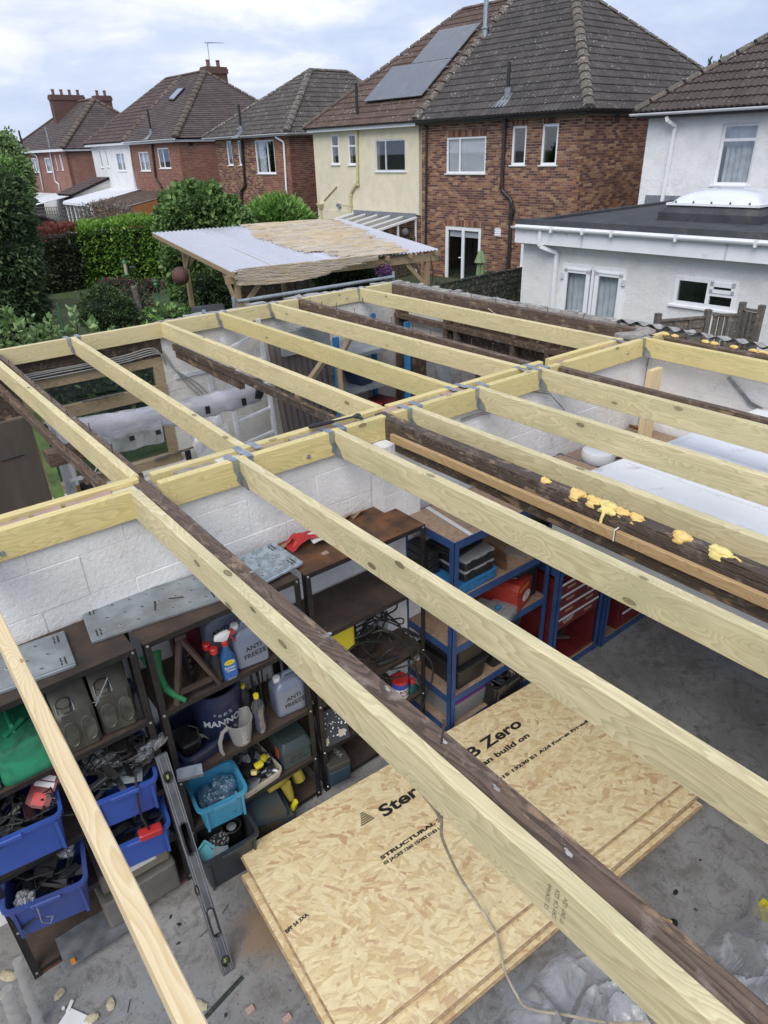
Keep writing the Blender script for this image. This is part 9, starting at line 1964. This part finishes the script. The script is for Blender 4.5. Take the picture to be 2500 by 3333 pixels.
for i,(x,y) in enumerate(((815,3290),(935,3318))): p=on_z(x,y,0.0);mb=MB();rough_stone(mb,p.x-.02,p.y-.015,0,p.x+.02,p.y+.015,.015,.004);single(mb,'brick_chip',M_pink,['brown brick chip right of the pine joist end','brown brick chip near the bottom of the strand boards'][i],'brick chip')
ytag=local_thing('yellow_tag','yellow printed tag lying on the floor at the right frame edge','tag',tuple(on_z(2490,2968,.004)),-.05);mb=MB();mb.prism([(-.06,-.045,0),(.05,-.05,0),(.07,.045,0),(-.045,.05,0),(-.065,.03,0)],(0,0,.003));mb.build('card',M_yel,ytag);text_obj('CLAY3552GG',.017,M_ink,ytag,Matrix(((.99,0,0,0),(-.12,1,0,.018),(0,0,1,.0034),(0,0,0,1))));text_obj('90-07-000000-1',.008,M_ink,ytag,Matrix(((.99,0,0,0),(-.12,1,0,.002),(0,0,1,.0034),(0,0,0,1))))
# nails scattered
for i,(x,y,a_) in enumerate(((735,2958,.5),(420,3275,1.0),(668,3035,.2),(2480,2360,2.4))): mb=MB();mb.tube([(-.03,0,.003),(.03,0,.003)],.0022,5);o=mb.build('nail',M_rust);o.location=on_z(x,y,0.0);o.rotation_euler=(0,0,a_);tag(o,['loose nail on the floor beside the spirit level','loose nail on the floor by the foam chips','loose nail on the floor left of the rust stain','loose nail on the floor at the far right'][i],'nail','loose nails on the floor')
# polythene heaps
def heap(label,x0,y0,x1,y1,h,sd,mat,name='polythene_sheet',n=90):
 mb=MB()
 def f(u,v):
  x=x0+(x1-x0)*u;y=y0+(y1-y0)*v;e=min(u,1-u,v,1-v)*4;e=min(1,max(0,e))
  q=Vector((x*3.2,y*3.2,sd));r1=1-abs(noise.noise(q)*2);r2=1-abs(noise.noise(q*2.3+Vector((5,0,0)))*2);z=h*(.12+.45*max(0,noise.noise(q*.6)+.3))*e+h*.40*max(0,r1)**6*e+h*.14*max(0,r2)**5*e+.004
  return (x+.10*noise.noise(q*1.1+Vector((0,9,0))),y+.10*noise.noise(q*1.1+Vector((0,0,7))),z)
 mb.grid(f,n,n);return single(mb,name,mat,label,'plastic sheet',True)
p1=on_z(1900,3080,0);p2=on_z(1500,3500,0)
heap('crumpled clear polythene sheet beside the strand boards at the bottom edge',1.15,.15,2.15,1.05,.30,3.3,M_sheet)
q1=on_z(2440,3060,0);heap('clear polythene sheet at the lower right frame edge',2.18,-.15,2.95,.62,.40,8.1,M_sheet)
heap('lower fold of clear polythene right of the long joist',.75,-.35,1.6,.30,.22,5.7,M_sheet)
# the hanging flex
fx=[on_z(1418,2625,2.10),on_z(1432,2660,1.75),on_z(1440,2730,1.2),on_z(1495,2850,.55),on_z(1560,2950,.22),on_z(1620,3050,.165),on_z(1640,3150,.158),on_z(1680,3235,.12),on_z(1720,3280,.04),on_z(1850,3305,.10),on_z(2000,3330,.12),on_z(2130,3325,.10),on_z(2300,3310,.10),on_z(2500,3245,.12)]
fx[0]=Vector((.86,1.05,2.13));
chain(fx,.0065,'hanging_flex','dirty cream flex hanging from the long joist down over the strand boards',M_wcab,8)
# ================================================================ BACK ROOM
wn_=thing('workshop_window','old timber workshop window with dusty glass in two tiers','window',(1.8,6.70,.84))
def wbar(nm,x0,z0,x1,z1,y0=6.665,y1=6.72,mat=None): mb=MB();mb.box(x0,y0,z0,x1,y1,z1);return mb.build(nm,mat or M_wfr,wn_)
M_wfr=wood('old_window_timber',(.42,.33,.20),(.28,.21,.13),(.14,.09,.05),None,0,1.0,False)
wbar('head',.9,1.86,2.40,1.945);wbar('middle_rail',.9,1.545,2.40,1.665,6.655);wbar('sill',.9,.84,2.40,.93,6.60);wbar('jamb',2.30,.93,2.40,1.545);wbar('jamb',2.30,1.665,2.40,1.86);wbar('jamb',1.06,.93,1.13,1.545);wbar('jamb',1.06,1.665,1.13,1.86)
mb=MB();mb.box(1.13,6.69,1.665,2.30,6.695,1.86);mb.build('upper_pane',M_glass2,wn_);mb=MB();mb.box(1.13,6.69,.93,2.30,6.695,1.545);mb.build('lower_pane',M_glass2,wn_)
mb=MB();mb.box(-1.6,6.66,.84,1.06,6.74,2.13);single(mb,'boarded_wall_section',M_oldd,'dark boarded wall section left of the dusty window','wall')
mb=MB();mb.box(.86,6.665,1.95,2.42,6.74,2.13);single(mb,'lintel_board',M_oldd,'dark board over the dusty window below the new wall plate','board')
for k in range(4): chain([(1.05,6.64,1.965+.02*k),(1.5,6.64,1.96+.02*k+.01*math.sin(k)),(2.0,6.64,1.965+.02*k),(2.33,6.64,1.99+.018*k),(2.42,6.645,1.90-.03*k+.05)],.007,'conduit_cable',['lowest','second','third','topmost'][k]+' grey cable clipped along the dark board above the window',M_gcab,5,'cables above the window')
for k in range(3): chain([(2.42,6.64,2.0-.03*k),(2.50,6.63,1.80),(2.62+.05*k,6.64,1.60),(2.78+.04*k,6.65,1.40)],.006,'wall_cable',['left','middle','right'][k]+' grey cable drooping down the white blocks beside the window',M_gcab,6,'cables beside the window')
mb=MB();mb.box(2.50,6.652,1.69,3.5,6.668,1.73);mb.box(2.86,6.652,1.1,2.90,6.668,1.69);single(mb,'white_conduit',M_upvcd,'white T shaped plastic trunking on the block wall left of the ladder','trunking')
for k in range(2): mb=MB();mb.tube([(1.3+.8*k,6.58,.94),(1.55+.8*k,6.57,.955),(1.75+.8*k,6.60,.95)],[.012,.015,.008],7);single(mb,'driftwood_stick',M_grey,['grey stick lying on the window sill','grey stick at the right end of the window sill'][k],'stick')
mb=MB();mb.tube([(1.55,6.60,1.69),(1.7,6.62,1.68),(1.95,6.62,1.675)],[.010,.013,.007],7);single(mb,'driftwood_stick',M_grey,'grey stick resting on the middle rail of the window','stick')
mb=MB();mb.box(.95,6.50,.70,2.45,6.66,.84);mb.box(.95,6.44,.2,2.45,6.50,.80);single(mb,'window_bench',M_blk2,'cream ledge under the workshop window','ledge')
# plastic roll with black tape
pr_=thing('wrapped_roll','long roll wrapped in white polythene with black tape, hung under the joists','roll',(1.7,5.8,1.6))
ra=on_y(250,1392,5.75);rb=on_y(832,1268,5.75);mb=MB();n=30;L_=[]
for i in range(n+1):
 t=i/n;c=ra+(rb-ra)*t+Vector((0,0,-.03*math.sin(pi*t)));L_.append([c+Vector((0,(.10+.012*noise.noise(Vector((i*.6,k,0))))*math.cos(a),(.075+.03*noise.noise(Vector((i*.8,k*.7,4))))*math.sin(a)-(.05 if math.sin(a)<-.3 else 0)*(1+noise.noise(Vector((i*.3,2,0)))))) for k,a in enumerate([2*pi*j/16 for j in range(16)])])
mb.loft(L_);mb.build('wrapping',clearmat('white_polythene',(.95,.95,.96),.5,.25,(.66,.66,.70),.80,8,.6,.15),pr_,True)
mb=MB()
for i in range(n+1): pass
mb.grid(lambda u,v:tuple(ra+(rb-ra)*u*.40+Vector((0,-.10-.02*noise.noise(Vector((u*5,v,0))),-.06-.20*v*(1+.08*noise.noise(Vector((u*6,0,3))))))),20,5);mb.build('loose_skirt',M_sheet,pr_,True,fixn=False)
for t in (.66,.88,.23,.37): c=ra+(rb-ra)*t;mb=MB();mb.box(c.x-.022,c.y-.135,c.z-.17 if t<.5 else c.z-.085,c.x+.022,c.y-.125,c.z-.13 if t<.5 else c.z-.015);mb.build('black_tape',M_blkpl,pr_)
mb=MB();mb.tube([rb+Vector((-.05,-.02,.02)),rb+Vector((.02,-.02,.0))],.108,14);mb.build('black_tape',M_blkpl,pr_)
mb=MB();mb.grid(lambda u,v:(2.45+.42*u+.03*noise.noise(Vector((u*4,v*4,1))),6.45-.35*v*(1-u*.5)+.05*noise.noise(Vector((u*5,v*5,0))),1.25-.55*v+.05*u),14,14);single(mb,'hanging_sheet',M_sheet,'loose clear plastic hanging below the right end of the wrapped roll','plastic sheet',True)
mb=MB();mb.box(2.36,6.38,.92,2.42,6.39,1.02);single(mb,'black_tape_patch',M_blkpl,'square of black tape low on the hanging clear plastic','tape')
# ladder
def laddr(label,a0,b0,a1,b1,nr,y):
 r=thing('aluminium_ladder',label,'ladder',((a0[0]+b0[0])/2,y,min(a0[1],0)),'ladders');
 A0=Vector((a0[0],y+.15,a0[1]));A1=Vector((a1[0],y-.35*0,a1[1]));B0=Vector((b0[0],y+.15,b0[1]));B1=Vector((b1[0],y,b1[1]))
 for p,q in ((A0,A1),(B0,B1)): mb=MB();mb.bar(p,q,.028,.06,up=(0,1,0));mb.build('stile',M_alu,r)
 for k in range(nr): t=(k+.5)/nr;mb=MB();mb.bar(A0+(A1-A0)*t,B0+(B1-B0)*t,.034,.026);mb.build('rung',M_alu,r)
 return r
laddr('aluminium ladder leaning on the block wall, rungs seen between joists',(3.0,2.05),(3.43,2.18),(2.97,0.0),(3.44,0.0),8,6.35)
# green post, board, white pipe, black bag
gp=MB();gp.bar((.97,5.55,0),(.94,5.55,2.02),.075,.06,up=(0,1,0));single(gp,'green_post',pm('mossy_green_paint',(.22,.36,.10),(.13,.22,.07),6,.7,.4,dirt=.45,dirtc=(.05,.06,.04),dsc=5),'mossy green painted door post beside the brown door','post')
bd=thing('plywood_door','dark brown ply door with worn lower edge at the far left of the back room','door',(.3,5.58,0));mb=MB();mb.box(-.9,5.56,0,.90,5.60,1.98);mb.build('leaf',pm('brown_ply',(.11,.085,.068),(.075,.058,.046),3,.8,.2,st=(1,1,.2),dirt=.4,dirtc=(.035,.03,.026)),bd);mb=MB();mb.box(-.2,5.52,1.72,.28,5.555,1.84);mb.build('top_bracket',M_oldd,bd)
mb=MB();mb.tube([on_y(0,1500,5.55),on_y(40,1488,5.55),on_y(75,1478,5.55)],.006,6);mb.build('wire',M_dgrey,bd)
mb=MB();mb.box(.98,5.53,.9,1.035,5.60,1.14);single(mb,'lock_plate',M_galv2,'metal lock plate at the foot of the green post','lock')
wpp=thing('white_overflow_pipe','white plastic pipe with clip dropping to a brass tail beside the green post','pipe',(1.08,5.7,1.2));mb=MB();mb.tube([(1.04,5.75,1.86),(1.09,5.70,1.78),(1.12,5.66,1.42),(1.13,5.66,1.30)],.018,10);mb.build('pipe',M_wht,wpp,True);mb=MB();mb.tube([(1.13,5.66,1.30),(1.135,5.66,1.20)],.016,10);mb.build('brass_tail',pm('brass',(.45,.28,.08),(.35,.2,.06),8,.4,.1,.7),wpp,True);mb=MB();mb.box(1.08,5.64,1.34,1.18,5.68,1.36);mb.build('clip',M_wht,wpp)
mb=MB();mb.box(1.05,5.72,1.15,1.16,5.76,1.90);single(mb,'white_board',M_wpaint,'flaking white board behind the white pipe','board')
b3=bagobj('black bin liner taped against the window beside the green post',(1.20,5.75,.80),.30,.12,.42,M_blkpl,44,cat='bag',name='black_bag')
mb=MB();mb.tube([(1.30,6.2,.98),(1.52,6.3,1.22)],.006,5);single(mb,'white_cane',M_wht,'thin white rod leaning on the sill behind the leftmost joist','rod')
# corrugated sheets leaning, timber frame, shelving at back right
cs2=thing('corrugated_sheet','clear brown corrugated plastic panels leaning behind the ladder','roof sheet',(3.75,6.3,0));M_cbr=clearmat('smoky_corrugated',(.55,.50,.48),.5,.15,(.16,.14,.14),.62,3,.1,.1)
for k in range(2):
 mb=MB();mb.grid(lambda u,v:(3.50+.05*k+.58*u-.03*v*0,6.50-.18*k-.30*(1-v)+.012*math.sin(u*.58/.076*2*pi),.05+(1.95-.1*k)*v),60,3);mb.build('panel',M_cbr,cs2,True,fixn=False)
mb=MB();mb.box(3.55,6.25,1.80,4.15,6.30,2.05);single(mb,'wire_basket_tray',M_glid,'clear ribbed tray stacked on top of the corrugated panels','tray')
fr=thing('leaning_timbers','pale timber frame leaning across the corrugated panels','timber frame',(3.7,5.6,0))
for a_,b_ in (((3.05,5.2,1.72),(3.88,5.9,1.83)),((3.85,5.6,0.2),(3.90,5.75,1.83)),((3.95,5.75,1.85),(4.45,6.2,1.95))): mb=MB();mb.bar(a_,b_,.045,.06);mb.build('frame_bar',M_shel,fr)
mb=MB();mb.box(3.86,5.55,1.35,3.90,5.62,1.50);mb.build('hinge',M_blkpl,fr)
rk=thing('grey_shelving','grey shelf rack with bright blue upright at the back of the garage','shelving',(4.5,6.3,0))
for z in (.55,.95,1.35,1.75): mb=MB();mb.box(4.0,5.95,z-.04,5.02,6.60,z);mb.build('shelf',M_galv2,rk)
for x,y in ((5.0,5.95),(5.0,6.58),(4.02,5.95),(4.02,6.58)): mb=MB();mb.box(x-.03,y-.02,0,x+.03,y+.02,1.98);mb.build('post',pm('bright_blue_rack',(.03,.20,.45),(.025,.16,.38),6,.45,.05),rk)
for k,(x,z,c,l) in enumerate(((4.55,.951,M_redp,'bright red bin on the grey shelf rack'),(4.78,.951,M_dred,'dark red bin beside the bright red one'),(4.60,.551,M_navy,'dark blue bin on the lower grey shelf'),(4.45,1.351,M_navy,'dark blue box on the upper grey shelf'))):
 r=local_thing('parts_bin',l,'bin',(x,6.15,z),.2);mb=MB();mb.loft([rrect(.16,.24,.01,0),rrect(.20,.30,.012,.12)]);mb.build('bin',c,r,True);mb=MB();mb.loft([rrect(.21,.31,.012,.12),rrect(.21,.31,.012,.135)]);mb.build('rim',c,r)
pr2=local_thing('paper_roll','roll of speckled paper lying on the grey rack','roll',(4.20,5.98,1.02));mb=MB();mb.tube([(-.20,.1,0),(.20,-.1,0)],.055,18);mb.build('roll',blockpaint('speckled_paper',(.40,.38,.34),(.2,.17,.14),.9),pr2,True);mb=MB();mb.tube([(.199,-.0995,0),(.202,-.101,0)],.035,16);mb.build('core_hole',M_dark,pr2)
mb=MB();rbox(mb,.16,.03,.20,.01,.004);o=mb.build('pine_offcut',M_pine,None);o.location=(4.75,6.2,1.751);tag(o,'square pine offcut standing on top of the grey rack','timber')
mb=MB();mb.grid(lambda u,v:(5.25-.1*u,5.9-.9*u,.6+1.1*v+.05*noise.noise(Vector((u*3,v*3,0)))),10,10);single(mb,'hung_sheet',M_sheet,'grey plastic sheet hanging at the right of the back room','plastic sheet',True)
mb=MB();mb.box(5.28,3.6,.2,5.34,4.9,1.35);single(mb,'dark_panel_stack',M_gfence,'dark green boarded panels stacked against the back right wall','panels')
mb=MB();mb.tube([(5.36,5.05,2.20),(5.34,4.8,2.12),(5.33,4.2,2.09),(5.34,3.7,2.07)],.006,6);single(mb,'white_flex',M_wcab,'white flex stapled along the back right beam','cable')
# flat splinters of old sheet hanging over the right beam
mb=MB();rough_stone(mb,5.0,3.1,2.25,5.35,3.27,2.295,.02);single(mb,'broken_block',M_mortar,'broken block lump at the right end of the middle wall','masonry')
